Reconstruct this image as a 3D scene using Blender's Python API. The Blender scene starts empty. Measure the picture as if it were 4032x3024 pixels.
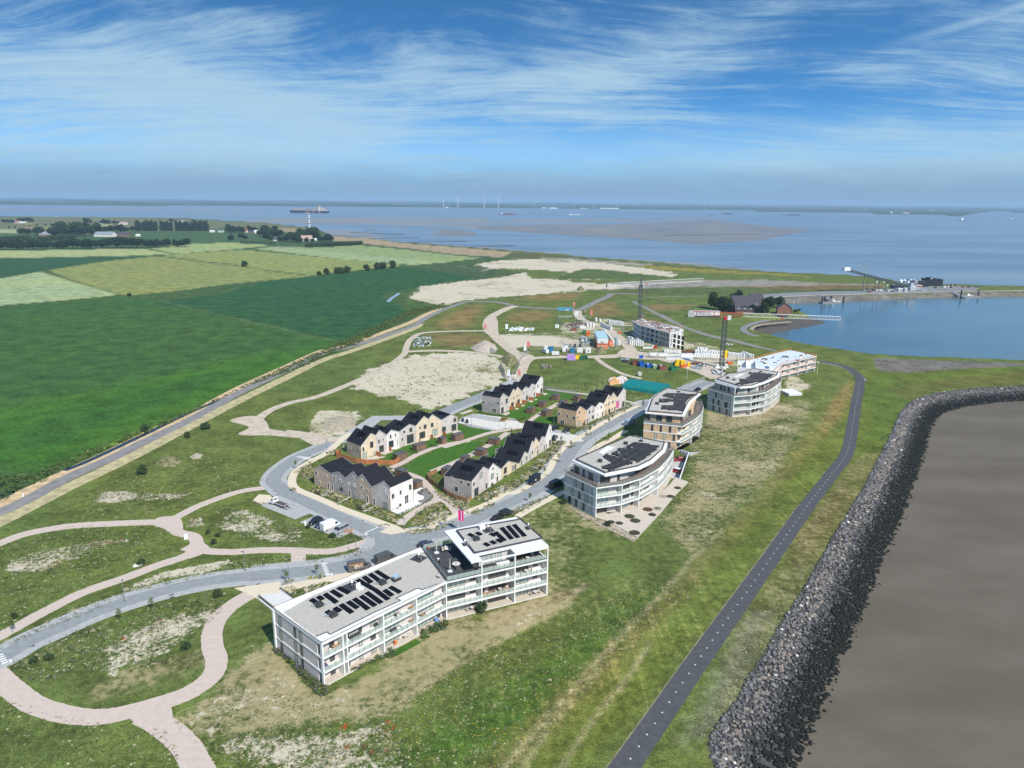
import bpy,bmesh,math,random
import numpy as np
from mathutils import Vector,Matrix
from mathutils.geometry import tessellate_polygon
random.seed(7);rng=np.random.default_rng(7)
SC=bpy.context.scene;COL=SC.collection
# ------------------------------------------------------------ camera
F,CX,CY,H=2850.0,2016.0,1512.0,90.0
PITCH,ROLL=math.atan(722/F),math.atan(.0094)
cp,sp,cr,sr=math.cos(PITCH),math.sin(PITCH),math.cos(ROLL),math.sin(ROLL)
cam=bpy.data.cameras.new('camera');co=bpy.data.objects.new('camera',cam);COL.objects.link(co)
cam.sensor_width=36;cam.lens=36*F/4032;cam.clip_start=1;cam.clip_end=90000
_R,_U,_F=Vector((1,0,0)),Vector((0,sp,cp)),Vector((0,cp,-sp))
_X,_Y,_Z=_R*cr+_U*sr,_U*cr-_R*sr,-_F
co.matrix_world=Matrix(((_X.x,_Y.x,_Z.x,0),(_X.y,_Y.y,_Z.y,0),(_X.z,_Y.z,_Z.z,H),(0,0,0,1)))
SC.camera=co
SC.render.resolution_x,SC.render.resolution_y=1024,768
# ------------------------------------------------------------ light
SUN_EL,SUN_AZ=math.radians(45),math.atan2(.58,-.815)     # azimuth clockwise from +Y
sd=Vector((math.sin(SUN_AZ)*math.cos(SUN_EL),math.cos(SUN_AZ)*math.cos(SUN_EL),math.sin(SUN_EL)))
sl=bpy.data.lights.new('sun','SUN');sl.energy=4.0;sl.angle=math.radians(.5);sl.color=(1,.95,.87)
so=bpy.data.objects.new('sun',sl);COL.objects.link(so);so.rotation_euler=(-sd).to_track_quat('-Z','Y').to_euler()
SC.view_settings.view_transform='Standard';SC.view_settings.look='None'
SC.view_settings.exposure=0.52;SC.view_settings.gamma=1
SC.cycles.max_bounces=6;SC.cycles.transparent_max_bounces=12;SC.cycles.volume_bounces=0

class NT:
    """tiny node-tree writer"""
    def __init__(s,tree):s.t=tree;s.n=tree.nodes;s.l=tree.links
    def node(s,typ,**kw):
        n=s.n.new(typ)
        for k,v in kw.items():
            if k[0]=='_':continue
            setattr(n,k,v)
        return n
    def set(s,sock,v):
        if isinstance(v,bpy.types.NodeSocket):s.l.new(v,sock)
        elif isinstance(v,(tuple,list)) and len(v)==3 and sock.type=='RGBA':sock.default_value=(*v,1)
        else:sock.default_value=v
    def math(s,op,a,b=None,c=None,clamp=False):
        n=s.node('ShaderNodeMath',operation=op);n.use_clamp=clamp
        s.set(n.inputs[0],a)
        if b is not None:s.set(n.inputs[1],b)
        if c is not None:s.set(n.inputs[2],c)
        return n.outputs[0]
    def vmath(s,op,a,b=None):
        n=s.node('ShaderNodeVectorMath',operation=op);s.set(n.inputs[0],a)
        if b is not None:s.set(n.inputs[1],b)
        return n.outputs[0]
    def noise(s,vec,scale,detail=3,rough=.55,dist=0):
        n=s.node('ShaderNodeTexNoise');s.set(n.inputs['Vector'],vec)
        for k,v in (('Scale',scale),('Detail',detail),('Roughness',rough),('Distortion',dist)):s.set(n.inputs[k],v)
        return n.outputs['Fac']
    def ramp(s,f,a,b,o0=0.,o1=1.,smooth=True):
        n=s.node('ShaderNodeMapRange');n.interpolation_type='SMOOTHSTEP' if smooth else 'LINEAR'
        for i,v in enumerate((f,a,b,o0,o1)):s.set(n.inputs[i],v)
        return n.outputs[0]
    def mix(s,f,a,b,mode='MIX'):
        n=s.node('ShaderNodeMix',data_type='RGBA',blend_type=mode)
        s.set(n.inputs[0],f);s.set(n.inputs[6],a);s.set(n.inputs[7],b);return n.outputs[2]
    def scale(s,vec,v3,rot=0):
        n=s.node('ShaderNodeMapping');s.set(n.inputs[0],vec);n.inputs['Rotation'].default_value=(0,0,rot)
        n.inputs['Scale'].default_value=v3;return n.outputs[0]
    def bump(s,h,strength,dist):
        n=s.node('ShaderNodeBump');s.set(n.inputs['Height'],h);n.inputs['Strength'].default_value=strength
        n.inputs['Distance'].default_value=dist;return n.outputs[0]

# ------------------------------------------------------------ world: sky, high thin cloud and a low bank on the horizon
W=bpy.data.worlds.new('World');SC.world=W;W.use_nodes=True
t=NT(W.node_tree);bg=W.node_tree.nodes['Background']
tc=t.node('ShaderNodeTexCoord').outputs['Generated']
sep=t.node('ShaderNodeSeparateXYZ');t.l.new(tc,sep.inputs[0]);dx,dy,dz=sep.outputs
zz=t.math('MAXIMUM',dz,0.0)
lift=t.node('ShaderNodeCombineXYZ');t.l.new(dx,lift.inputs[0]);t.l.new(dy,lift.inputs[1]);t.set(lift.inputs[2],t.math('MULTIPLY_ADD',zz,2.6,.05))
sky=t.node('ShaderNodeTexSky',sky_type='NISHITA');sky.sun_disc=False;sky.sun_elevation=SUN_EL;sky.sun_rotation=SUN_AZ
sky.altitude=90;sky.air_density=1.0;sky.dust_density=.6;sky.ozone_density=3.0
t.l.new(lift.outputs[0],sky.inputs[0])
skyc=t.mix(1.0,sky.outputs[0],(.56,1.28,1.62),'MULTIPLY')
# direction projected on a high layer
inv=t.math('DIVIDE',1.0,t.math('ADD',zz,.13))
pl=t.node('ShaderNodeCombineXYZ');t.set(pl.inputs[0],t.math('MULTIPLY',dx,inv));t.set(pl.inputs[1],t.math('MULTIPLY',dy,inv));P0=pl.outputs[0]
w1=t.noise(P0,.35,3,.5)
warp=t.vmath('ADD',P0,t.vmath('MULTIPLY',t.node('ShaderNodeTexNoise').outputs['Color'],(2.0,2.0,0)))
wn=[n for n in t.n if n.type=='TEX_NOISE'][-1];t.l.new(P0,wn.inputs['Vector']);wn.inputs['Scale'].default_value=.30;wn.inputs['Detail'].default_value=3
ci1=t.noise(t.scale(warp,(.9,.8,1),.35),.85,10,.66)
ci2=t.noise(t.scale(warp,(.42,2.2,1),-.22),1.7,12,.74)
ci3=t.noise(t.scale(warp,(.5,3.2,1),.12),4.5,8,.7)
big=t.noise(t.vmath('ADD',P0,(2.3,-1.7,0)),.42,2,.5)
cl=t.math('ADD',t.math('ADD',t.math('MULTIPLY',ci1,.42),t.math('MULTIPLY',ci2,.40)),t.math('MULTIPLY',ci3,.18))
cl=t.math('ADD',cl,t.ramp(dx,-.55,.30,.035,-.01))
cl=t.math('ADD',cl,t.math('MULTIPLY',t.math('SUBTRACT',big,.5),.5))
topfade=t.ramp(dz,.12,.24,0,.07)            # thinner towards the top
cl=t.ramp(t.math('SUBTRACT',cl,topfade),.395,.60)
veil=t.ramp(dz,.03,.13,.56,.0)
cl=t.math('ADD',t.math('MULTIPLY',cl,t.math('SUBTRACT',.86,veil)),veil)
# a soft contrail high on the right
tr=t.math('ABSOLUTE',t.math('SUBTRACT',t.math('SUBTRACT',dz,.158),t.math('MULTIPLY',t.math('SUBTRACT',dx,.37),.27)))
trn=t.noise(t.scale(tc,(9,9,50)),2,7,.7)
trail=t.math('MULTIPLY',t.ramp(t.math('ADD',tr,t.math('MULTIPLY',t.math('SUBTRACT',trn,.5),.008)),.0,.011,.85,0),t.ramp(dx,.36,.56))
trail=t.math('MULTIPLY',trail,t.ramp(trn,.3,.65,.25,1))
cl=t.math('MAXIMUM',cl,trail)
skyc=t.mix(cl,skyc,(4.1,5.9,7.1))
# low grey blue bank
bn=t.noise(t.scale(tc,(5,5,30)),2.2,6,.6)
edge=t.math('ADD',.034,t.math('MULTIPLY',t.math('SUBTRACT',bn,.5),.030))
bank=t.ramp(t.math('SUBTRACT',dz,edge),-.026,.030,.80,0)
wis=t.math('MULTIPLY',t.ramp(t.noise(t.scale(tc,(10,10,80)),1.6,4,.6),.60,.70),t.ramp(t.math('ABSOLUTE',t.math('SUBTRACT',dz,.027)),.004,.014,.55,0))
skyc=t.mix(t.math('MAXIMUM',bank,wis),skyc,(1.85,2.95,4.3))
t.l.new(skyc,bg.inputs[0]);bg.inputs[1].default_value=.08

# ------------------------------------------------------------ picture coordinates to places on the ground
CR={'Z':(0,0,1.82278),'A':(1000,2000,.5425),'B':(1000,1900,.31645),'C':(1600,1950,.33159),'D':(2150,1650,.30136),
      'E':(2450,1300,.36166),'F':(1150,1550,.33159),'G':(1700,1400,.38427),'H':(1600,1050,.36166),'I':(2200,1050,.36166),
      'J':(2600,1000,.36166),'K':(3200,1000,.37613),'L':(0,780,.45208),'M':(900,780,.45208),'N':(0,1100,.63291),
      'O':(0,1900,.5425),'Q':(0,2500,.72333),'R':(1500,2300,.67812),'S':(2400,1350,.73779),'T':(2900,2200,.51175),
      'U':(1900,740,.96383),'V':(1150,780,.49729),'1':(1220,1780,.22604),'2':(1320,1590,.22604),'3':(1750,1640,.20492),
      '4':(1880,1460,.12658),'5':(2170,1500,.14467),'6':(2500,1500,.18088),'7':(2770,1430,.16275),'8':(2200,1180,.15068),
      '9':(2400,1350,.18083),'b':(2500,1100,.22604),'n':(1020,2350,.24111),'t':(1620,2030,.18087),'f':(1400,2350,.22604),
      'p':(3400,1050,.18083),'e':(2880,1350,.28346),'w':(2440,1220,.23622),'j':(2840,1130,.31496),'q':(3300,1040,.40945),'x':(0,0,1)}
def px(k,x,y):o=CR[k];return (o[0]+x*o[2],o[1]+y*o[2])
def ray(X,Y):
    u,v=(X-CX)/F,-(Y-CY)/F;u2,v2=u*cr-v*sr,u*sr+v*cr
    return (u2,cp+v2*sp,-sp+v2*cp)
def g(k,x,y,z=0.0):
    d=ray(*px(k,x,y));q=(z-H)/d[2];return Vector((d[0]*q,d[1]*q,z))
def gs(spec,z=0.0):
    """'K x,y x,y ... L x,y' -> ground points"""
    out=[];k=None
    for w in spec.split():
        if ',' in w:a,b=w.split(',');out.append(g(k,float(a),float(b),z))
        else:k=w
    return out
def vplane(a,b,k,x,y):
    """point of the vertical plane through ground points a, b seen at a picture place: (distance along ab, height)"""
    d=Vector(ray(*px(k,x,y)));n=Vector((b.y-a.y,a.x-b.x,0));o=Vector((0,0,H))
    q=(a-o).dot(n)/d.dot(n);p=o+d*q;e=(b-a).normalized();return (p-a).dot(e),p.z

# ------------------------------------------------------------ materials
MATS={}
def mat(name,col,rough=.8,var=.15,sc=1.0,spec=.3,metal=0,bump=0,sc3=None,alpha=1,emis=None,col2=None):
    if name in MATS:return MATS[name]
    m=bpy.data.materials.new(name);m.use_nodes=True;t=NT(m.node_tree);b=m.node_tree.nodes['Principled BSDF']
    if var or col2:
        pos=t.node('ShaderNodeNewGeometry').outputs['Position']
        if sc3:pos=t.scale(pos,sc3)
        n1=t.noise(pos,sc,5,.6)
        if col2:c=t.mix(t.ramp(n1,.38,.62),col,col2)
        else:c=t.mix(1.0,col,t.node('ShaderNodeMix').outputs[0],'MULTIPLY')if False else t.mix(t.ramp(n1,.3,.7),tuple(v*(1-var) for v in col),tuple(min(1,v*(1+var)) for v in col))
        t.set(b.inputs['Base Color'],c)
        if bump:t.l.new(t.bump(n1,.6,bump),b.inputs['Normal'])
    else:b.inputs['Base Color'].default_value=(*col,1)
    b.inputs['Roughness'].default_value=rough;b.inputs['Specular IOR Level'].default_value=spec;b.inputs['Metallic'].default_value=metal
    if alpha<1:b.inputs['Alpha'].default_value=alpha
    MATS[name]=m;return m
# ------------------------------------------------------------ mesh builder
class MB:
    def __init__(s):s.v=[];s.f=[];s.m=[]
    def face(s,pts,m=0):
        i=len(s.v);s.v+=[tuple(p) for p in pts];s.f.append(tuple(range(i,i+len(pts))));s.m.append(m);return s
    def box(s,c,d,rz=0.0,m=0,top=1.0,x=None):
        """centre of the base c, size d, turned rz; top = taper"""
        i=len(s.v);ca,sa=math.cos(rz),math.sin(rz)
        for k in (0,1):
            q=top if k else 1
            for a,b in ((-1,-1),(1,-1),(1,1),(-1,1)):
                lx,ly=a*d[0]/2*q,b*d[1]/2*q
                s.v.append((c[0]+lx*ca-ly*sa,c[1]+lx*sa+ly*ca,c[2]+k*d[2]))
        for f in ((3,2,1,0),(4,5,6,7),(0,1,5,4),(1,2,6,5),(2,3,7,6),(3,0,4,7)):
            s.f.append(tuple(i+j for j in f));s.m.append(m)
        return s
    def bar(s,a,b,w,h=None,m=0):
        a,b=Vector(a),Vector(b);h=h or w;d=(b-a)
        if d.length<1e-6:return s
        d.normalize();up=Vector((0,0,1)) if abs(d.z)<.95 else Vector((1,0,0))
        r=d.cross(up).normalized()*w/2;u=r.cross(d).normalized()*h/2;i=len(s.v)
        for p in (a,b):
            for q in (-r-u,r-u,r+u,-r+u):s.v.append(tuple(p+q))
        for f in ((3,2,1,0),(4,5,6,7),(0,1,5,4),(1,2,6,5),(2,3,7,6),(3,0,4,7)):
            s.f.append(tuple(i+j for j in f));s.m.append(m)
        return s
    def cyl(s,a,b,r0,r1=None,n=8,m=0,caps=True):
        a,b=Vector(a),Vector(b);r1=r0 if r1 is None else r1;d=(b-a).normalized()
        up=Vector((0,0,1)) if abs(d.z)<.95 else Vector((1,0,0));r=d.cross(up).normalized();u=r.cross(d);i=len(s.v)
        for p,q in ((a,r0),(b,r1)):
            for k in range(n):
                w=2*math.pi*k/n;s.v.append(tuple(p+(r*math.cos(w)+u*math.sin(w))*q))
        for k in range(n):
            j=(k+1) % n;s.f.append((i+k,i+j,i+n+j,i+n+k));s.m.append(m)
        if caps:s.f.append(tuple(i+k for k in range(n))[::-1]);s.f.append(tuple(i+n+k for k in range(n)));s.m+=[m,m]
        return s
    def prism(s,poly,z0,z1,m=0,mt=None,mb=True):
        """vertical prism over a polygon (any winding)"""
        p=[(q[0],q[1]) for q in poly]
        ar=sum(p[i-1][0]*p[i][1]-p[i][0]*p[i-1][1] for i in range(len(p)))
        if ar<0:p=p[::-1]
        n=len(p);i=len(s.v);s.v+=[(x,y,z0) for x,y in p]+[(x,y,z1) for x,y in p]
        for k in range(n):
            j=(k+1) % n;s.f.append((i+k,i+j,i+n+j,i+n+k));s.m.append(m)
        tri=tessellate_polygon([[Vector((x,y,0)) for x,y in p]])
        for a,b,c in tri:
            A,B,C_=(Vector((*p[q],0)) for q in (a,b,c))
            if (B-A).cross(C_-A).z<0:b,c=c,b
            s.f.append((i+n+a,i+n+b,i+n+c));s.m.append(m if mt is None else mt)
            if mb:s.f.append((i+c,i+b,i+a));s.m.append(m)
        return s
    def extr(s,prof,a,ex,ey,ez,w,m=0):
        """profile [(y,z)] extruded by w along ex from a"""
        i=len(s.v);n=len(prof);a=Vector(a)
        for k in (0,w):
            for y,z in prof:s.v.append(tuple(a+ex*k+ey*y+ez*z))
        for k in range(n):
            j=(k+1) % n;s.f.append((i+k,i+j,i+n+j,i+n+k));s.m.append(m)
        s.f.append(tuple(i+k for k in range(n))[::-1]);s.f.append(tuple(i+n+k for k in range(n)));s.m+=[m,m]
        return s
    def mesh(s,name,mats):
        me=bpy.data.meshes.new(name);me.from_pydata(s.v,[],s.f)
        for q in (mats if isinstance(mats,(list,tuple)) else [mats]):me.materials.append(q)
        if any(s.m):me.polygons.foreach_set('material_index',s.m)
        bm=bmesh.new();bm.from_mesh(me);bmesh.ops.recalc_face_normals(bm,faces=bm.faces);bm.to_mesh(me);bm.free()
        me.update();return me
    def obj(s,name,mats,parent=None):return link(name,s.mesh(name,mats),parent)
def link(name,me,parent=None,mw=None):
    o=bpy.data.objects.new(name,me);COL.objects.link(o)
    if parent:o.parent=parent
    if mw is not None:o.matrix_local=mw
    return o
def tag(o,label=None,cat=None,group=None,kind=None):
    for k,v in (('label',label),('category',cat),('group',group),('kind',kind)):
        if v:o[k]=v
    return o
def empty(name,loc,rz,label,cat,group=None):
    o=bpy.data.objects.new(name,None);COL.objects.link(o);o.location=loc;o.rotation_euler=(0,0,rz);o.empty_display_size=.5
    return tag(o,label,cat,group)
def copy_tree(o,loc=None,rz=None,label=None,parent=None,group=None):
    c=o.copy();COL.objects.link(c);c.parent=parent
    if loc is not None:c.location=loc
    if rz is not None:c.rotation_euler=(0,0,rz)
    if label:c['label']=label
    if group:c['group']=group
    for ch in list(o.children):copy_tree(ch,parent=c)
    return c
def smooth(pts,n=6,closed=False):
    """Catmull-Rom through the points"""
    out=[];m=len(pts)
    rngi=range(m if closed else m-1)
    for i in rngi:
        p=[pts[(i+k) % m] if closed else pts[min(max(i+k,0),m-1)] for k in (-1,0,1,2)]
        for j in range(n):
            q=j/n
            out.append(.5*((2*p[1])+(p[2]-p[0])*q+(2*p[0]-5*p[1]+4*p[2]-p[3])*q*q+(3*p[1]-p[0]-3*p[2]+p[3])*q**3))
    if not closed:out.append(pts[-1])
    return out
_ZK=[0]
def sheet(name,pts,z,m,kind='structure',thick=None,sm=0,parent=None,closed=True):
    _ZK[0]+=.0006;z+=_ZK[0]
    if sm:pts=smooth(pts,sm,True)
    b=MB();b.prism(pts,z-(thick or .3),z,mb=False);o=b.obj(name,m,parent)
    if kind and not parent:o['kind']=kind
    return o
def ribbon(name,pts,w,z,m,sm=5,kind='structure',w2=None,h=None,parent=None):
    """flat band of width w (m) along ground points"""
    _ZK[0]+=.0006;z+=_ZK[0]
    keep=[pts[0]]
    for i in range(1,len(pts)):            # drop points that double back where two readings meet
        if len(pts)>4 and (pts[i]-keep[-1]).length<.45*w:continue
        if len(keep)>1 and (pts[i]-keep[-1]).dot(keep[-1]-keep[-2])<=.25*(pts[i]-keep[-1]).length*(keep[-1]-keep[-2]).length:continue
        keep.append(pts[i])
    nat=m.name in ('pink_gravel','dirt_track','mown_verge','pale_mown_verge');jr=random.Random(len(pts)*7)
    q=smooth(keep,sm*3 if nat else sm) if sm else keep;b=MB();L=[]
    for i,p in enumerate(q):
        d=(q[min(i+1,len(q)-1)]-q[max(i-1,0)]);d.z=0;d.normalize();nrm=Vector((-d.y,d.x,0))
        ww=w if w2 is None else w+(w2-w)*i/(len(q)-1)
        L.append((p+nrm*(ww/2+(jr.gauss(0,.045) if nat else 0)),p-nrm*(ww/2+(jr.gauss(0,.045) if nat else 0))))
    hh=h or .25
    for (a,c),(a2,c2) in zip(L,L[1:]):
        A,B_,C_,D_=[Vector((v.x,v.y,z)) for v in (a,c,c2,a2)];dn=Vector((0,0,hh))
        b.face([A,B_,C_,D_]);b.face([B_,B_-dn,C_-dn,C_]);b.face([D_,D_-dn,A-dn,A])
    a,c=L[0];A,B_=Vector((a.x,a.y,z)),Vector((c.x,c.y,z));b.face([A,A-dn,B_-dn,B_])
    a,c=L[-1];A,B_=Vector((a.x,a.y,z)),Vector((c.x,c.y,z));b.face([B_,B_-dn,A-dn,A])
    me=b.mesh(name,m);bm=bmesh.new();bm.from_mesh(me);bmesh.ops.remove_doubles(bm,verts=bm.verts,dist=1e-4);bm.to_mesh(me);bm.free()
    o=link(name,me,parent)
    if kind and not parent:o['kind']=kind
    return o
# ------------------------------------------------------------ water bodies (edge of the water at z = -4) and the land's height
WZ=-4.0
BAY=gs('T 330,1700 370,1610 480,1440 560,1220 650,1040 740,800 860,560 1000,230 1090,0 S 1560,880 1600,760 1640,650 1670,560 1700,450 1735,395 1790,362 1900,335 2050,315 2212,305 2600,290',WZ)+[Vector((900,200,WZ)),Vector((700,40,WZ)),Vector((80,40,WZ))]
BASIN=gs('K 2700,1150 2212,1145 1300,1110 900,1098 600,1078 300,1030 0,983 J 1550,1000 1400,955 1250,915 1150,890 1050,860 990,820 1010,770 1150,735 1400,712 1620,690 1560,640 1420,610 1350,565 1390,535 1700,528 2212,505 K 1000,462 1600,450 2212,440 2700,436',WZ)
SHORE='x -2500,790 -600,808 L 0,162 800,162 1400,170 1750,185 2212,213 M 300,213 500,238 690,256 760,262 830,300 900,328 V 560,320 900,356 1350,392 1750,424 1900,436 2212,458 U 400,286 550,296 760,312 1000,334 J 700,175 1300,215 1700,232 2150,250 K 350,238 560,252 900,288 1000,330 1300,330 1500,338 1750,345 2212,350 3300,345'
_s=gs(SHORE,WZ)
FAR=gs('x 6500,872 4032,838 3920,833 3860,838 3790,850 3650,847 3500,842 3200,836 2700,825.5 1900,817.5 1000,811 0,806.5 -2500,784',WZ)
SEA=_s+FAR
PIT=np.array([(q[0],q[1]) for q in gs('D 1640,764 1745,790 1866,440')]+[(63.4,256.1),(50,261),(40,240),(54,229.6)])
def arr(p):return np.array([(q[0],q[1]) for q in p])
def sdist(P,poly,closed=True):
    """distance to the outline; negative inside"""
    n=len(poly);d=np.full(len(P),1e18);ins=np.zeros(len(P),bool)
    for i in range(n if closed else n-1):
        a,b=poly[i],poly[(i+1) % n];e=b-a;L=(e**2).sum()+1e-12
        w=P-a;t_=np.clip((w@e)/L,0,1);q=w-t_[:,None]*e;d=np.minimum(d,(q**2).sum(1))
        if closed:
            c=(a[1]>P[:,1]) != (b[1]>P[:,1])
            with np.errstate(all='ignore'):xx=a[0]+(P[:,1]-a[1])*e[0]/np.where(e[1]==0,1e-12,e[1])
            ins ^= c & (P[:,0]<xx)
    d=np.sqrt(d);return np.where(ins,-d,d) if closed else d
_BODY=[(arr(BAY),11.5),(arr(BASIN),9.0),(arr(SEA),14.0)]
def hz(P):
    z=np.zeros(len(P))
    for poly,w in _BODY:
        lo,hi=poly.min(0)-w-5,poly.max(0)+w+5;k=np.where(((P>lo) & (P<hi)).all(1))[0]
        if len(k)==0:continue
        d=sdist(P[k],poly);q=np.where(d>0,-4.0*np.clip(1-d/w,0,1),-4.0-np.minimum(-d*.12,3))
        z[k]=np.minimum(z[k],q)
    k=np.where((np.abs(P[:,0]-60)<30) & (np.abs(P[:,1]-245)<30))[0]
    if len(k):z[k]=np.where(sdist(P[k],PIT)<0,-3.0,z[k])
    return z
_PIT=None
def hz1(p):return float(hz(np.array([[p[0],p[1]]]))[0])
def wig(P,s,sd_=0):
    x,y=P[:,0]*s,P[:,1]*s
    return (np.sin(x*1.3+y*.7+sd_)+np.sin(-x*.9+y*1.7+1.3+sd_*2)+.6*np.sin(x*2.9+y*2.1+sd_*3)+.6*np.sin(x*3.1-y*3.3+2+sd_)+.4*np.sin(x*6.1+y*5.3)+.4*np.sin(5.7*x-6.9*y))/4
# ------------------------------------------------------------ ground sheet, spacing growing with distance
NR,NC=880,900
inv_y=np.linspace(1/62.,1/46000.,NR);yy=1/inv_y
uu=np.linspace(-1.32,1.32,NC)
Yg=np.repeat(yy,NC);Xg=(yy[:,None]*uu[None,:]).ravel();PG=np.stack([Xg,Yg],1)
ZG=hz(PG)
cover=np.tile(np.array([.098,.130,.034]),(len(PG),1));mask=np.zeros((len(PG),3))
def paint(spec,col=None,blur=1.0,edge=0.,m=None,line=None,k=1.0,closed=True):
    poly=arr(gs(spec));pad=(line or 0)+blur*2+abs(edge)*2+2
    lo,hi=poly.min(0)-pad,poly.max(0)+pad;ix=np.where(((PG>lo) & (PG<hi)).all(1))[0]
    if len(ix)==0:return
    Q=PG[ix];d=sdist(Q,poly) if line is None else sdist(Q,poly,False)-line/2
    if edge:d=d+edge*wig(Q,1.8/max(abs(edge),1),len(spec))
    w=np.clip(.5-d/(2*blur),0,1)*k
    w=w*w*(3-2*w) if k==1 else w
    if col is not None:cover[ix]=cover[ix]*(1-w[:,None])+np.array(col)*w[:,None]
    for c,v in (m or {}).items():j='sdk'.index(c);mask[ix,j]=mask[ix,j]*(1-w)+v*w
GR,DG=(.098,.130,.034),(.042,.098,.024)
# polder on the left, the far salt marsh and everything beyond the water
paint('Z -900,1600 -900,450 0,450 1100,460 1100,560 1000,640 N 2212,415 1500,690 900,985 420,1215 0,1400 -600,1700',(.050,.092,.030),3)
paint('L -1200,160 800,160 1400,168 2212,212 M 300,212 760,262 420,275 0,248 L 1800,285 0,285 -1200,290',(.125,.135,.060),6,6)
paint('L -1200,345 0,345 400,375 1250,405 1690,400 2212,385 2212,315 1200,285 640,330 0,300 -1200,300',(.050,.100,.036),4)
paint('L 340,264 600,245 860,228 1060,236 850,250 430,270',(.29,.31,.15),3)
paint('L -900,275 180,275 165,306 -900,310',(.28,.31,.16),3);paint('L 215,218 365,220 360,226 230,226',(.36,.33,.08),2)
paint('M 420,262 700,262 640,300 470,300',(.26,.22,.12),3)
paint('L -1500,470 0,460 1240,440 1480,484 1250,500 0,524 -1500,545',(.29,.33,.15),3)
paint('L 1320,440 1690,398 2050,386 M 0,388 390,412 0,450 L 1530,486',(.26,.31,.13),3)
paint('L -1500,560 0,530 1240,502 900,545 380,630 0,690 -1500,950',(.030,.080,.034),2)
paint('L -1500,960 0,700 350,640 600,712 950,816 N 735,97 400,130 0,162 -1200,250',(.27,.33,.17),1.5)
paint('L 415,627 900,552 1370,505 1800,562 2212,606 M 350,638 735,678 0,747 L 1600,802 N 830,97 760,98 L 960,814 640,718',(.195,.225,.075),1.5)
paint('L 1385,498 2212,440 M 100,448 735,506 1550,582 1060,634 735,672 350,630 0,572 L 2212,598 1800,552',(.205,.240,.080),1.5)
paint('M 210,443 400,422 700,425 1150,412 1620,455 2212,524 1620,584 1000,534 500,474',(.215,.275,.120),2)
paint('M 300,440 420,425 1200,500 1900,560 1620,582 1000,532 500,472',(.255,.315,.165),3)
paint('M 670,432 900,425 1180,405 1150,392 700,405 620,415 200,385 0,375 0,385 400,412',(.045,.095,.040),2)
# field one, brighter green on its near side with a soft edge, and field two
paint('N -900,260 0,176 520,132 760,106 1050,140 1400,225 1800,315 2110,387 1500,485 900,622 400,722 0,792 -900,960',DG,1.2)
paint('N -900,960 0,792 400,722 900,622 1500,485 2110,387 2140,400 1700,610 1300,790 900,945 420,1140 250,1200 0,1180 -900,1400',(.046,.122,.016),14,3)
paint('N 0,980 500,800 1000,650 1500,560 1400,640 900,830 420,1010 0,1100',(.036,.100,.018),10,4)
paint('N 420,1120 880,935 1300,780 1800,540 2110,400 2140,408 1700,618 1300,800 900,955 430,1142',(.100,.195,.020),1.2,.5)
paint('Z 330,655 480,634 M 380,717 735,682 1060,640 1500,602 V 960,552 1250,560 1500,590 1560,612 1300,655 1050,700 750,744 Z 822,640 850,655 878,672 735,739 560,700 430,673',(.026,.080,.028),1.2)
paint('Z 735,740 850,700 880,676 862,690 745,748',(.10,.17,.03),1)
paint('V 940,545 1200,540 1600,560 1850,600 1830,625 1500,640 1300,600 1000,555',(.055,.085,.035),4,4)
paint('V 1230,525 1600,560 1500,590 1250,545',m={'s':.45},blur=4,edge=3)
# dike, beach and marsh along the estuary
paint('M 880,330 1250,350 V 900,358 1400,395 1745,428 1660,470 1300,447 950,402 600,366 M 1150,388 920,372',(.295,.235,.150),3,2)
paint('V 600,366 950,402 1300,447 1620,470 1600,480 1300,455 950,412 560,374',(.045,.070,.030),2)
paint('V 1745,428 1900,436 2212,460 U 550,298 1000,335 1300,350 1250,345 900,335 500,303 290,287 V 2212,500 1960,482 1680,472',(.085,.095,.042),2)
paint('U 560,307 760,322 1000,338 1250,352 1350,365 1180,356 900,345 700,330',(.21,.185,.035),3,3)
paint('U 240,283 400,290 700,312 640,318 400,303 240,295',(.25,.24,.19),3,3)
paint('U 560,385 700,400 1100,405 1650,410 1640,395 1250,385 1000,375 780,380',(.24,.225,.185),3,2)
paint('U 350,405 640,385 940,385 1180,392 700,410 480,412',(.235,.222,.19),2,2)
paint('U 460,430 640,415 1000,410 1500,400 1640,395 1640,412 1440,428 1100,432 800,440',(.080,.105,.036),2)
paint('U 1000,405 1500,395 1640,400 1640,410 1300,415',(.15,.105,.05),2,2)
SAND=(.43,.385,.29)
paint('V 1440,525 1600,497 1850,478 2000,486 2212,505 U 300,288 500,305 790,345 780,365 640,352 450,330 330,355 V 2212,590 1900,565 1600,560',(.20,.20,.10),3,6,{'s':.74})
paint('H 30,330 160,215 480,170 900,130 1300,60 1350,120 1700,140 2212,140 I 0,155 600,190 1000,205 560,250 380,245 H 1900,270 1300,310 830,350 560,380 420,430 180,390 20,355',(.20,.20,.10),3,6,{'s':.74})
paint('H 0,340 60,330 200,400 400,430 560,390 520,440 300,480 0,560',(.06,.105,.03),2,2)
paint('H 620,250 700,270 700,350 480,400 330,290',m={'s':.72},blur=5,edge=3)
paint('I 300,20 700,60 1100,100 1000,125 500,125 0,140 0,100',(.075,.11,.035),2,4,{'s':.2})
paint('I 260,230 520,190 900,180 1300,160 1700,150 J 600,290 1100,280 1500,300 1800,330 1100,345 550,360 I 1600,190 1000,235 600,250 300,255',(.225,.215,.185),1.5,2)
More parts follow.
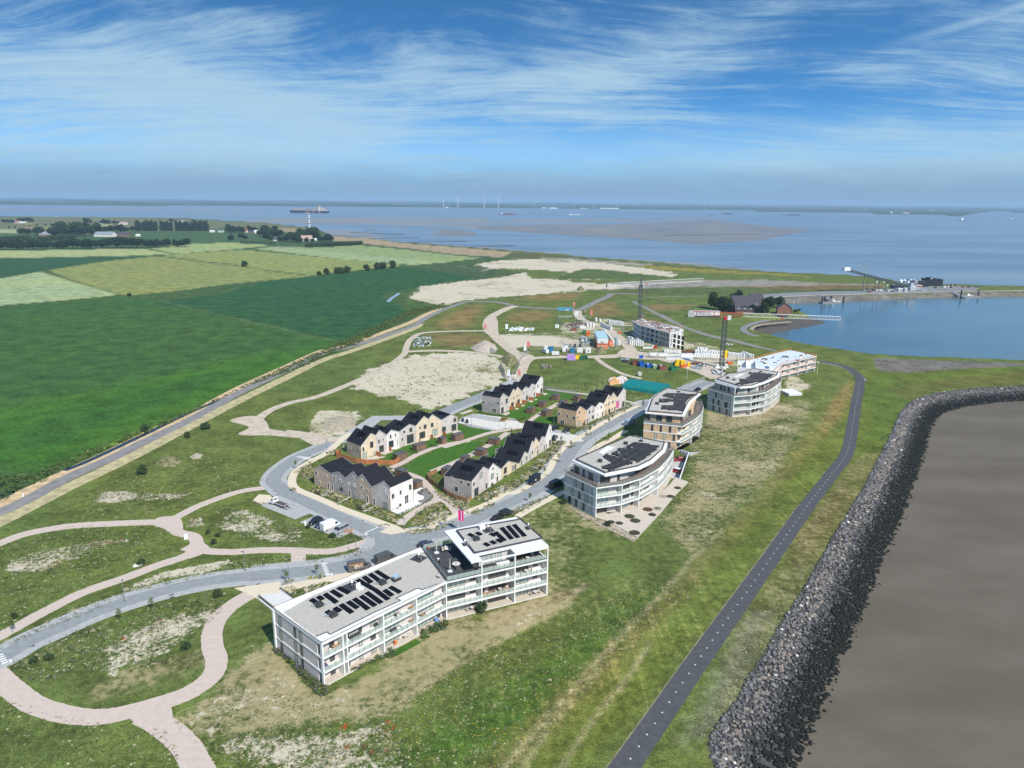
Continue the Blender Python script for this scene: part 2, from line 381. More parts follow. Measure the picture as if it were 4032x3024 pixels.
# dry flowering fields near the building site
for s_ in ('H 290,650 470,520 700,420 800,400 800,470 720,600 700,640 480,680','H 1080,560 1200,490 1500,470 1600,530 1480,580 1200,610',
           'H 1180,360 1400,310 1700,290 1860,300 1840,340 1500,365 1350,360','H 230,740 600,725 840,750 930,830 700,860 500,880 300,800',
           'I 330,420 600,380 640,440 700,520 420,540 300,480','I 0,290 240,290 200,340 0,360','I 940,430 1100,400 1500,420 1300,470 1000,480'):
    paint(s_,(.195,.140,.058),6,4,k=.85)
# bare ground
paint('Z 752,838 790,800 880,768 1000,760 1080,772 1105,800 1085,832 1040,842 1000,862 930,884 850,862',(.15,.17,.07),3,5,{'s':.78})
paint('Z 670,918 700,893 770,887 782,903 745,940 690,944',(.15,.17,.07),2,3,{'s':.80})
paint('H 1000,740 1150,740 1400,745 1700,760 1900,800 1890,870 1600,880 1330,855 1190,890 1100,830',(.36,.33,.27),1.5,2,{'s':.9})
paint('H 1050,730 1500,710 1750,715 1750,780 1400,760 1100,760',m={'s':.5},blur=3,edge=2)
paint('H 1350,860 2150,880 2150,960 1350,970 1220,900',m={'s':.35,'d':.5},blur=3,edge=2)
paint('I 100,600 330,600 900,640 1000,880 700,900 0,900 0,640',m={'s':.55,'d':.4},blur=4,edge=3)
paint('I 1200,880 1900,880 2000,960 2050,1020 1500,1100 1250,1050 950,980',m={'s':.55,'d':.5},blur=4,edge=3)
paint('E 720,120 900,140 1100,200 1400,290 1350,350 700,330 350,300 200,240',m={'s':.5,'d':.5},blur=4,edge=3)
paint('E 1760,480 1900,500 2080,590 2060,640 1900,700 1780,700 1740,580',m={'s':.6,'d':.6},blur=3,edge=2)
paint('G 1150,340 1600,400 1700,420 2200,480 2212,250 1700,200 1560,330 1200,320',m={'s':.3,'d':.45},blur=4,edge=3)
# meadow mounds with bare sand
paint('O 10,640 60,560 330,480 560,445 900,400 1010,420 700,470 560,560 300,655 100,660',m={'s':.60},blur=1.2,edge=1.5)
paint('O 680,140 760,70 900,65 1250,75 1400,80 1300,115 1000,140 800,140',m={'s':.62},blur=1,edge=1)
paint('O 690,138 760,70 900,66 1000,100 850,142',SAND,1,1,{'s':.9})
paint('O 1330,320 1370,260 1470,250 1490,310 1400,335',m={'s':.55},blur=1,edge=.6)
paint('O 1640,210 1760,180 1960,250 2212,340 2212,440 1960,430 1700,360 1560,330',m={'s':.56},blur=1.5,edge=1.5)
paint('O 860,780 1180,650 1660,560 1720,575 1480,660 1200,700 900,810',m={'s':.6},blur=1,edge=1)
paint('O 0,1210 0,1160 480,930 880,800 1700,640 2080,590 2100,615 1700,680 900,860 400,1020',m={'s':.40,'d':.7},blur=1.2,edge=1)
paint('O 560,1330 820,1130 1130,1010 1540,910 1550,960 1380,1120 1250,1230 950,1330 850,1400 600,1400',m={'s':.57},blur=2,edge=2)
paint('O 860,1120 1130,1020 1380,960 1330,1080 1000,1180',m={'s':.68},blur=1.5,edge=1.5)
paint('O 50,1320 500,1080 800,1000 560,1250 100,1380',m={'s':.28,'d':.5},blur=2,edge=2)
paint('O 560,1500 1000,1320 1480,1200 1500,1330 1200,1430 700,1600',(.12,.135,.045),2,2,{'d':.6})
paint('Q 1170,610 1350,535 1700,540 2080,480 2160,560 2200,760 1700,760 1400,700',m={'s':.63},blur=1.2,edge=1.5)
paint('Q 1180,260 1390,60 1500,30 1560,120 1760,330 2212,120 R 0,260 600,230 750,290 300,560 Q 2212,400 2000,470 1700,490 1300,560 1060,560 930,470 1150,330',(.105,.140,.042),2,2,{'d':.85,'s':.33})
paint('Q 1300,300 1500,140 1700,330 1900,300 1600,420 1350,400',m={'d':1.,'s':.40},blur=3,edge=2)
paint('R 0,260 400,160 620,200 760,290 400,520 0,760',(.105,.138,.040),2,2,{'d':.8,'s':.33})
paint('R 600,170 960,60 1200,0 1000,150 850,250 740,292 640,240',(.20,.18,.09),1.5,1,{'d':.9,'s':.42})
paint('R 500,640 900,350 1250,100 1500,0 1350,200 1000,500 700,720',(.085,.115,.03),3,3,{'d':.25})
paint('R 0,1068 600,650 1000,420 1400,120 1690,10 1100,610 680,1068',(.055,.105,.018),6,4)
paint('D 0,1060 280,1100 640,1290 1180,1600 1000,1560 500,1420 0,1300',m={'d':.7,'s':.42},blur=1,edge=.8)
paint('C 1350,260 1700,60 2111,330 2111,1300 1900,1500 1500,1250 1700,900',m={'d':.55,'s':.27},blur=2,edge=2)
paint('S 430,470 520,420 700,330 1000,300 1100,330 1010,520 900,690 700,880 450,1170 250,960 420,750',(.105,.13,.042),3,3,{'d':.62,'s':.31})
paint('S 500,640 900,620 880,680 600,800 430,900 380,880 430,760',m={'d':.8,'s':.44},blur=2.5,edge=2.5)
paint('S 520,360 660,400 900,330 1000,380 620,470 520,440',(.20,.185,.1),2,2,{'d':.8,'s':.4})
# dike top: brown grass strip, yellow green slope, mossy verge
paint('R 1150,1100 1560,640 2000,60 2100,0 1700,0 1300,480 800,1100',(.105,.135,.028),2,1)
paint('S 240,1480 640,1040 860,800 1200,360 1290,190 1330,210 1270,560 1100,760 820,1080 560,1560',(.102,.134,.028),2,1)
paint('R 600,1140 750,1000 1000,760 1300,470 1500,290 1720,40 S 430,1250 620,1040 760,890 900,730 1060,540 1180,370 1270,240',(.190,.155,.058),2.6,1.8,line=4.0,k=.55)
paint('S 1130,500 1180,330 1280,200 1310,215 1240,400',(.22,.165,.06),2,1,k=.7)
paint('T -220,1600 0,1230 240,800 480,370 690,0 S 1340,830 1480,590 1560,440 1300,620 1240,700 900,1180 640,1560',(.115,.125,.036),1.5,1,{'d':.45,'s':.12})
paint('T -400,1400 -200,1050 0,600 150,400 250,420 100,800 -150,1300',(.20,.20,.15),2.5,2,k=.6)
paint('S 1000,1050 1100,900 1250,760 1300,800 1150,1000 1010,1200',(.12,.095,.042),3,2,k=.7)
paint('S 1350,190 1400,80 2212,130 2700,130 2700,215 2212,225 1800,250 1600,340 1560,430 1480,590 1300,610 1340,400',(.092,.128,.024),2,1)
paint('S 1500,250 1800,190 2212,150 2212,222 1800,245 1640,320',(.105,.105,.030),3,1.5,k=.7)
paint('S 0,0 0,1 1100,0 1110,60 1400,90 1350,190 1280,120',GR,2)
for s_,w_,c_ in (('N 1000,135 1400,228 1800,318 2110,388',2.2,(.12,.15,.06)),('L 380,500 1380,500',0,0),('L 0,700 350,640 900,552 1370,505 2212,440 M 200,443',3.0,(.07,.11,.04)),('L 360,640 600,712 960,816',4.0,(.10,.12,.04)),('L 1385,500 1800,556 2212,604 M 350,638 735,676',4.0,(.06,.10,.035)),('M 200,445 735,508 1560,584',2.5,(.08,.12,.05)),('M 0,752 400,716 735,680 1060,640 1560,590',3.0,(.10,.12,.045)),('N 0,166 400,135 740,98',2.5,(.09,.11,.04)),('N 20,20 180,85 300,120',1.2,(.17,.22,.11)),('L 640,610 1100,760',1.5,(.17,.20,.07)),('L 1000,560 1700,690',1.5,(.17,.20,.07)),('N 420,1138 900,945 1300,790 1800,550 2140,398',2.0,(.17,.22,.06)),
                   ('N 200,500 900,330 1500,250',1.2,(.036,.084,.024)),('N 100,900 700,700 1300,520 1900,400',1.5,(.055,.13,.024)),('N 0,1010 600,820 1200,640 1700,500',1.5,(.036,.10,.018)),('N 400,300 1200,420 1700,480',1.2,(.05,.108,.03))):
    if w_:paint(s_,c_,1.0,.6,line=w_,k=.8)
for s_ in ('I 640,600 1000,560 1150,640 1400,700 1450,900 1950,900 2150,1020 1900,1200 1500,1130 1000,1000 900,940 760,900','I 240,560 700,560 760,800 850,930 600,960 560,760','8 0,560 600,560 900,820 800,1200 500,1150 480,940'):paint(s_,m={'s':.50,'d':.5},blur=5,edge=4)
for s_ in ('1 60,600 330,660 700,790 1100,940 1400,1030 1640,1160 1500,1240 1000,1050 300,790 0,680','F 90,900 260,830 260,1060 100,1010','F 400,700 570,640 560,700 420,760','F 1400,1560 1450,1430 1620,1330 1780,1290 1880,1400 1910,1450 1700,1560 1550,1600','F 1640,1150 1800,1280 2000,1400 2111,1340 2111,1270 1880,1200',
           '3 560,1590 850,1460 1080,1330 1440,1190 1650,980 1830,800 1960,660 2060,560 2190,480 2196,680 1900,990 1600,1190 1350,1400 980,1570 800,1640','5 700,1290 960,1180 1200,1070 1430,960 1620,870 1840,760 2030,690 2212,620 2212,720 1900,880 1600,1010 1200,1200 1000,1360 760,1380','G 1230,870 1380,880 1300,990 1200,970','B 340,1290 520,1300 520,1400 420,1380','B 610,1300 900,1240 960,1250 620,1390','F 200,560 640,420 780,300 700,200 300,200 180,400','G 780,650 900,670 860,720 760,700'):
    paint(s_,m={'s':.56,'d':.7},blur=.6,edge=.5)
for s_,w_ in (('R 700,1090 900,850 1030,700 1170,540 1420,270 1640,50 1700,-20',.9),('S 330,1290 430,1160 560,1040 600,1000',.8),('R 1040,1068 1250,760 1420,560 1560,350',.7),('R 820,1068 1000,800 1290,470',.6),('R 100,700 400,500 750,290 850,230',1.0),('R 600,200 740,300 900,220 1180,20',.9),('C 1690,990 1700,1400 1660,1500 2111,1060',.8)):
    paint(s_,(.30,.27,.15),.8,.5,line=w_,k=.7)
mask[:,2]=0
paint('J 1380,560 1340,545 1010,472 1640,452 K 700,420 1400,398 2212,384 2212,446 1600,458 1000,468 400,480 J 1700,535',(.15,.14,.12),1.0)
paint('R 0,1140 0,900 1200,0 2000,-100 S 1300,0 1340,400 1240,700 300,2000',m={'k':1.},blur=6)
paint('K 640,1085 900,1100 2212,1148 2800,1160 2800,1165 2212,1172 1500,1205 1000,1243 720,1225 650,1180',(.135,.128,.118),1)

k_=np.where((PG[:,1]>5600) & (ZG>-3.9))[0];cover[k_]=(.040,.060,.040)
k_=np.where((PG[:,0]>10) & (PG[:,0]<500) & (PG[:,1]<420))[0];d_=sdist(PG[k_],_BODY[0][0]);w_=np.clip((12.2-d_)/.8,0,1)[:,None];cover[k_]=cover[k_]*(1-w_)+np.array([.055,.055,.058])*w_;mask[k_]*=1-w_
b_me=bpy.data.meshes.new('ground');nv=len(PG)
b_me.vertices.add(nv);b_me.vertices.foreach_set('co',np.stack([Xg,Yg,ZG],1).ravel())
i0=(np.arange(NR-1)[:,None]*NC+np.arange(NC-1)[None,:]).ravel()
quads=np.stack([i0,i0+1,i0+NC+1,i0+NC],1)
b_me.loops.add(quads.size);b_me.loops.foreach_set('vertex_index',quads.ravel())
b_me.polygons.add(len(quads));b_me.polygons.foreach_set('loop_start',np.arange(len(quads))*4)
b_me.update(calc_edges=True)
for nm,a_ in (('cover',cover),('mask',mask)):
    at=b_me.attributes.new(nm,'FLOAT_COLOR','POINT');at.data.foreach_set('color',np.concatenate([a_,np.ones((nv,1))],1).astype(np.float32).ravel())
gm=bpy.data.materials.new('grassland');gm.use_nodes=True;t=NT(gm.node_tree);b=gm.node_tree.nodes['Principled BSDF']
pos=t.node('ShaderNodeNewGeometry').outputs['Position']
ca=t.node('ShaderNodeAttribute',attribute_name='cover').outputs['Color']
ms=t.node('ShaderNodeSeparateColor');t.l.new(t.node('ShaderNodeAttribute',attribute_name='mask').outputs['Color'],ms.inputs[0])
mS,mD,mK=ms.outputs
nA=t.noise(pos,.012,3,.5);nB=t.noise(pos,.09,5,.6);nC=t.noise(pos,.55,6,.68);nD=t.noise(pos,2.6,3,.7)
th=math.atan2(-(g('R',750,1000)-g('R',1500,290)).x,-(g('R',750,1000)-g('R',1500,290)).y)
st=t.noise(t.scale(pos,(1,.045,1),th),.55,5,.6)
f=t.math('ADD',t.math('MULTIPLY',nB,.45),t.math('MULTIPLY',nC,.55))
v=t.ramp(f,.34,.66,.52,1.48)
v2=t.ramp(nD,.3,.7,.60,1.40)
c=t.mix(1.0,ca,t.math('MULTIPLY',v,v2),'MULTIPLY')
c=t.mix(t.math('MULTIPLY',t.ramp(nA,.4,.65),.35),c,t.mix(1.0,c,(1.35,1.12,.8),'MULTIPLY'))
sk=t.math('MULTIPLY',t.ramp(t.math('ADD',t.math('MULTIPLY',st,.75),t.math('MULTIPLY',nC,.25)),.50,.62),mK)
c=t.mix(t.math('MULTIPLY',sk,.6),c,t.mix(1.0,c,(1.9,1.55,2.0),'MULTIPLY'))
dryf=t.ramp(t.math('ADD',t.math('ADD',t.math('MULTIPLY',nC,.6),t.math('MULTIPLY',nB,.4)),t.math('MULTIPLY',mD,.30)),.60,.80)
dryf=t.math('MULTIPLY',dryf,t.math('MINIMUM',t.math('MULTIPLY',mD,1.6),1.))
straw=t.mix(t.noise(pos,1.4,4,.7),(.22,.185,.085),(.50,.41,.25))
c=t.mix(t.math('MULTIPLY',dryf,.8),c,straw)
nE=t.noise(t.vmath('ADD',pos,(31,17,0)),.75,6,.7);nF=t.noise(pos,.10,2,.5)
sf=t.math('ADD',t.math('ADD',t.math('MULTIPLY',nE,.62),t.math('MULTIPLY',nF,.38)),t.math('SUBTRACT',t.math('MULTIPLY',mS,.55),.27))
sf=t.math('ADD',sf,t.math('MULTIPLY',t.math('SUBTRACT',t.noise(pos,.022,5,.6),.5),.55))
sf=t.ramp(sf,.49,.60)
sandc=t.mix(t.noise(pos,.25,5,.65),(.42,.365,.27),(.60,.54,.42))
sandc=t.mix(t.ramp(t.noise(pos,1.3,4,.7),.60,.72,0,.35),sandc,(.23,.20,.12))
c=t.mix(t.math('MULTIPLY',sf,t.math('MINIMUM',t.math('MULTIPLY',mS,6.),1.)),c,sandc)
t.set(b.inputs['Base Color'],c);b.inputs['Roughness'].default_value=.95;b.inputs['Specular IOR Level'].default_value=.1
t.l.new(t.bump(t.math('ADD',nC,t.math('MULTIPLY',nD,.4)),.5,.35),b.inputs['Normal'])
b_me.materials.append(gm);go=link('ground',b_me);go['kind']='structure'
# ------------------------------------------------------------ water and mud
def water(name,pts,z,c1,c2,rough,scl,bmp,stretch=(1,1,1),spec=.5):
    m=bpy.data.materials.new(name);m.use_nodes=True;t=NT(m.node_tree);b=m.node_tree.nodes['Principled BSDF']
    pos=t.node('ShaderNodeNewGeometry').outputs['Position'];n=t.noise(t.scale(pos,stretch),scl,5,.6)
    t.set(b.inputs['Base Color'],t.mix(t.ramp(n,.35,.65),c1,c2));b.inputs['Roughness'].default_value=rough
    b.inputs['Specular IOR Level'].default_value=spec;b.inputs['IOR'].default_value=1.33
    t.l.new(t.bump(t.noise(t.scale(pos,stretch),scl*40,3,.6),.4,bmp),b.inputs['Normal'])
    bb=MB();bb.prism(pts,z-.2,z,mb=False);o=bb.obj(name,m);o['kind']='structure';return o
sea_pts=[Vector((-46000,150,0)),Vector((-46000,46000,0)),Vector((46000,46000,0)),Vector((46000,150,0)),Vector((1600,150,0)),Vector((1600,700,0)),Vector((480,735,0)),Vector((60,1000,0)),Vector((-300,1300,0)),Vector((-2500,1500,0))]
water('estuary_water',sea_pts,WZ,(.110,.175,.245),(.185,.250,.310),.34,.0016,.25,(1,3.5,1),.45)
def grow(poly,d):
    c=sum(poly,Vector())/len(poly);return [p+(p-c).normalized()*d for p in poly]
water('harbour_water',grow(BASIN,12),WZ+.004,(.060,.120,.155),(.085,.150,.185),.14,.006,.12,(1,2,1),.5)
water('bay_water',grow(BAY,9),WZ+.008,(.112,.093,.070),(.142,.121,.094),.62,.018,.12,(1,2.2,1),.14)
# mud banks that fall dry in the estuary
MUD=mat('wet_mud',(.125,.135,.15),.45,.25,.005,.45,sc3=(1,5,1),col2=(.25,.215,.175))
MUD2=mat('streaked_mud',(.140,.165,.195),.4,.3,.0035,.5,sc3=(1,8,1),col2=(.30,.255,.20))
for s_,mm_,z_ in (('U 0,155 200,150 500,148 760,140 900,132 1000,137 1150,155 1330,168 1290,182 1200,200 1120,215 1000,222 880,232 780,222 600,208 300,190 0,170',MUD,.05),
                    ('M 100,200 340,180 700,166 1200,168 1700,175 2212,170 2212,262 1800,240 1300,232 700,225 300,212',MUD2,.03),
                    ('M 1700,270 1900,268 2100,290 2150,320 2000,333 1800,325 1740,312 1830,300 1820,285',MUD,.05),
                    ('M 790,285 1000,282 1200,300 1350,330 1420,345 1230,350 900,325',MUD2,.03),('M 1180,272 1240,266 1300,276 1240,283',MUD,.06),('M 1480,262 1520,256 1565,264 1520,271',MUD,.06),
                    ('L -900,92 600,88 1500,92 2212,96 2212,108 1500,106 600,103 -900,108',MUD2,.03),('U 0,132 500,128 900,124 1000,130 700,136 0,142',MUD2,.03),
                    ('V 900,352 1300,380 2212,452 U 550,293 1000,332 1230,350 1000,318 700,297 400,280 V 2212,445 1500,385',MUD2,.04)):
    sheet('mud_flat',smooth(gs(s_,WZ),4,True),WZ+z_,mm_)
for s_ in ('V 900,354 1380,343','V 1350,392 1760,377','V 560,320 1000,315','U 745,196 1140,190','V 460,273 880,290'):
    p_=gs(s_,WZ);bb=MB();bb.bar(p_[0]+Vector((0,0,.4)),p_[1]+Vector((0,0,.4)),5,1.2)
    tag(bb.obj('stone_groyne',mat('groyne_stone',(.07,.07,.07),.9)),{0:'longer of two dark groynes running out from the sandy beach',1:'dark groyne running out from the right end of the sandy beach',2:'short dark groyne nearest the trees by the beach',3:'long low dark wall lying on the big sandbank',4:'faint thin groyne on the mud below the striped tower'}[['V 900,354 1380,343','V 1350,392 1760,377','V 560,320 1000,315','U 745,196 1140,190','V 460,273 880,290'].index(s_)],'groyne','dark groynes in the estuary')
sheet('mud_shore',smooth(gs('J 985,822 1000,772 1150,736 1400,714 1640,693 1790,748 1700,772 1500,815 1300,845 1150,893 1060,868',WZ),4,True),WZ+.25,mat('shore_mud',(.090,.080,.066),.8,.3,.25,.3),thick=.6)
ribbon('sand_strip',gs('J 1420,722 1150,745 1020,775 1000,815 1060,866 1180,905'),3.2,-1.1,mat('strip_sand',(.33,.27,.19),.9))
ribbon('harbour_kerb',gs('J 1240,925 1400,960 1700,1040 2000,1095 2212,1110 K 900,1105 1300,1118 2212,1152 2700,1160'),1.6,-.05,mat('kerb_dark',(.07,.07,.06),.9),3)
# ------------------------------------------------------------ haze
hb=MB();hb.v=[(x,y,z) for z in (-9,190) for x,y in ((-60000,-500),(60000,-500),(60000,60000),(-60000,60000))]
hb.f=[(3,2,1,0),(4,5,6,7),(0,1,5,4),(1,2,6,5),(2,3,7,6),(3,0,4,7)];hb.m=[0]*6
hm=bpy.data.materials.new('haze');hm.use_nodes=True;t=NT(hm.node_tree);t.n.remove(t.n['Principled BSDF'])
pv=t.node('ShaderNodeVolumePrincipled');pv.inputs['Color'].default_value=(.50,.74,1,1);pv.inputs['Density'].default_value=6.5e-5;pv.inputs['Anisotropy'].default_value=.0
t.l.new(pv.outputs[0],t.n['Material Output'].inputs['Volume'])
ho=hb.obj('haze',hm);ho['kind']='stuff'
# ------------------------------------------------------------ roads and paths
ASPH=mat('asphalt',(.16,.16,.165),.9,.14,.8,.2)
TRACK_ASPH=mat('worn_asphalt',(.215,.205,.20),.9,.18,.3,.2)
CYC=mat('cycle_asphalt',(.075,.077,.082),.9,.15,.9,.2)
PAVE=mat('grey_clinker',(.36,.365,.36),.9,.10,.7,.2)
LANE=mat('dark_clinker',(.245,.26,.265),.9,.10,.7,.2)
BEIGE=mat('beige_clinker',(.60,.52,.40),.9,.05,1.2,.2)
PINK=mat('pink_gravel',(.50,.415,.36),.95,.06,.9,.1)
DIRT=mat('dirt_track',(.47,.40,.32),.95,.18,.35,.1)
CREAM=mat('cream_slabs',(.50,.44,.37),.9,.06,.8,.2)
WHITE=mat('white_render',(.72,.72,.705),.6,.09,.9,.3,sc3=(1,1,.35))
CONC=mat('concrete',(.42,.42,.40),.85,.12,.8,.25)
VERGE=mat('mown_verge',(.50,.37,.22),.95,.25,.35,.1)
VERGE2=mat('pale_mown_verge',(.40,.35,.20),.95,.25,.35,.1)
KERB=mat('kerb_stone',(.36,.36,.35),.85,.08,1)
MARK=mat('road_marking',(.72,.72,.70),.7,.05,1)
GRAVEL=mat('grey_gravel',(.20,.195,.19),.95,.2,1.5)
# canal beside the polder road, the road and its mown verges
RD='N -700,1760 -300,1570 0,1450 190,1360 420,1235 700,1110 900,1010 1200,865 1500,700 1800,560 2000,465 2212,410 H 60,650 200,565 380,478 520,425 640,388 740,378 820,380'
ribbon('mown_verge_strip',gs('N -700,1700 -300,1520 0,1400 190,1308 400,1208 700,1070 900,970 1200,833 1500,672 1800,535 2000,447 2190,398 H 0,625 200,530 380,445'),5.6,.03,VERGE)
ribbon('mown_verge_strip',gs('N -700,1830 -300,1640 0,1508 190,1412 450,1280 700,1162 900,1062 1200,905 1500,748 1800,602 2000,505 2212,437 H 40,690 150,625'),6.0,.03,VERGE2)
ribbon('polder_road',gs(RD),5.4,.06,TRACK_ASPH)
ribbon('polder_road',gs('H 820,380 960,385 1080,402 1200,432 1400,447 1640,462 1800,470 1880,468 1960,435 2080,375 2212,318 I 560,298 640,293 900,298'),6.5,.064,TRACK_ASPH)
ribbon('canal_water',gs('N 0,1358 110,1335 M 0,0 L 0,0',0)[:2]+gs('N 130,1325'),8,.02,mat('canal_dark',(.025,.04,.045),.15,.2,.5,.5),0)
ribbon('canal_water',gs('N 400,1190 560,1125 900,965 1200,820 1450,720 1600,640 1750,585 1850,540'),2.4,.035,MATS['canal_dark'])
ribbon('canal_water',gs('Z 838,652 845,645 857,637 862,633'),3.6,.035,mat('pale_water',(.25,.33,.42),.2,.1,.5,.5))
# cycle path on the dike with its white studs
CP='x 2330,3150 2420,3024 R 1600,900 1870,500 2050,170 2150,0 S 850,1190 960,1010 1060,870 1200,700 1268,590 1300,470 1325,300 1340,200 1300,150 1240,122 1180,105 1130,100'
cpg=gs('x 2320,3200 R 1412,1066 1500,940 1620,767 1726,611 1823,471 1911,346 1991,233 2065,129 2133,34')+gs('S 850,1165 960,1005 1062,862 1180,710 1262,600 1290,490 1315,330 1337,205 1310,160 1250,125 1180,108 1120,98')
ribbon('cycle_path',cpg,4.5,.06,CYC)
sm_=smooth(cpg,12);acc=0;bb=MB();k_=0
for a_,c_ in zip(sm_,sm_[1:]):
    L_=(c_-a_).length
    while acc<L_:
        p_=a_+(c_-a_)*(acc/L_);bb.cyl((p_.x,p_.y,.06),(p_.x,p_.y,.10),.17,.13,8);acc+=3.4;k_+=1
        if k_>95:acc=1e9
    acc-=L_
o=bb.obj('path_marking',MARK);o['kind']='structure'
ribbon('dirt_edge',[p+Vector((-2.5,.3,0)) for p in cpg[:13]],.6,.05,mat('edge_earth',(.20,.185,.10),.95,.3,.5))
ribbon('dike_track',gs('J 1740,1170 1880,1200 2030,1240 2130,1310 2212,1382'),4.5,.045,mat('track_grey',(.21,.20,.19),.95,.15,.5))
ribbon('dike_path',gs('I 820,375 850,405 960,455 1100,530 1300,630 1500,705 1700,760 1900,800 2212,885'),4.2,.05,MATS['track_grey'])
ribbon('dike_path',gs('J 1180,722 1050,745 950,780 905,815 930,850 1000,880 1060,893'),4.6,.045,mat('pier_asphalt',(.20,.20,.205),.9,.1,.5))
ribbon('dike_path',gs('J 0,655 250,790 520,890 760,940 1000,1000 1260,1055'),3.6,.045,MATS['track_grey'])
ribbon('dike_path',gs('I 850,350 1000,335 1240,325 1600,318'),2.5,.045,MATS['track_grey'])
# quay road on the harbour mole
sheet('quay_road',gs('J 1000,448 1400,422 1900,405 2212,402 K 700,372 900,362 1200,340 1500,338 1750,350 1700,385 1400,392 1000,405 500,422 0,434 J 1600,455 1100,475 1010,470'),.05,MATS['pier_asphalt'])
ribbon('quay_edge',gs('J 1100,478 1650,452 K 0,437 700,415 1100,402 1400,396 2212,382'),3.5,.09,mat('quay_concrete',(.36,.34,.30),.9,.1,.5))
# pink gravel paths
for s_,w_ in (('O -250,530 0,440 200,370 500,318 800,300 1060,290 1240,290',3.7),('O 1180,310 1260,265 1420,180 1600,110 1760,62 1940,36',3.1),
               ('O 1130,288 1230,320 1300,365 1400,390 1428,440 1400,500 1320,545 1150,600 900,695 600,800 300,950 0,1115 -250,1230',3.4),
               ('O 1340,470 1440,492 1650,505 1900,492 2120,492 B 300,840 520,845 760,860 1000,850 1200,800 1400,738 1500,715',3.2),
               ('B 545,860 555,960 555,1045',3.6),('O 1840,800 1700,880 1590,980 1540,1090 1545,1200 1572,1290 1540,1400 1400,1510 1200,1590 Q 600,440 400,440 200,385 60,290 -20,215 -150,130',4.2),
               ('Q 780,440 850,475 950,545 1020,620 1080,730 1120,820',4.6)):
    ribbon('gravel_path',gs(s_),w_,.05,PINK)
for s_ in ('O 1130,262 1290,250 1330,330 1290,385 1200,330','O 1395,420 1480,440 1520,490 1400,545 1340,540','Q 700,400 900,370 940,440 910,500 800,480 720,470','B 480,860 640,870 610,920 490,920'):
    sheet('gravel_path',smooth(gs(s_),3,True),.075,PINK)
ribbon('gravel_path',gs('O 1850,830 1800,812 1760,800'),5,.074,PINK)
# roads of the new quarter
RW=gs('O -300,1400 0,1275 200,1160 400,1070 700,940 1000,840 1240,775 1500,720 1800,682 2212,640')
ribbon('kerb_band',RW,8.6,.05,PAVE);ribbon('road',RW,4.4,.07,LANE)
for k_ in range(5):
    pass
RM=gs('F -60,1260') ;
ROAD1=gs('B 0,1165 400,1130 900,1085 1300,1010 1500,905 1620,790 1750,710 2000,700 2212,690')+gs('C 100,620 330,520 700,350 1200,180 1500,60')+gs('G 700,1520 1000,1390 1240,1270 1330,1120 1400,960 1520,850 1700,760 1900,640 2212,500')+gs('E 640,840')
ROADA=gs('A -40,500 300,470 540,440 740,400 880,350 960,260 1050,220 1200,200 1330,190')+gs('C 350,480 560,400 800,290 1050,170 1300,60 1480,-30')+gs('G 1010,1395 1160,1300 1290,1180 1400,1020 1500,900 1640,800 1800,720 1990,610 2212,490')+gs('E 200,930 420,790 700,660 850,600 960,560')
ribbon('kerb_band',ROADA,11.5,.05,PAVE,6)
ribbon('road',ROADA,5.2,.07,LANE,6)
sheet('road',gs('B 1200,920 1440,850 1510,760 1500,680 1400,630 1560,560 1800,640 1900,660 2111,665 2212,640 2212,900 1800,930 1500,1000 1100,1130 930,1130 930,1010 1100,980'),.074,LANE)
ROADB=gs('A 900,200 780,130')+gs('B 1500,590 1100,410 700,245 400,150 330,120')+gs('N 1760,1300 1700,1240')+gs('F -230,1080 -120,900 60,740 250,640 450,570 560,540')
ROADB=gs('B 1560,660 1400,580 1100,450 800,310 560,200 400,130 290,40')+gs('N 1700,1250 1740,1190 1850,1110 2000,1045')+gs('F 200,610 420,570 640,540')
ribbon('kerb_band',ROADB,8.5,.054,PAVE,6);ribbon('road',ROADB,5.0,.066,LANE,6)
ribbon('kerb_band',gs('F 560,560 700,500')+gs('G -560,640 0,640 170,580 350,500 520,440 700,340 820,280 900,250') ,7.5,.058,PAVE,0)
ribbon('road',gs('G 100,590 250,520 430,450 620,360'),6.6,.062,LANE,4)
# parking bays
sheet('parking_pavement',gs('B 90,290 180,240 330,215 700,385 510,460'),.062,PAVE)
sheet('parking_pavement',gs('B 570,495 780,410 1250,600 1060,690 700,560'),.063,PAVE)
sheet('side_pavement',gs('B -20,230 60,150 200,160 250,215 100,275'),.064,BEIGE)
sheet('court_pavement',gs('G 270,690 300,640 470,600 850,650 900,690 1320,770 1500,830 1560,880 1250,900 1200,760 800,740 650,765'),.080,mat('court_clinker',(.58,.55,.50),.9,.08,.6))
sheet('parking_pavement',gs('G 300,640 420,598 690,640 700,690 420,640'),.086,PAVE);sheet('parking_pavement',gs('G 270,690 420,710 680,765 640,775 400,735'),.087,PAVE)
sheet('parking_pavement',gs('G 1235,755 1420,790 1400,815 1230,790'),.088,PAVE)
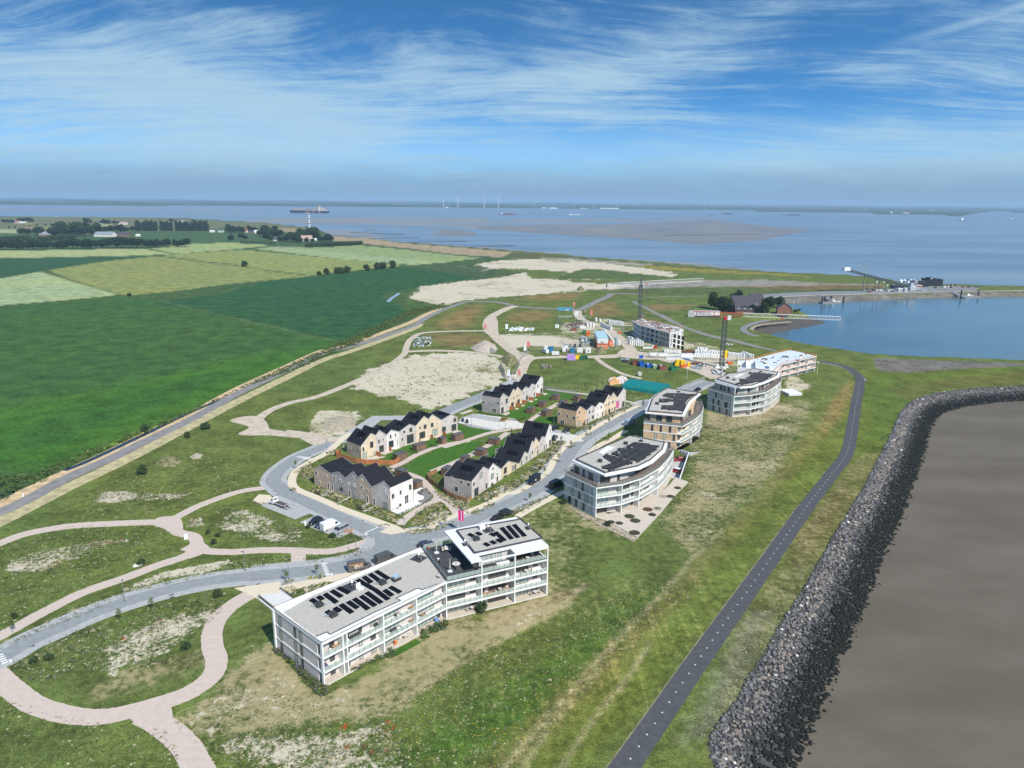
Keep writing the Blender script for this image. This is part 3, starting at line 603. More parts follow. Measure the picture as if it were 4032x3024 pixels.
# footpaths
for s_,w_ in (('A -40,610 150,600 400,545 650,500 1000,440',3.0),('B 560,20 580,120 760,210 1000,330 1300,450 1600,570 1760,640 F 0,0',0),
               ):
    if w_:ribbon('footpath',gs(s_)[:-1] if s_.endswith('F 0,0') else gs(s_),w_,.09,BEIGE)
ribbon('footpath',gs('F 700,470 620,520 420,700 250,790 100,880 20,960 0,1060 60,1140 300,1240 600,1370 900,1480 1200,1590 1290,1640'),2.7,.09,BEIGE)
sheet('footpath',gs('B 1560,620 1660,570 1860,600 1790,640 1700,650'),.094,BEIGE)
ribbon('footpath',gs('B 1840,600 2000,600 2212,570')+gs('C 150,400 330,340 620,230 900,130 1090,30 1180,-20')+gs('G 560,1540 900,1390 1180,1200 1260,1060 1380,920 1530,830') ,2.3,.094,BEIGE)
ribbon('footpath',gs('G 1500,850 1640,760 1800,670 1990,570 2130,515'),2.3,.096,BEIGE)
ribbon('footpath',gs('G 1180,345 1350,370 1600,400 1800,430 2000,470 2150,510'),2.0,.092,CREAM)
ribbon('footpath',gs('G 410,560 300,600 420,565 560,560')[:2],2.0,.092,CREAM,0)
ribbon('footpath',gs('C 1320,255 1500,150 1740,25 1900,-50'),2.4,.092,BEIGE)
ribbon('footpath',gs('G 1470,1500 1640,1380') ,2.4,.092,BEIGE,0)
ribbon('footpath',gs('G 1620,1000 1700,930 1860,850 1940,800 1990,770'),2.6,.092,BEIGE)
ribbon('gravel_path',gs('3 -20,600 300,500 600,400 900,310 1300,240 1520,180 1760,0')+gs('G 1080,620 1300,490'),2.4,.07,PINK)
ribbon('gravel_path',gs('F 1170,880 1300,830 1500,720 1800,610 2111,560'),2.4,.072,PINK)
ribbon('gravel_path',gs('G 780,790 620,900 400,1020 200,1110 0,1190'),2.6,.074,PINK)
ribbon('gravel_path',gs('F 1200,900 1500,1000 1620,1130 1700,1250 1500,1380 1330,1500 1290,1560'),2.6,.076,PINK);ribbon('gravel_path',gs('F 1560,1040 1700,1200 1850,1300 1960,1430'),2.6,.078,PINK)
sheet('gravel_path',gs('F 1640,1180 1760,1220 1800,1270 1700,1300 1640,1270'),.0795,PINK)
# dirt tracks of the building site
for s_,w_ in (('H 960,1180 1260,1160',0),('H 1220,1250 1290,1060 1370,1000 1700,985 2212,985 I 650,970 1000,985 1300,1060 1500,1130 1700,1220',5.5),
               ('H 1190,430 1100,455 950,530 890,600 900,680 1000,790 1120,890 1230,975',7.5),('H 900,700 650,700 350,708 150,730 40,800 0,880 Z 870,768 820,800 700,852 620,872 570,895 548,925',4.0),
               ('Z 548,925 590,935 690,945 730,952',6.0),('I 205,480 215,540 300,600 440,640 600,730 720,830 800,930 780,985',7.0),('I 400,990 520,1080 700,1170 900,1220',3.0),
               ('H 0,925 300,915 600,925 850,950 1080,985',4.5),('I 0,975 200,985 420,975 700,960',4.0),('I 1000,970 1500,1020 1900,1020',8.0),('E 820,180 1000,230 1160,330',0)):
    if w_:ribbon('dirt_track',gs(s_),w_,.05+.001*(len(s_) % 17),DIRT)
for s_ in ('N 1430,880 1560,850 1650,880 1680,960 1640,970 1480,965 1550,920','N 1780,940 1950,960 2030,1010 1950,1030 1850,980','H 850,570 980,560 1000,700 1000,760 860,720','H 1180,930 1350,960 1400,1000 1260,1080','I 700,900 900,930 1100,960 1050,1010 800,1000 640,970','I 1200,1010 1700,1060 1800,1230 1560,1170 1300,1080'):
    sheet('dirt_track',smooth(gs(s_),4,True),.073,DIRT)
# white give-way bars across the road
for a_,b_ in (('B 865,1010','B 935,1190'),('B 1400,645','B 1570,570'),('N 1850,1105','N 1925,1120'),('O 0,1255','O 45,1320')):
    p_,q_=gs(a_)[0],gs(b_)[0];d_=(q_-p_).normalized();n_=Vector((-d_.y,d_.x,0));bb=MB();L_=(q_-p_).length;k_=0
    while k_*.9<L_:c_=p_+d_*k_*.9;bb.box((c_.x,c_.y,.05),(.45,1.1,.05),math.atan2(d_.y,d_.x));k_+=1
    bb.box(((p_.x+q_.x)/2+n_.x*.9,(p_.y+q_.y)/2+n_.y*.9,.05),(L_,.35,.045),math.atan2(d_.y,d_.x));o=bb.obj('road_marking',MARK);o['kind']='structure'
bb=MB()
for s_ in ('O 1245,817','O 1250,835','O 313,1142','O 232,1190','O 1870,740','O 1885,655','O 1440,738','B 290,158','B 340,148','B 660,216','B 490,290','B 978,338','B 1345,480','B 1490,812','G 870,1430','G 1400,1022','G 1535,880','G 1565,883','F 180,735','F 210,738','F 520,590','F 520,610'):
    p_=gs(s_)[0];bb.box((p_.x,p_.y,.03),(1.0,.5,.06),.6)
o=bb.obj('drain_cover',mat('iron',(.05,.05,.055),.7));o['kind']='structure'
# terrace beside the second apartment block
sheet('terrace',gs('D 800,1340 660,1300 1000,1240 1250,1140 1450,1010 1600,880 1690,770 1860,830 1680,1010 1500,1230 1195,1555'),.22,CREAM,thick=.5)
sheet('earth_bed',gs('D 270,1130 330,1150 680,1320 830,1350 1200,1560 1150,1610 800,1440 500,1290'),.07,mat('bare_soil',(.36,.30,.23),.95,.3,.8))
sheet('footpath',gs('O 1700,770 1870,745 2035,722 2045,790 1890,818 1872,848 1790,806'),.10,BEIGE)
# ------------------------------------------------------------ building materials
def brick(name,c,c2,k=1.0):
    m=bpy.data.materials.new(name);m.use_nodes=True;t=NT(m.node_tree);b=m.node_tree.nodes['Principled BSDF']
    pos=t.node('ShaderNodeNewGeometry').outputs['Position']
    n1=t.noise(t.scale(pos,(.8,.8,5)),1.1,4,.7);n2=t.noise(pos,.5,3,.6)
    cc=t.mix(t.ramp(n1,.35,.65),c,c2);cc=t.mix(1.0,cc,t.ramp(n2,.3,.7,.90,1.10),'MULTIPLY')
    t.set(b.inputs['Base Color'],cc);b.inputs['Roughness'].default_value=.9;b.inputs['Specular IOR Level'].default_value=.15
    MATS[name]=m;return m
B_WHITE=brick('white_brick',(.64,.60,.575),(.72,.685,.66));B_PINK=brick('pinkish_grey_brick',(.46,.41,.385),(.56,.51,.485))
B_GREY=brick('grey_brick',(.30,.27,.26),(.41,.38,.36));B_LGREY=brick('light_grey_brick',(.43,.405,.395),(.55,.525,.51))
B_TAN=brick('tan_brick',(.50,.35,.22),(.58,.43,.28));B_YEL=brick('yellow_brick',(.58,.48,.345),(.66,.56,.43))
B_OCH=brick('ochre_brick',(.42,.32,.24),(.50,.395,.31));B_BLK=brick('block_facing',(.50,.455,.43),(.60,.555,.53))
B_RED=brick('red_brick',(.22,.105,.075),(.30,.15,.105))
ROOFW=mat('white_roof_membrane',(.70,.70,.71),.6,.05,.7,.3)
GRAV=mat('roof_gravel',(.36,.34,.30),.95,.22,4,.1,col2=(.48,.45,.41))
SOLAR=mat('solar_cell',(.007,.008,.012),.8,.3,2.5,.04);SOLF=mat('panel_edge',(.55,.55,.53),.4)
DARKM=mat('dark_metal',(.045,.047,.05),.5,.1,2);SILV=mat('silver_metal',(.60,.61,.62),.3,.1,2,.5,.8)
DECK=mat('grey_deck',(.150,.125,.110),.9,.2,.9,sc3=(1,1,1));DECKD=mat('charcoal_deck',(.055,.056,.062),.9,.2,.9)
WOODD=mat('warm_wood',(.33,.17,.07),.8,.2,2)
GLASS=bpy.data.materials.new('dark_glass');GLASS.use_nodes=True;q_=GLASS.node_tree.nodes['Principled BSDF']
q_.inputs['Base Color'].default_value=(.035,.045,.05,1);q_.inputs['Roughness'].default_value=.06;q_.inputs['Specular IOR Level'].default_value=.9
CURT=mat('curtained_glass',(.27,.33,.30),.15,.3,2.0,.6,sc3=(2,2,.05),col2=(.42,.47,.43))
GREENG=mat('pale_green_glass',(.30,.40,.37),.12,.2,1.2,.7)  # pale greenish panes, picked at random for wider windows
BALG=mat('balustrade_glass',(.50,.60,.56),.08,0,1,.5,alpha=.38)
FRAMEM=mat('window_frame',(.13,.12,.11),.6,.05);FRAMEW=mat('pale_frame',(.66,.64,.60),.6,.05)
_win={}
def winmesh(w,h,n,fm,gm_):
    k=(round(w,1),round(h,1),n,fm.name,gm_.name)
    if k not in _win:
        f=MB();e=.07
        f.box((w/2,.05,0),(w+.1,.10,e));f.box((w/2,.05,h-e),(w,.10,e));f.box((e/2,.05,e),(e,.10,h-2*e));f.box((w-e/2,.05,e),(e,.10,h-2*e))
        for i in range(1,n):f.box((w*i/n,.045,e),(.06,.08,h-2*e))
        p=MB();p.box((w/2,.012,e),(w-2*e-.004,.03,h-2*e-.004));_win[k]=(f.mesh('window',fm),p.mesh('pane',gm_))
    return _win[k]
def put_win(par,a,d,nrm,t0,w,z,h,n=1,fm=None,gm_=None,name='window'):
    """window on the wall through a with direction d; nrm = outward"""
    fm=fm or FRAMEM;gm_=gm_ or GLASS;fme,pme=winmesh(w,h,n,fm,gm_)
    if d.cross(nrm).z<0:o0=a+d*(t0+w);dd=-d
    else:o0=a+d*t0;dd=d
    mw=Matrix(((dd.x,nrm.x,0,o0.x),(dd.y,nrm.y,0,o0.y),(0,0,1,z),(0,0,0,1)))
    o=link(name,fme,par,mw);link('pane',pme,o);return o
def ccw(p):
    a=sum(p[i-1][0]*p[i][1]-p[i][0]*p[i-1][1] for i in range(len(p)));return [Vector((q[0],q[1],0)) for q in (p if a>0 else p[::-1])]
def inset(p,ds):
    """move each edge of a ccw polygon inwards by its own distance"""
    n=len(p);L=[]
    for i in range(n):
        a,b=p[i],p[(i+1) % n];e=(b-a).normalized();nn=Vector((-e.y,e.x,0));L.append((a+nn*ds[i],e))
    out=[]
    for i in range(n):
        (a,e),(b,f_)=L[i-1],L[i];cr_=e.x*f_.y-e.y*f_.x
        if abs(cr_)<.02:out.append(b);continue
        w=b-a;t_=(w.x*f_.y-w.y*f_.x)/cr_;out.append(a+e*t_)
    return out
def balustrade(par,pts,z,glass=None,h=1.05,step=1.35,name='balustrade'):
    b=MB()
    for a,c in zip(pts,pts[1:]):
        L=(c-a).length
        if L<.3:continue
        A,C_=Vector((a.x,a.y,z+.08)),Vector((c.x,c.y,z+.08));d=(C_-A)/L;b.bar(A+Vector((0,0,h/2-.04))+d*.02,C_+Vector((0,0,h/2-.04))-d*.02,.03,h-.08)
        k=max(1,round(L/step))
        for i in range(k+1):
            q=A+d*(L*i/k);b.box((q.x,q.y,z),(.055,.07,h+.08),math.atan2(d.y,d.x),1)
    return b.obj(name,[glass or BALG,FRAMEM],par)
def fill_rows(par,poly,z,ang,w=1.05,gap=.45,tilt=.12,name='solar_panel',mx=60):
    d=Vector((math.cos(ang),math.sin(ang),0));n=Vector((-d.y,d.x,0));vs=[p.dot(n) for p in poly];v=min(vs)+w/2+.05;k=0
    while v<max(vs)-w/2 and k<mx:
        xs=[]
        for i in range(len(poly)):
            a,b=poly[i-1],poly[i];va,vb=a.dot(n)-v,b.dot(n)-v
            if va*vb<0:xs.append((a+(b-a)*(va/(va-vb))).dot(d))
        xs.sort()
        for x0,x1 in zip(xs[::2],xs[1::2]):
            if x1-x0>1.2:
                x0+=.1;x1=x0+max(1,int((x1-x0)/.9))*.9
                panel_strip(par,d*x0+n*v,d*x1+n*v,z,w,tilt,name)
                k+=1
        v+=w+gap
def panel_strip(par,a,b,z,w=1.05,tilt=.12,name='solar_panel'):
    a=Vector((a.x,a.y,0));b=Vector((b.x,b.y,0));d=(b-a).normalized();n=Vector((-d.y,d.x,0));s_=-1 if n.y>0 else 1;n=n*s_
    m=MB();lo,hi=z+.12,z+.12+tilt*w
    A,B_,C_,D_=a-n*w/2,b-n*w/2,b+n*w/2,a+n*w/2
    up=lambda p,q:Vector((p.x,p.y,q))
    i=len(m.v)
    for p,q in ((A,hi),(B_,hi),(C_,lo),(D_,lo)):m.v.append(tuple(up(p,q)))
    for p,q in ((A,hi),(B_,hi),(C_,lo),(D_,lo)):m.v.append(tuple(up(p,q-.05)))
    for f in ((0,1,2,3),(7,6,5,4),(0,4,5,1),(1,5,6,2),(2,6,7,3),(3,7,4,0)):m.f.append(tuple(i+j for j in f));m.m.append(0)
    if w>1.1:m.bar(up(C_+n*.12,z+.06),up(D_+n*.12,z+.06),.16,.12,1)
    m.bar(up(A-n*.02,z+.1),up(B_-n*.02,z+.1),.05,.2,1)
    return m.obj(name,[SOLAR,SOLF],par)
def vent_box(par,p,z,s=1.4,rz=.6,name='vent_box',m=None):
    b=MB();b.box((p.x,p.y,z),(s,s,.75),rz);b.box((p.x,p.y,z+.75),(s*.5,s*.5,.12),rz)
    b.cyl((p.x,p.y,z+.3),(p.x-s*1.0,p.y-.25*s,z+.25),.16,n=8,m=1);b.cyl((p.x,p.y,z+.3),(p.x+s*1.0,p.y+.25*s,z+.3),.12,n=8,m=1)
    return b.obj(name,[m or DARKM,SILV],par)
def vent_pipe(par,p,z,mat_w=2.6,rz=.6):
    b=MB();b.box((p.x,p.y,z),(mat_w,mat_w,.10),rz);b.box((p.x,p.y,z+.1),(.8,.8,.35),rz)
    b.cyl((p.x,p.y,z+.4),(p.x,p.y,z+1.3),.16,n=8,m=1);b.cyl((p.x,p.y,z+1.2),(p.x,p.y,z+1.45),.28,.1,8,1);b.cyl((p.x+.6,p.y-.3,z+.1),(p.x+.6,p.y-.3,z+.7),.14,n=8,m=1)
    return b.obj('vent_pipe',[DARKM,SILV],par)

APTS='apartment buildings along the dike'
def frame_bldg(root,poly,ds,zs,wallm,fins,wins,bal_edges,slabm=None,ground_sheet=True):
    """poly ccw ground points; ds inset of the inner wall per edge; zs slab tops from the ground up"""
    slabm=slabm or WHITE;core=inset(poly,ds);n=len(poly)
    b=MB();b.prism(core,0,zs[-1]-.36);b.obj('wall',wallm,root)
    for i,z in enumerate(zs):
        th=.22 if i==0 else .34;b=MB();b.prism(poly,z-th,z,0,mt=0 if i else 1);b.obj('floor_slab',[slabm,CREAM],root)
    for e,fr in fins.items():
        a,c=poly[e],poly[(e+1) % n];ca,cc=core[e],core[(e+1) % n];ed=(c-a).normalized();nn=Vector((-ed.y,ed.x,0))
        for q in fr:
            p=a+(c-a)*q if q<=1 else a+ed*q;b=MB()
            for z0,z1 in zip(zs,zs[1:]):b.bar(p+nn*.02+Vector((0,0,(z0+z1-.34)/2)),p+nn*ds[e]+Vector((0,0,(z0+z1-.34)/2)),.26,z1-.344-z0)
            b.obj('partition',slabm if q != 99 else wallm,root)
    for e in bal_edges:
        a,c=poly[e],poly[(e+1) % n];ed=(c-a).normalized();nn=Vector((-ed.y,ed.x,0))
        for z in zs[1:-1]:balustrade(root,[a+nn*.10+ed*.2,c+nn*.10-ed*.2],z)
    for e,ws in wins.items():
        a,c=core[e],core[(e+1) % n];ed=(c-a).normalized();nn=Vector((ed.y,-ed.x,0));L=(c-a).length
        for i,z in enumerate(zs[:-1]):
            for w_ in ws:
                t0,w,sill,h,k=w_[:5];lev=w_[5] if len(w_)>5 else None
                if lev is not None and i not in lev:continue
                if t0+w>L:continue
                put_win(root,a,ed,nn,t0,w,z+sill,h,k,gm_=random.choice([CURT,GLASS,GLASS,GREENG,CURT,GLASS]) if k>1 else random.choice([GLASS,GLASS,CURT]))
    return core

# ============================================================ the near building
ex1=(g('A',1400,815)-g('n',1065,1480)).normalized();a0=g('n',1065,1480);bend=g('A',1400,815);ey1=Vector((-ex1.y,ex1.x,0))
ex2=(g('A',2130,632)-bend).normalized();ey2=Vector((-ex2.y,ex2.x,0));L1,L2=(bend-a0).length,25.2
root=empty('apartment_building',a0,0,'long white framed apartment block with gravel roof and two wings, nearest the camera','apartment block',APTS)
root.matrix_world=Matrix.Translation(a0)
class Rel(MB):
    """builder in world coordinates whose mesh is stored relative to a root"""
    pass
_obj0=MB.obj
def rebase(root):
    """turn children built in world coordinates into children of the placed root"""
    for c in root.children:c.matrix_parent_inverse=root.matrix_world.inverted()
P1=lambda t_,s_:a0+ex1*t_+ey1*s_
P2=lambda t_,s_:bend+ex2*t_+ey2*s_
bb_=P2(0,17.2)
left=[a0,bend,bb_,P1(0,17.75)]
zsA=[.15,3.1,6.2,9.3]
winsA=[(2.6,1.1,.1,2.3,1),(.35,.9,.1,2.3,1),(6.2,.9,.1,2.3,1),(9.4,.8,.1,2.3,1),(12.2,1.3,.1,2.3,2),(15.0,4.4,.1,2.35,4),(24.7,4.4,.1,2.35,4),(30.0,.9,.1,2.3,1,(0,))]
endw=[(17.75-t_-.9,.9,.15,2.3,1) for t_ in (2.1,7.5,9.6,15.2)]
core=frame_bldg(root,left,[1.9,.0,.6,.12],zsA,B_BLK,{0:[.15,5.62,14.34,22.96]},{0:winsA,3:[(t_-.1,w_,s_,h_,k_) for t_,w_,s_,h_,k_ in endw]},[0])
b=MB();b.bar(P1(.16,0)+Vector((0,0,4.6)),P1(.16,.6)+Vector((0,0,4.6)),.3,9.0);b.obj('corner_column',WHITE,root)
b=MB();b.bar(P1(-.02,17.2)+Vector((0,0,4.6)),P1(-.02,17.75)+Vector((0,0,4.6)),.3,9.0);b.obj('corner_column',WHITE,root)
right=[bend,P2(L2,0),P2(L2,17.1),bb_]
winsR=[(.7,4.6,.1,2.35,4),(6.4,1.4,.7,1.5,1),(9.2,.8,.1,2.3,1),(11.0,4.4,.1,2.35,4),(17.0,4.2,.1,2.35,4),(22.4,1.2,.7,1.5,1)]
frame_bldg(root,right,[2.3,.12,.4,.0],zsA,B_BLK,{0:[0.0,8.45,16.67,.994]},{0:winsR,1:[(3,.9,.15,2.3,1),(7,.9,.15,2.3,1),(12,.9,.15,2.3,1)]},[0])
b=MB();b.box(tuple(P2(L2-.13,.13)),(.3,.3,12.4),math.atan2(ex2.y,ex2.x));
for t_ in (8.45,16.67):b.box(tuple(P2(t_,.15)+Vector((0,0,9.3))),(.3,.3,3.1),math.atan2(ex2.y,ex2.x))
b.bar(P2(8.3,.15)+Vector((0,0,12.2)),P2(L2,.15)+Vector((0,0,12.2)),.28,.34);b.obj('white_frame',WHITE,root)
# roof of the lower wing
b=MB();b.prism(left,9.301,9.36);b.obj('roof_membrane',ROOFW,root)
gr=[g('A',x,y,9.42) for x,y in ((217,757),(445,935),(530,900),(552,918),(890,750),(1065,672),(1030,655),(1190,582),(1222,594),(1392,530),(1235,320),(1130,335),(830,470),(430,634))]
b=MB();b.prism(gr,9.362,9.43);roofA=b.obj('gravel_roof',GRAV,root)
b=MB()
for p,q in ((P1(0,.18),P1(L1,.18)),(P1(.18,0),P1(.18,17.75)),(P1(0,17.6),bb_+Vector((-.1,.1,0)))):b.bar(Vector((p.x,p.y,9.46)),Vector((q.x,q.y,9.46)),.34,.34)
b.obj('parapet',WHITE,root)
b=MB()
for p,q in ((P1(0,.05),P1(L1,.05)),(P1(.05,0),P1(.05,17.75)),(P1(0,17.72),bb_+Vector((-.1,.2,0)))):b.bar(Vector((p.x,p.y,9.65)),Vector((q.x,q.y,9.65)),.14,.05)
b.obj('coping',mat('bronze_coping',(.20,.15,.12),.6),root)
b=MB()
for p,q in zip([gr[1:],gr[:]][0][:9],gr[2:11]):b.bar(Vector((p.x,p.y,9.44)),Vector((q.x,q.y,9.44)),.16,.10)
b.obj('roof_edge',mat('roof_edge_dark',(.05,.05,.06),.7),root)
for x0,y0,x1,y1 in ((885,460,978,518),(840,480,908,530),(795,500,852,545),(748,522,868,592),(608,580,690,622),(562,602,635,648),(512,625,600,690),(462,645,500,668),(412,665,452,690),
                       (985,575,1062,617),(945,597,1003,640),(872,592,975,668),(815,615,925,693),(775,640,880,714),(725,660,830,738),(680,682,752,730),(628,702,712,764),(583,727,628,752),(526,750,562,775)):
    panel_strip(root,g('A',x0,y0,9.5),g('A',x1,y1,9.5),9.43,1.15)
ra=math.atan2(ex1.y,ex1.x)
for x,y in ((472,712),(572,784),(930,550)):vent_box(root,g('A',x,y,9.43),9.43,1.45,ra)
vent_pipe(root,g('A',712,572,9.43),9.43,3.2,ra);vent_pipe(root,g('A',1195,368,9.43),9.43,2.9,ra+.2)
p=g('A',768,588,9.43);b=MB();b.box((p.x,p.y,9.43),(1.3,1.0,.35),ra);b.box((p.x-.4,p.y+.3,9.78),(1.1,.12,.9),ra);b.obj('roof_hatch',ROOFW,root)
p=g('A',1035,525,9.43);b=MB();b.box((p.x,p.y,9.43),(1.9,1.0,.6),ra,1);b.box((p.x,p.y,10.0),(1.5,.8,.5),ra,0);b.box((p.x-.2,p.y,10.5),(1.3,1.1,.06),ra,2);b.obj('cooling_unit',[SILV,DARKM,mat('pale_blue_panel',(.30,.45,.58),.4)],root)
# terrace and penthouse of the higher wing
b=MB();b.prism([P2(.2,.15),P2(L2-.3,.15),P2(L2-.3,16.9),P2(.2,16.9)],9.303,9.36);b.obj('terrace_deck',DECKD,root)
b=MB();b.prism([P2(8.6,.35),P2(L2-.35,.35),P2(L2-.35,3.2),P2(8.6,3.2)],9.361,9.39);b.obj('timber_deck',DECK,root)
pc=[P2(9.2,3.4),P2(L2-.35,3.4),P2(L2-.35,16.4),P2(9.2,16.4)]
b=MB();b.prism(pc,9.36,12.42);b.obj('penthouse_wall',B_BLK,root)
for t0,w_,k_ in ((.6,3.6,3),(4.6,1.0,1),(9.0,4.2,4),(14.0,1.2,1)):put_win(root,pc[0],ex2,-ey2,t0,w_,9.45,2.35,k_,gm_=random.choice([CURT,GLASS]))
for t0,w_,k_ in ((1.5,3.4,3),(8.0,2.4,2)):put_win(root,pc[0],ey2,-ex2,t0,w_,9.45,2.35,k_)
cz=12.43;can=[P2(5.9,0),P2(8.5,0),P2(8.5,2.6),P2(16.5,2.6),P2(16.5,0),P2(L2,0),P2(L2,17.2),P2(5.9,17.2)]
b=MB();b.prism(can,cz,cz+.35);b.obj('canopy',ROOFW,root)
ro=[g('A',x,y,13.2) for x,y in ((1472,160),(1935,78),(2093,215),(1602,322))]
ri=inset(ccw(ro),[.35]*4)
b=MB();b.prism(ro,cz+.352,13.0);b.obj('roof_upstand',B_WHITE,root)
b=MB();b.prism(inset(ccw(ro),[.25]*4),13.002,13.04);b.obj('gravel_roof',GRAV,root)
b=MB();cr_=ccw(ro)
for i in range(4):q0,q1=cr_[i-1],cr_[i];b.bar(Vector((q0.x,q0.y,13.1)),Vector((q1.x,q1.y,13.1)),.28,.30)
b.obj('roof_edge',MATS['roof_edge_dark'],root)
for x0,y0,x1,y1 in ((1885,120,1965,205),(1840,130,1915,215),(1795,142,1870,225),(1750,175,1820,238),(1555,188,1590,205),(1612,178,1650,196),(1712,185,1752,203),(1670,255,1705,275),(1718,240,1752,260),(1760,228,1800,248)):
    panel_strip(root,g('A',x0,y0,13.2),g('A',x1,y1,13.2),13.05,1.15)
rb=math.atan2(ex2.y,ex2.x);vent_box(root,g('A',1612,230,13.1),13.05,1.4,rb);vent_pipe(root,g('A',1698,160,13.1),13.05,2.6,rb);vent_pipe(root,g('A',1990,148,13.1),13.05,1.3,rb);vent_pipe(root,g('A',1532,270,12.8),12.8,1.0,rb)
p=g('A',1655,148,13.2);b=MB();b.box((p.x,p.y,13.05),(1.5,1.3,.9),rb);b.obj('stair_hatch',ROOFW,root)
balustrade(root,[P2(.25,.3),P2(8.3,.3)],9.36);balustrade(root,[P2(.35,.5),P2(.35,16.6)],9.36);balustrade(root,[P2(.6,16.9),P2(7.0,16.9)],9.36);balustrade(root,[P2(8.7,.3),P2(L2-.3,.3)],9.39)
p=P2(14.2,1.6);b=MB();b.box((p.x,p.y,9.39),(3.2,1.3,.95),rb);b.obj('planter_wall',B_WHITE,root)
# garage ramp at its back left corner
b=MB();q=[g('A',x,y,0) for x,y in ((190,600),(285,665),(160,740),(40,640))]
b.prism(q,.05,.12,0);b.obj('entrance_slab',mat('pale_concrete',(.58,.58,.57),.8,.05),root)
balustrade(root,[g('A',35,660),g('A',150,752)],.1,mat('bar_railing',(.12,.1,.1),.5,0,alpha=.45),1.1,.5,'railing');balustrade(root,[g('A',190,600),g('A',285,668)],.1,MATS['bar_railing'],1.0,.5,'railing')
b=MB();b.bar(g('A',35,665)+Vector((0,0,.1)),g('A',155,760)+Vector((0,0,.1)),.3,.5);b.bar(g('A',190,603)+Vector((0,0,.1)),g('A',290,672)+Vector((0,0,.1)),.3,.5);b.obj('low_wall',WHITE,root)
rebase(root)
def xy(*p):return [Vector((a,b_,0)) for a,b_ in p]
def tower(label,name,pts,ds,fins,wins,bals,wallm,can,pent_in,arrays,vents,zs=(.15,3.1,6.2,9.3),cz=12.3,notch=None,ang=.7):
    poly=pts;root=empty(name,poly[0],0,label,'apartment block',APTS);root.matrix_world=Matrix.Translation(poly[0])
    frame_bldg(root,poly,ds,list(zs),wallm,fins,wins,bals)
    z=zs[-1];b=MB();b.prism(inset(poly,[.2]*len(poly)),z+.002,z+.06);b.obj('terrace_deck',DECK,root)
    e=inset(poly,[.15]*len(poly));balustrade(root,e+[e[0]],z+.05,mat('tinted_glass',(.30,.33,.31),.1,0,1,.5,alpha=.30))
    pc=inset(poly,pent_in);b=MB();b.prism(pc,z+.06,cz+.02);b.obj('penthouse_wall',wallm,root)
    for i in range(len(pc)):
        a,c=pc[i],pc[(i+1) % len(pc)];L=(c-a).length;ed=(c-a).normalized();t_=.5
        while t_<L-2.4:
            w=random.choice([2.2,3.3,1.1]);w=min(w,L-t_-.4);put_win(root,a,ed,Vector((ed.y,-ed.x,0)),t_,w,z+.12,2.4,max(1,round(w/1.1)),gm_=random.choice([CURT,GLASS,GLASS]));t_+=w+random.choice([.8,1.5])
    b=MB();b.prism(can,cz+.02,cz+.42);b.obj('canopy',ROOFW,root)
    up=inset(ccw(can),[1.0]*len(can));b=MB();b.prism(up,cz+.422,cz+.80);b.obj('roof_upstand',wallm if wallm==B_TAN else B_WHITE,root)
    up2=inset(up,[.2]*len(can));b=MB();b.prism(up2,cz+.802,cz+.84);b.obj('gravel_roof',GRAV,root)
    b=MB()
    for i in range(len(up)):q0,q1=up[i-1],up[i];b.bar(Vector((q0.x,q0.y,cz+.94)),Vector((q1.x,q1.y,cz+.94)),.24,.32)
    b.obj('roof_edge',MATS['roof_edge_dark'],root)
    if notch:b=MB();b.prism(notch,cz+.842,cz+.90);b.obj('white_roof_strip',ROOFW,root)
    for poly_ in arrays:
        c0_=sum(poly_,Vector())/len(poly_);poly_=[c0_+(q-c0_)*1.24 for q in poly_];fill_rows(root,poly_,cz+.84,ang,1.05,.06,.06)
    for k_,p in vents:(vent_box if k_=='b' else vent_pipe)(root,p,cz+.84,1.3 if k_=='b' else 1.5,ang)
    return root
zz2=13.1
Bp=xy((24.8,196.5),(33,199.5),(39.7,204.6),(46.4,213),(51.0,221.6),(54.6,230.2),(42.5,240.0),(16.2,208.3))
wB={0:[(.8,4.6,.1,2.35,3)],1:[(.6,4.2,.1,2.35,3),(5.6,1.0,.1,2.3,1)],2:[(.7,3.3,.1,2.35,3),(5,3.3,.1,2.35,3)],3:[(.8,3.3,.1,2.35,3),(5.2,2.2,.1,2.35,2)],4:[(1.2,3.3,.1,2.35,3),(5.6,2.2,.1,2.35,2)],
      7:[(3.2,1.0,.1,2.5,1,(1,)),(6.4,1.0,.1,2.5,1,(1,)),(9.4,1.4,.1,2.5,1,(1,)),(4.6,1.0,.1,2.5,1,(2,)),(7.8,1.0,.1,2.5,1,(2,)),(11,1.3,.1,2.5,1,(2,)),(2.0,1.2,.1,2.6,1,(0,)),(5.2,1.0,.1,2.6,1,(0,)),(8.5,1.0,.1,2.6,1,(0,)),(11.5,1.4,.1,2.6,1,(0,))]}
arB=[[g('D',x,y,zz2) for x,y in ((1150,325),(1435,372),(1215,548),(1010,500),(890,450),(1000,405))],[g('D',x,y,zz2) for x,y in ((800,478),(985,530),(1120,570),(850,660),(735,620),(860,575),(760,510))]]
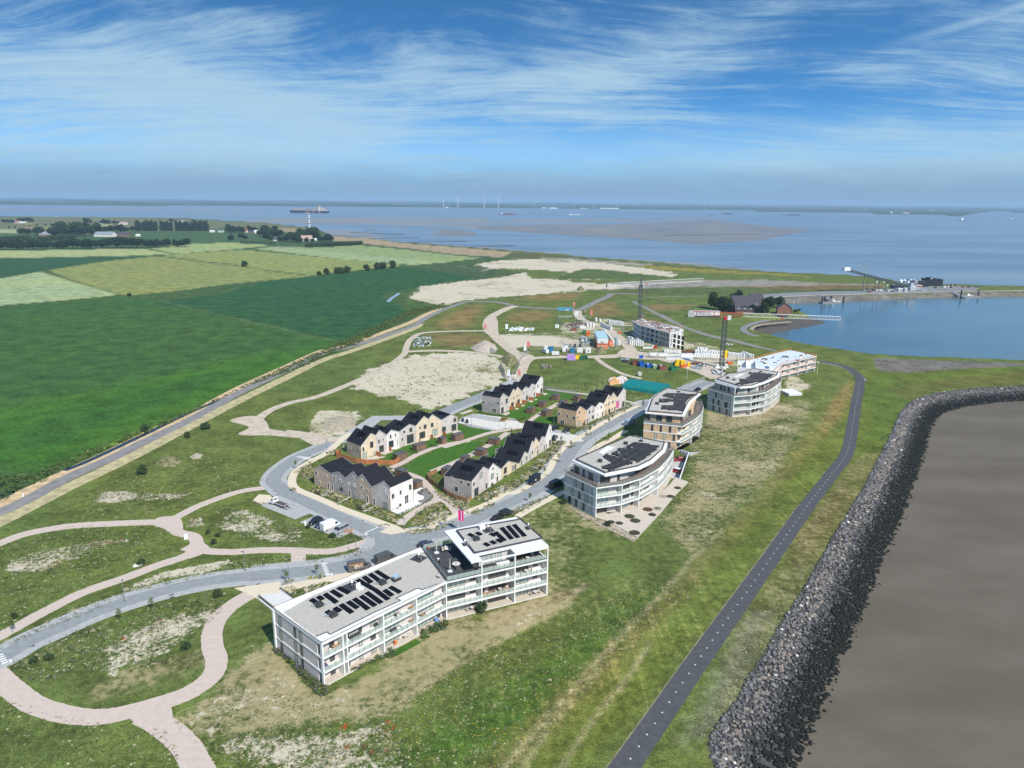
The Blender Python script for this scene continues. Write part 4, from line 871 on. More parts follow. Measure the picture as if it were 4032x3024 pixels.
rootB=tower('grey brick apartment block with curved white balconies beside the circle planted terrace','apartment_building',Bp,[2.2,2.2,2.2,2.2,2.2,.3,.3,.12],
      {0:[.02,.98],1:[.86],2:[.97],3:[.98],4:[.98]},wB,[0,1,2,3,4],B_LGREY,[g('D',x,y,12.6) for x,y in ((770,745),(335,545),(1080,222),(1590,322),(1560,420),(1400,565),(1230,650))],
      [2.6,2.8,3.6,3.4,3.0,3.0,2.0,2.6],arB,[('b',g('D',705,560,zz2)),('p',g('D',945,485,zz2)),('p',g('D',1240,290,zz2)),('b',g('D',1040,330,zz2)),('p',g('D',965,400,zz2)),('b',g('D',1080,385,zz2))],
      notch=[g('D',x,y,zz2) for x,y in ((690,440),(800,350),(900,372),(740,460))],ang=-.30)
Cp=xy((49.8,261.3),(63.6,256.9),(69.4,264.6),(74.6,273),(78.2,283.9),(79.2,292),(66.8,301),(56.0,284.0))
wC={0:[(2.8,.85,.1,2.5,1,(2,)),(6.0,.85,.1,2.5,1,(2,)),(9.4,.85,.1,2.5,1,(2,)),(4.2,.85,.1,2.5,1,(1,)),(7.4,.85,.1,2.5,1,(1,)),(11,.85,.1,2.5,1,(1,)),(9.4,.9,.1,2.5,1,(0,))],
      1:[(1.2,2.2,.1,2.35,2),(5.2,2.2,.1,2.35,2)],2:[(1.2,3.3,.1,2.35,3),(6.2,2.2,.1,2.35,2)],3:[(1.2,3.3,.1,2.35,3),(6.2,2.2,.1,2.35,2)],4:[(1.2,3.3,.1,2.35,3)]}
arC=[[g('6',x,y,zz2) for x,y in ((740,280),(1300,300),(1060,425),(650,335))],[g('6',x,y,zz2) for x,y in ((580,405),(1065,440),(1010,632),(600,600),(620,525),(820,530),(835,465),(560,490))]]
rootC=tower('tan brick apartment block with dark slit windows, beside the sunken garage ramp','apartment_building',Cp,[.12,2.0,2.0,2.0,2.0,.3,.3,.12],{1:[.98],2:[.98],3:[.98],4:[.9]},wC,[1,2,3,4],B_TAN,
      [g('6',x,y,12.6) for x,y in ((1078,770),(222,695),(262,590),(335,395),(500,262),(680,165),(1440,280),(1215,480))],[3.2,2.6,3.2,3.2,3.2,2.5,2,2],arC,
      [('b',g('6',480,510,zz2)),('p',g('6',850,370,zz2)),('p',g('6',950,245,zz2)),('p',g('6',670,575,zz2)),('p',g('6',580,450,zz2))],zs=(.0,3.1,6.2,9.3),ang=.02)
b=MB();b.prism(inset(Cp,[.12,1.5,1.5,1.5,1.5,.3,.3,.12]),-3.2,-.25);o=b.obj('basement_wall',B_TAN,rootC)
put_win(rootC,Cp[0],(Cp[1]-Cp[0]).normalized(),Vector(((Cp[1]-Cp[0]).y,-(Cp[1]-Cp[0]).x,0)).normalized(),9.0,1.1,-2.9,2.5,1,name='basement_door')
Dp=xy((87.5,313.3),(95.5,300.4),(104.3,303.2),(111.6,307.9),(116.4,313.9),(120.5,320.0),(125.6,327.8),(128.2,334.5),(115.5,343.0),(101.5,328.0))
wD={0:[(3,1.0,.1,2.5,1,(1,)),(6,1.0,.1,2.5,1,(1,)),(10,1.6,.1,2.5,1,(1,)),(4.2,1.0,.1,2.5,1,(2,)),(7.6,1.0,.1,2.5,1,(2,)),(11.6,1.6,.1,2.5,1,(2,)),(3.4,.9,.1,2.6,1,(0,)),(7,.9,.1,2.6,1,(0,)),(11,.9,.1,2.6,1,(0,))],
      1:[(.8,4.6,.1,2.35,3)],2:[(.7,4.2,.1,2.35,3),(5.8,1.0,.1,2.3,1)],3:[(.7,3.3,.1,2.35,3),(5,1.6,.1,2.35,2)],4:[(.8,3.3,.1,2.35,3)],5:[(.8,3.3,.1,2.35,3),(5.6,2.2,.1,2.35,2)],6:[(1.0,3.3,.1,2.35,3)]}
arD=[[g('7',x,y,zz2) for x,y in ((1230,245),(1660,285),(1400,445),(1100,390))],[g('7',x,y,zz2) for x,y in ((880,390),(1330,440),(970,520),(800,500),(900,465))]]
rootD=tower('grey apartment block with curved balconies next to the unfinished white building','apartment_building',Dp,[.12,2.2,2.2,2.2,2.2,2.2,2.2,.3,.3,.3],
      {1:[.02,.98],2:[.98],3:[.98],4:[.98],5:[.98]},wD,[1,2,3,4,5,6],B_LGREY,[g('7',x,y,12.6) for x,y in ((890,605),(258,412),(560,270),(860,240),(1190,148),(1860,245),(1820,330),(1560,455),(1230,575))],
      [2.4,2.6,2.8,3.2,3.2,3.2,3.2,2.5,2,2],arD,[('b',g('7',580,370,zz2)),('p',g('7',735,410,zz2)),('b',g('7',1130,260,zz2)),('p',g('7',1060,370,zz2)),('p',g('7',1380,215,zz2))],
      notch=[g('7',x,y,zz2) for x,y in ((720,330),(900,260),(1000,262),(820,340))],ang=.03)
for r_ in (rootB,rootC,rootD):rebase(r_)
# ramp retaining walls and floor
rw=gs('D 1640,764 1745,790 1866,440');b=MB()
for p,q in zip(rw,rw[1:]+[Cp[1]]):b.bar(Vector((p.x,p.y,-1.45)),Vector((q.x,q.y,-1.45)),.35,3.2)
tag(b.obj('retaining_wall',WHITE),'white retaining wall round the sunken garage ramp','wall')
sheet('ramp_floor',[Vector((p[0],p[1],0)) for p in PIT],-2.92,mat('ramp_concrete',(.46,.44,.41),.9,.08))
b=MB();q=gs('6 1180,1560 1420,1550 1190,1640');b.prism(q,.05,.14);tag(b.obj('ramp_slab',CONC),'small triangular concrete slab at the head of the ramp','slab')
# ------------------------------------------------------------ terraced houses
SLATE=mat('black_roof_tile',(.017,.018,.023),.85,.12,1.2,.12);VERGEM=mat('zinc_verge',(.42,.43,.44),.5,.05)
DOORM=mat('house_door',(.10,.08,.07),.5,.1);PLANK=mat('shed_plank',(.165,.105,.075),.9,.3,2.0,sc3=(2,2,.15));FELT=mat('roof_felt',(.085,.085,.09),.9,.15,1)
FENCEW=mat('orange_wood',(.42,.165,.065),.85,.18,1.5,sc3=(1,1,.2));FENCEB=mat('brown_wood',(.27,.15,.075),.85,.2,1.5,sc3=(1,1,.2))
def rect(a,b,crop,w):
    """window rectangle from two picture corners, measured on the wall a-b"""
    x0,y0,x1,y1=w;t0,z1=vplane(a,b,crop,x0,y0);t1,z0=vplane(a,b,crop,x1,y1);return t0,t1,z0,z1
def terrace(crop,A,B_,C_,prof,mats,words,wins,endw,endmat,group,solar=True,endside=0,dscale=1.0):
    a,b,c=g(crop,*A),g(crop,*B_),g(crop,*C_);ex=(b-a).normalized()
    corner=a if endside==0 else b
    dv=(c-corner);ey=Vector((-ex.y,ex.x,0));ey=ey if ey.dot(dv)>0 else -ey;dep=abs(dv.dot(ey))*dscale;out=-ey
    tz=[vplane(a,b,crop,x,y) for x,y in prof];n=(len(tz)-1)//2;roots=[]
    for i in range(n):
        (t0,z0),(ta,za),(t1,z1)=tz[2*i],tz[2*i+1],tz[2*i+2];ta=min(max(ta,t0+.5),t1-.35)
        t0+=.012;t1-=.012
        o=a+ex*t0;lab=words[i];root=empty('terraced_house',o,0,lab,'house',group);root.matrix_world=Matrix.Translation(o);W_=mats[i]
        m=MB();m.extr([(0,0),(t1-t0,0),(t1-t0,z1-.02),(ta-t0,za-.02),(0,z0-.02)],(0,0,0),ey,ex,Vector((0,0,1)),dep);m.v=[tuple(Vector(v)+o) for v in m.v];m.obj('wall',W_,root)
        r=MB()
        for (s0,h0,s1,h1) in ((0,z0,ta-t0,za),(ta-t0,za,t1-t0,z1)):
            r.extr([(s0,h0),(s1,h1),(s1,h1+.14),(s0,h0+.14)],o+ey*-.04,ey,ex,Vector((0,0,1)),dep+.08)
        r.obj('roof',SLATE,root)
        for q in (-.09,dep+.03):
            v=MB();v.bar(o+ey*q+Vector((0,0,z0+.08)),o+ey*q+ex*(ta-t0)+Vector((0,0,za+.08)),.08,.17);v.bar(o+ey*q+ex*(ta-t0)+Vector((0,0,za+.08)),o+ey*q+ex*(t1-t0)+Vector((0,0,z1+.08)),.08,.17)
            v.obj('verge',VERGEM,root)
        if solar:
            s0,s1=.52,.86;q0,q1=dep*.22,dep*(.62 if i % 2 else .70);p=lambda s_,q_:o+ex*((ta-t0)*s_)+ey*q_+Vector((0,0,z0+(za-z0)*s_+.17))
            sp_=MB();P4=[p(s0,q0),p(s1,q0),p(s1,q1),p(s0,q1)];i0=len(sp_.v);sp_.v+=[tuple(x) for x in P4]+[tuple(x+Vector((0,0,.07))) for x in P4]
            for f in ((3,2,1,0),(4,5,6,7),(0,1,5,4),(1,2,6,5),(2,3,7,6),(3,0,4,7)):sp_.f.append(f);sp_.m.append(0)
            sp_.obj('solar_panel',SOLAR,root)
        p=o+ex*((ta-t0)*.45)+ey*dep*.3+Vector((0,0,z0+(za-z0)*.45));k=MB();k.cyl(p,p+Vector((0,0,.45)),.09,n=6);k.obj('vent_pipe',SILV,root)
        for w_ in wins[i]:
            dr=len(w_)>4;q0,q1,h0,h1=rect(a,b,crop,w_[:4]);q0-=t0;q1-=t0
            if h0<.6 or dr:h0=max(h0,.06)
            w,h=max(q1-q0,.5),max(h1-h0,.5)
            if dr and w_[4]=='d':put_win(root,o,ex,out,q0,max(w,.9),.06,2.25,1,FRAMEW,DOORM,name='door')
            else:put_win(root,o,ex,out,q0,w,h0,h,1 if w<1.3 else (2 if w<2.4 else 3),FRAMEW if w<1.3 else FRAMEM,GLASS if random.random()<.7 else CURT)
        bo=o+ey*dep              # garden or street side, simple openings
        for q_,w,h0,h,dr in (((t1-t0)*.15,1.0,.06,2.2,1),((t1-t0)*.5,1.6,.06,2.2,0),((t1-t0)*.2,1.0,3.3,1.2,0),((t1-t0)*.62,1.0,3.3,1.2,0)):
            put_win(root,bo,ex,ey,q_,w,h0,h,1,FRAMEW,DOORM if dr else GLASS,name='door' if dr else 'window')
        roots.append(root)
    er=roots[0] if endside==0 else roots[-1];e0=corner;t_end=tz[0][0] if endside==0 else tz[-1][0];e0=a+ex*(t_end+(.012 if endside==0 else -.012));on=-ex if endside==0 else ex
    zt=tz[0][1] if endside==0 else tz[-1][1]
    m=MB();s_=.012;p0=e0+on*s_;m.bar(p0+ey*.02+Vector((0,0,zt/2)),p0+ey*(dep-.02)+Vector((0,0,zt/2)),.02,zt-.06);m.obj('end_wall',endmat,er)
    for w_ in endw:
        q0,q1,h0,h1=rect(e0+on*.02,e0+on*.02+ey,crop,w_);q0,q1=min(q0,q1),max(q0,q1);q0=max(q0,.2);q1=min(q1,dep-.2);h0=max(h0,.06)
        put_win(er,e0+on*.022,ey,on,q0,max(q1-q0,.5),h0,max(h1-h0,.5),1 if q1-q0<1.6 else 2,FRAMEW,GLASS)
    for r_ in roots:rebase(r_)
    return roots,a,ex,ey,dep,tz
GH='terraced houses of the new quarter'
T1=terrace('1',(78,566),(1415,1025),(1800,838),[(65,290),(165,238),(350,374),(495,346),(615,458),(755,342),(840,450),(908,390),(1075,612),(1288,510),(1395,625)],
    [B_OCH,B_GREY,B_GREY,B_OCH,B_PINK],['brown brick gabled house at the left end of the row by the parked vans','grey brick house second from the left in the row by the parked vans','darker grey narrow house in the middle of the row by the parked vans','brown brick narrow house second from the white end wall, row by the parked vans','house with a pale pinkish white end wall beside the white patio'],
    [[(85,320,135,400),(262,375,298,435),(150,492,183,545),(310,535,345,650,'d')],[(405,415,455,495),(515,470,555,535),(525,605,578,685),(375,555,412,665,'d')],[(745,405,775,455),(668,520,705,580),(755,535,803,615),(770,700,812,770),(678,660,715,775,'d')],
     [(893,455,922,500),(880,575,930,655),(978,625,1018,690),(883,745,930,815),(985,765,1025,885,'d')],[(1275,612,1325,690),(1335,738,1370,803),(1280,865,1355,985),(1110,810,1150,935,'d')]],
    [(1420,735,1470,805),(1560,672,1597,735),(1720,570,1770,650),(1648,765,1718,900)],B_WHITE,GH,solar=False,endside=1)
T2=terrace('2',(455,962),(2125,472),(95,888),[(445,740),(620,515),(708,552),(765,462),(893,545),(975,455),(1113,488),(1290,357),(1400,390),(1545,220),(1622,268),(1690,188),(1848,285),(2020,185),(2130,235)],
    [B_YEL,B_PINK,B_WHITE,B_PINK,B_YEL,B_YEL,B_PINK],['yellow brick corner house behind the curved orange fence','pale grey narrow house next to the yellow corner house with the orange fence','white narrow house in the back left row, third from the orange fence','wide pale grey house in the middle of the back left row','cream yellow house left of another yellow house, back left row','cream yellow house beside the grey house at the far end of the back left row','pale grey end house of the back left row by the car park'],
    [[(603,665,663,755),(470,755,510,825),(660,815,702,890),(475,860,552,965)],[(740,625,778,690),(820,605,845,640),(765,735,845,830)],[(945,540,978,602),(1035,515,1060,565),(930,655,1015,745),(1073,620,1095,710)],[(1180,465,1220,510),(1290,425,1340,482),(1245,548,1365,665),(1148,590,1180,650)],
     [(1460,398,1493,435),(1540,367,1588,425),(1465,500,1565,585)],[(1662,340,1710,395),(1757,330,1787,365),(1688,450,1785,540)],[(1910,290,1943,330),(2060,255,2107,305),(2025,365,2107,455),(1860,408,1925,470)]],
    [(110,700,155,765),(228,728,277,795),(393,760,430,810),(310,865,380,955)],B_OCH,GH)
T3=terrace('3',(525,1588),(2062,560),(105,1402),[(520,1250),(748,970),(850,1020),(932,903),(1088,1012),(1225,860),(1435,908),(1540,680),(1605,710),(1683,470),(1720,500),(1750,405),(1820,498),(1868,388),(1937,395),(2020,150),(2062,195)],
    [B_PINK,B_WHITE,B_YEL,B_BLK,B_BLK,B_YEL,B_PINK,B_WHITE],['pale grey corner house with a dark grey brick end wall, nearest the black vans','white narrow gabled house between grey and yellow ones facing the black vans','wide yellow brick house facing the black van','pale pink house right of the wide yellow one, behind the black van','tall narrow pale grey house left of the narrow yellow one','narrow tall yellow house in the row facing the street bend','pale grey house next to the tall white end house at the car park','tall white end house with a large roof by the parked dark car'],
    [[(678,1090,728,1165),(545,1268,583,1330),(572,1395,648,1525),(783,1325,825,1440,'d')],[(917,975,945,1018),(893,1110,943,1185),(995,1088,1030,1140),(893,1290,937,1360),(995,1235,1030,1350,'d')],[(1140,995,1193,1075),(1295,955,1335,1025),(1130,1180,1193,1250),(1340,1085,1375,1205,'d')],
     [(1487,845,1505,905),(1562,760,1590,835),(1560,925,1588,1000),(1462,1015,1487,1125,'d')],[(1633,705,1650,760),(1675,655,1700,720),(1680,815,1700,880),(1630,860,1650,950,'d')],[(1735,600,1755,670),(1778,570,1797,640),(1735,770,1755,830),(1777,710,1803,800,'d')],
     [(1845,510,1860,560),(1893,440,1912,510),(1910,570,1930,670,'d')],[(2020,230,2035,310),(2040,310,2050,370),(2012,460,2040,550),(1945,545,1965,640,'d')]],
    [(120,1145,163,1210),(298,1215,358,1305),(435,1260,495,1350),(190,1325,272,1450)],B_GREY,GH)
T4=terrace('4',(712,1358),(2036,692),(130,1272),[(710,848),(800,708),(985,828),(1115,565),(1185,625),(1245,500),(1380,640),(1500,495),(1600,545),(1690,410),(1815,435),(1978,170),(2042,240)],
    [B_PINK,B_YEL,B_YEL,B_BLK,B_BLK,B_WHITE],['pale corner house with a brown grey end wall beside the mustard car','yellow house next to the pale corner house in the row behind the mustard car','second yellow house with a steep gable, row behind the mustard car','pale pink house right of the two yellow ones, below the sand hill','pale house beside the big white house at the foot of the sand hill','large white house with the biggest roof, by the red and white flags'],
    [[(735,985,770,1065),(880,875,935,990),(930,1100,965,1190),(735,1150,808,1310)],[(1040,850,1058,900),(1108,800,1143,880),(1045,1000,1120,1110)],[(1217,745,1245,825),(1297,725,1320,780),(1235,910,1312,1015)],[(1427,645,1450,720),(1527,610,1547,665),(1510,780,1560,910)],
     [(1640,555,1660,605),(1730,500,1762,570),(1750,685,1785,780)],[(1857,425,1893,515),(1990,390,2015,465),(1960,555,2015,685)]],
    [(160,925,232,1025),(360,955,410,1025),(590,960,685,1055),(470,1155,588,1300)],B_GREY,GH)
T5=terrace('5',(690,1284),(2025,690),(150,1182),[(690,830),(785,692),(968,810),(1110,668),(1205,715),(1315,583),(1432,618),(1565,372),(1625,435),(1690,320),(1803,455),(1975,200),(2038,268)],
    [B_TAN,B_LGREY,B_WHITE,B_YEL,B_YEL,B_BLK],['tan corner house with a broad tan end wall beside the two parked black cars','light grey house next to the tan corner house','white low house in the middle of the row left of the pink flag','steep yellow house left of another steep yellow house, near the pink flag','steep yellow house directly behind the pink flag','pale grey end house nearest the teal hall'],
    [[(750,810,790,890),(712,955,740,1015),(722,1105,787,1230),(900,1045,930,1180,'d')],[(1017,805,1057,890),(1120,785,1152,855),(1112,945,1155,1025),(975,1015,1007,1135,'d')],[(1258,730,1283,785),(1345,668,1380,745),(1240,885,1275,970),(1383,830,1412,955,'d')],
     [(1553,445,1577,485),(1482,630,1507,690),(1552,585,1590,655),(1553,775,1590,850),(1473,790,1503,915,'d')],[(1672,395,1693,435),(1652,535,1687,610),(1728,518,1755,583),(1645,730,1673,800),(1717,685,1748,805,'d')],[(1955,303,1987,365),(1990,405,2015,455),(1935,565,1993,680)]],
    [(185,843,262,940),(418,913,478,990),(588,955,658,1053),(255,1055,360,1190)],B_TAN,GH)
# sheds
def shed(k,x,y,ex,L,D,label):
    p=g(k,x,y);r=empty('garden_shed',p,math.atan2(ex.y,ex.x),label,'shed','brown garden sheds with flat roofs')
    m=MB();m.box((0,0,0),(L,D,2.35));m.obj('wall',PLANK,r);m=MB();m.box((0,0,2.352),(L+.16,D+.16,.10));m.obj('roof',FELT,r)
    m=MB();m.box((L*.22,-D/2-.02,.05),(.95,.05,2.1));m.obj('door',mat('shed_door',(.20,.12,.08),.9,.25,2,sc3=(2,2,.15)),r);m=MB();m.box((-.0,0,2.453),(.06,D+.1,.02));m.obj('roof_joint',SILV,r)
for a_ in (('2',1130,965,T2[2],4.6,2.6,'shed at the end of the curved orange fence'),('2',1465,800,T2[2],4.6,2.6,'wide shed in the back left row, second from the orange fence'),('2',1862,690,T2[2],2.3,2.6,'narrow shed, third from the orange fence'),('2',2130,625,T2[2],4.6,2.6,'wide shed in the garden beside the open lawn and car park'),
           ('4',1655,1310,T4[2],3.4,2.9,'shed nearest the mustard car'),('4',2020,1110,T4[2],3.4,2.9,'second shed behind the mustard car'),('G',1272,448,T4[2],4.0,2.9,'farthest shed, behind the large white house'),('G',1172,612,T5[2],4.0,2.9,'shed right of the gravel lane beside the tan corner house garden'),
           ('G',1350,515,T5[2],4.0,2.6,'shed just behind the tan corner house'),('G',1495,460,T5[2],4.0,2.6,'shed behind the light grey house beyond the tan one'),('3',958,530,T3[2],3.0,3.6,'shed on the corner of the lawn left of the car park'),('3',705,740,T3[2],3.2,3.4,'shed with its green door standing open'),
           ('3',65,1105,T3[2],3.8,3.0,'shed behind the dark grey end wall'),('3',400,880,T3[2],3.2,2.4,'shed half hidden behind the roof of the dark grey corner house'),('1',1870,620,T1[2],2.3,2.8,'shed beside the white patio'),('1',1600,420,T1[2],4.2,2.4,'shed behind the roofs of the row by the parked vans')):
    shed(*a_)
# fences
def fence(pts,h,m,label,name='wooden_fence',step=1.8,post=None,th=.06,group=None,cat='fence'):
    r=empty(name,pts[0],0,label,cat,group);r.matrix_world=Matrix.Translation(pts[0])
    for a,c in zip(pts,pts[1:]):
        L=(c-a).length;k=max(1,round(L/step))
        b=MB();b.bar(a+Vector((0,0,h/2+.05)),c+Vector((0,0,h/2+.05)),th,h);b.obj('panel',m,r)
        b=MB();b.box((a.x,a.y,0),(.12,.12,h+.12),math.atan2(c.y-a.y,c.x-a.x))
        for i in range(1,k):q=a+(c-a)*(i/k);b.box((q.x,q.y,0),(.11,.11,h+.10),math.atan2(c.y-a.y,c.x-a.x))
        b.obj('post',post or FENCEB,r)
    rebase(r);return r
fence(gs('2 20,930 130,960 290,1010 370,1035 445,1045 545,1055 640,1055 735,1060 830,1060 925,1065 1025,1065 1050,1050 1115,1005'),1.75,FENCEW,'tall orange plank fence curving round the yellow corner house')
fence(gs('2 20,930 5,905 60,880 98,895'),1.75,FENCEW,'short orange fence left of the yellow corner house')
fence(gs('3 -60,1420 60,1520 180,1580 330,1625 430,1655 525,1600'),1.5,FENCEB,'low brown plank fence in front of the dark grey end wall')
fence(gs('F 1605,1000 1640,980 1720,945'),1.6,FENCEB,'short brown plank fence behind the dark grey corner house')
fence(gs('F 1605,1010 1640,1060 1740,1130'),1.6,FENCEB,'brown plank fence running beside the gravel lane')
for i_,(k_,x_,y_,T_) in enumerate((('2',715,905,T2),('2',905,810,T2),('2',1120,720,T2),('2',1405,645,T2),('2',1630,600,T2),('2',1850,540,T2),('4',985,1215,T4),('4',1185,1120,T4),('4',1378,1020,T4),('4',1590,920,T4),('4',1815,800,T4))):
    p_=g(k_,x_,y_);w_=['behind the yellow corner house with the orange fence','between the pale grey and the white house, back left row','right of the white house, back left row','left of the first cream yellow house, back left row','between the two cream yellow houses','left of the last grey house, back left row','right of the pale corner house by the mustard car','between the two steep yellow houses by the mustard car','right of the second steep yellow house by the sand hill','between the two pale pink houses below the sand hill','left of the large white house below the sand hill'][i_]
    fence([p_+T_[3]*0,p_-T_[3]*2.6],1.8,FENCEW,'orange privacy screen '+w_,'privacy_screen',group='orange garden screens',cat='screen',step=3)
# lawns, patios, hedges
LAWN=mat('mown_lawn',(.050,.125,.018),.95,.2,.6,.1)
for s_ in ('2 900,870 1010,790 1120,730 1240,690 1420,650 1640,600 1860,540 1990,490 2212,470 2212,640 1880,740 1600,830 1420,880 1280,850 1260,830 1000,960 880,975','2 810,975 880,930 1000,930 1000,975','2 2130,360 2212,365 2212,480 2130,470','3 250,170 560,220 860,260 960,290 700,370 420,440 390,440 380,340 250,280',
           '4 740,1370 1000,1230 1190,1120 1400,1010 1560,930 1800,800 1990,690 2212,720 2212,900 1850,1050 1600,1180 1900,1200 1860,1260 1500,1480 1290,1540 930,1430','G 1140,360 1250,370 1480,400 1420,440 1330,470 1280,430 1200,400','G 1060,640 1110,620 1280,690 1280,700 1060,700','G 1050,650 1280,620 1290,690 1260,705 1030,690','3 1090,380 1250,330 1290,380 1200,560 1000,640 980,800 800,770 830,580 1000,560','4 0,1270 130,1290 710,1370 870,1400 860,1460 400,1420 0,1330',
           'F 1360,860 1500,760 1800,660 2111,610 2111,720 1800,940 1560,990 1440,990 1300,930','G 0,970 200,930 420,880 525,880 450,960 250,1080 0,1190','f 620,965 1050,745 1150,795 690,1045'):
    sheet('lawn',gs(s_),.03,LAWN)
for s_ in ('2 455,965 720,905 870,930 700,970 560,975','2 720,850 880,800 1020,835 860,890','2 1020,750 1150,770 1040,810 1000,790','2 1235,680 1370,640 1430,670 1320,712','2 1480,620 1570,590 1650,630 1540,658','2 1700,570 1780,540 1860,570 1760,605','2 2000,490 2130,465 2200,485 2070,515',
           '4 730,1360 980,1280 1010,1330 890,1395','4 1170,1170 1230,1155 1300,1185 1190,1225','4 1370,1080 1420,1060 1490,1085 1370,1125','4 1550,950 1640,930 1750,945 1680,995','4 1770,880 1880,890 1800,930','4 1980,710 2100,700 2200,715 2110,765','2 0,0 1,0 1,1'):
    if not s_.startswith('2 0,0'):sheet('patio',gs(s_),.07,CREAM)
sheet('patio',gs('1 1415,1035 1650,920 1810,850 1960,900 1830,970 1570,1095'),.10,mat('white_slabs',(.74,.73,.71),.8,.04));sheet('patio',gs('1 1805,680 1930,620 1980,640 1880,680 1860,730 1990,780 1980,820 1880,850 1890,890 1810,850'),.104,MATS['white_slabs'])
sheet('patio',gs('1 1985,650 2140,800 2000,890 1900,890 2000,800 1870,740 1880,690'),.09,GRAVEL)
for s_ in ('1 210,700 300,650 345,665 225,740','1 185,750 390,675 405,690 225,770','1 500,880 690,780 718,795 520,890','1 880,960 1010,885 1040,900 930,960','1 920,1030 1130,940 1150,950 960,1045','3 790,1460 840,1460 960,1530 920,1540','3 1000,1360 1110,1380 1180,1440 1130,1450','3 1340,1220 1380,1215 1450,1250 1420,1265','3 1460,1130 1510,1130 1640,1190 1600,1200','3 1640,960 1680,960 1830,1000 1800,1012','3 1770,820 1810,820 1960,870 1940,885','3 1930,690 1970,680 2130,700 2110,715'):
    sheet('front_path',gs(s_),.08,mat('path_slabs',(.42,.41,.38),.9,.08,1))
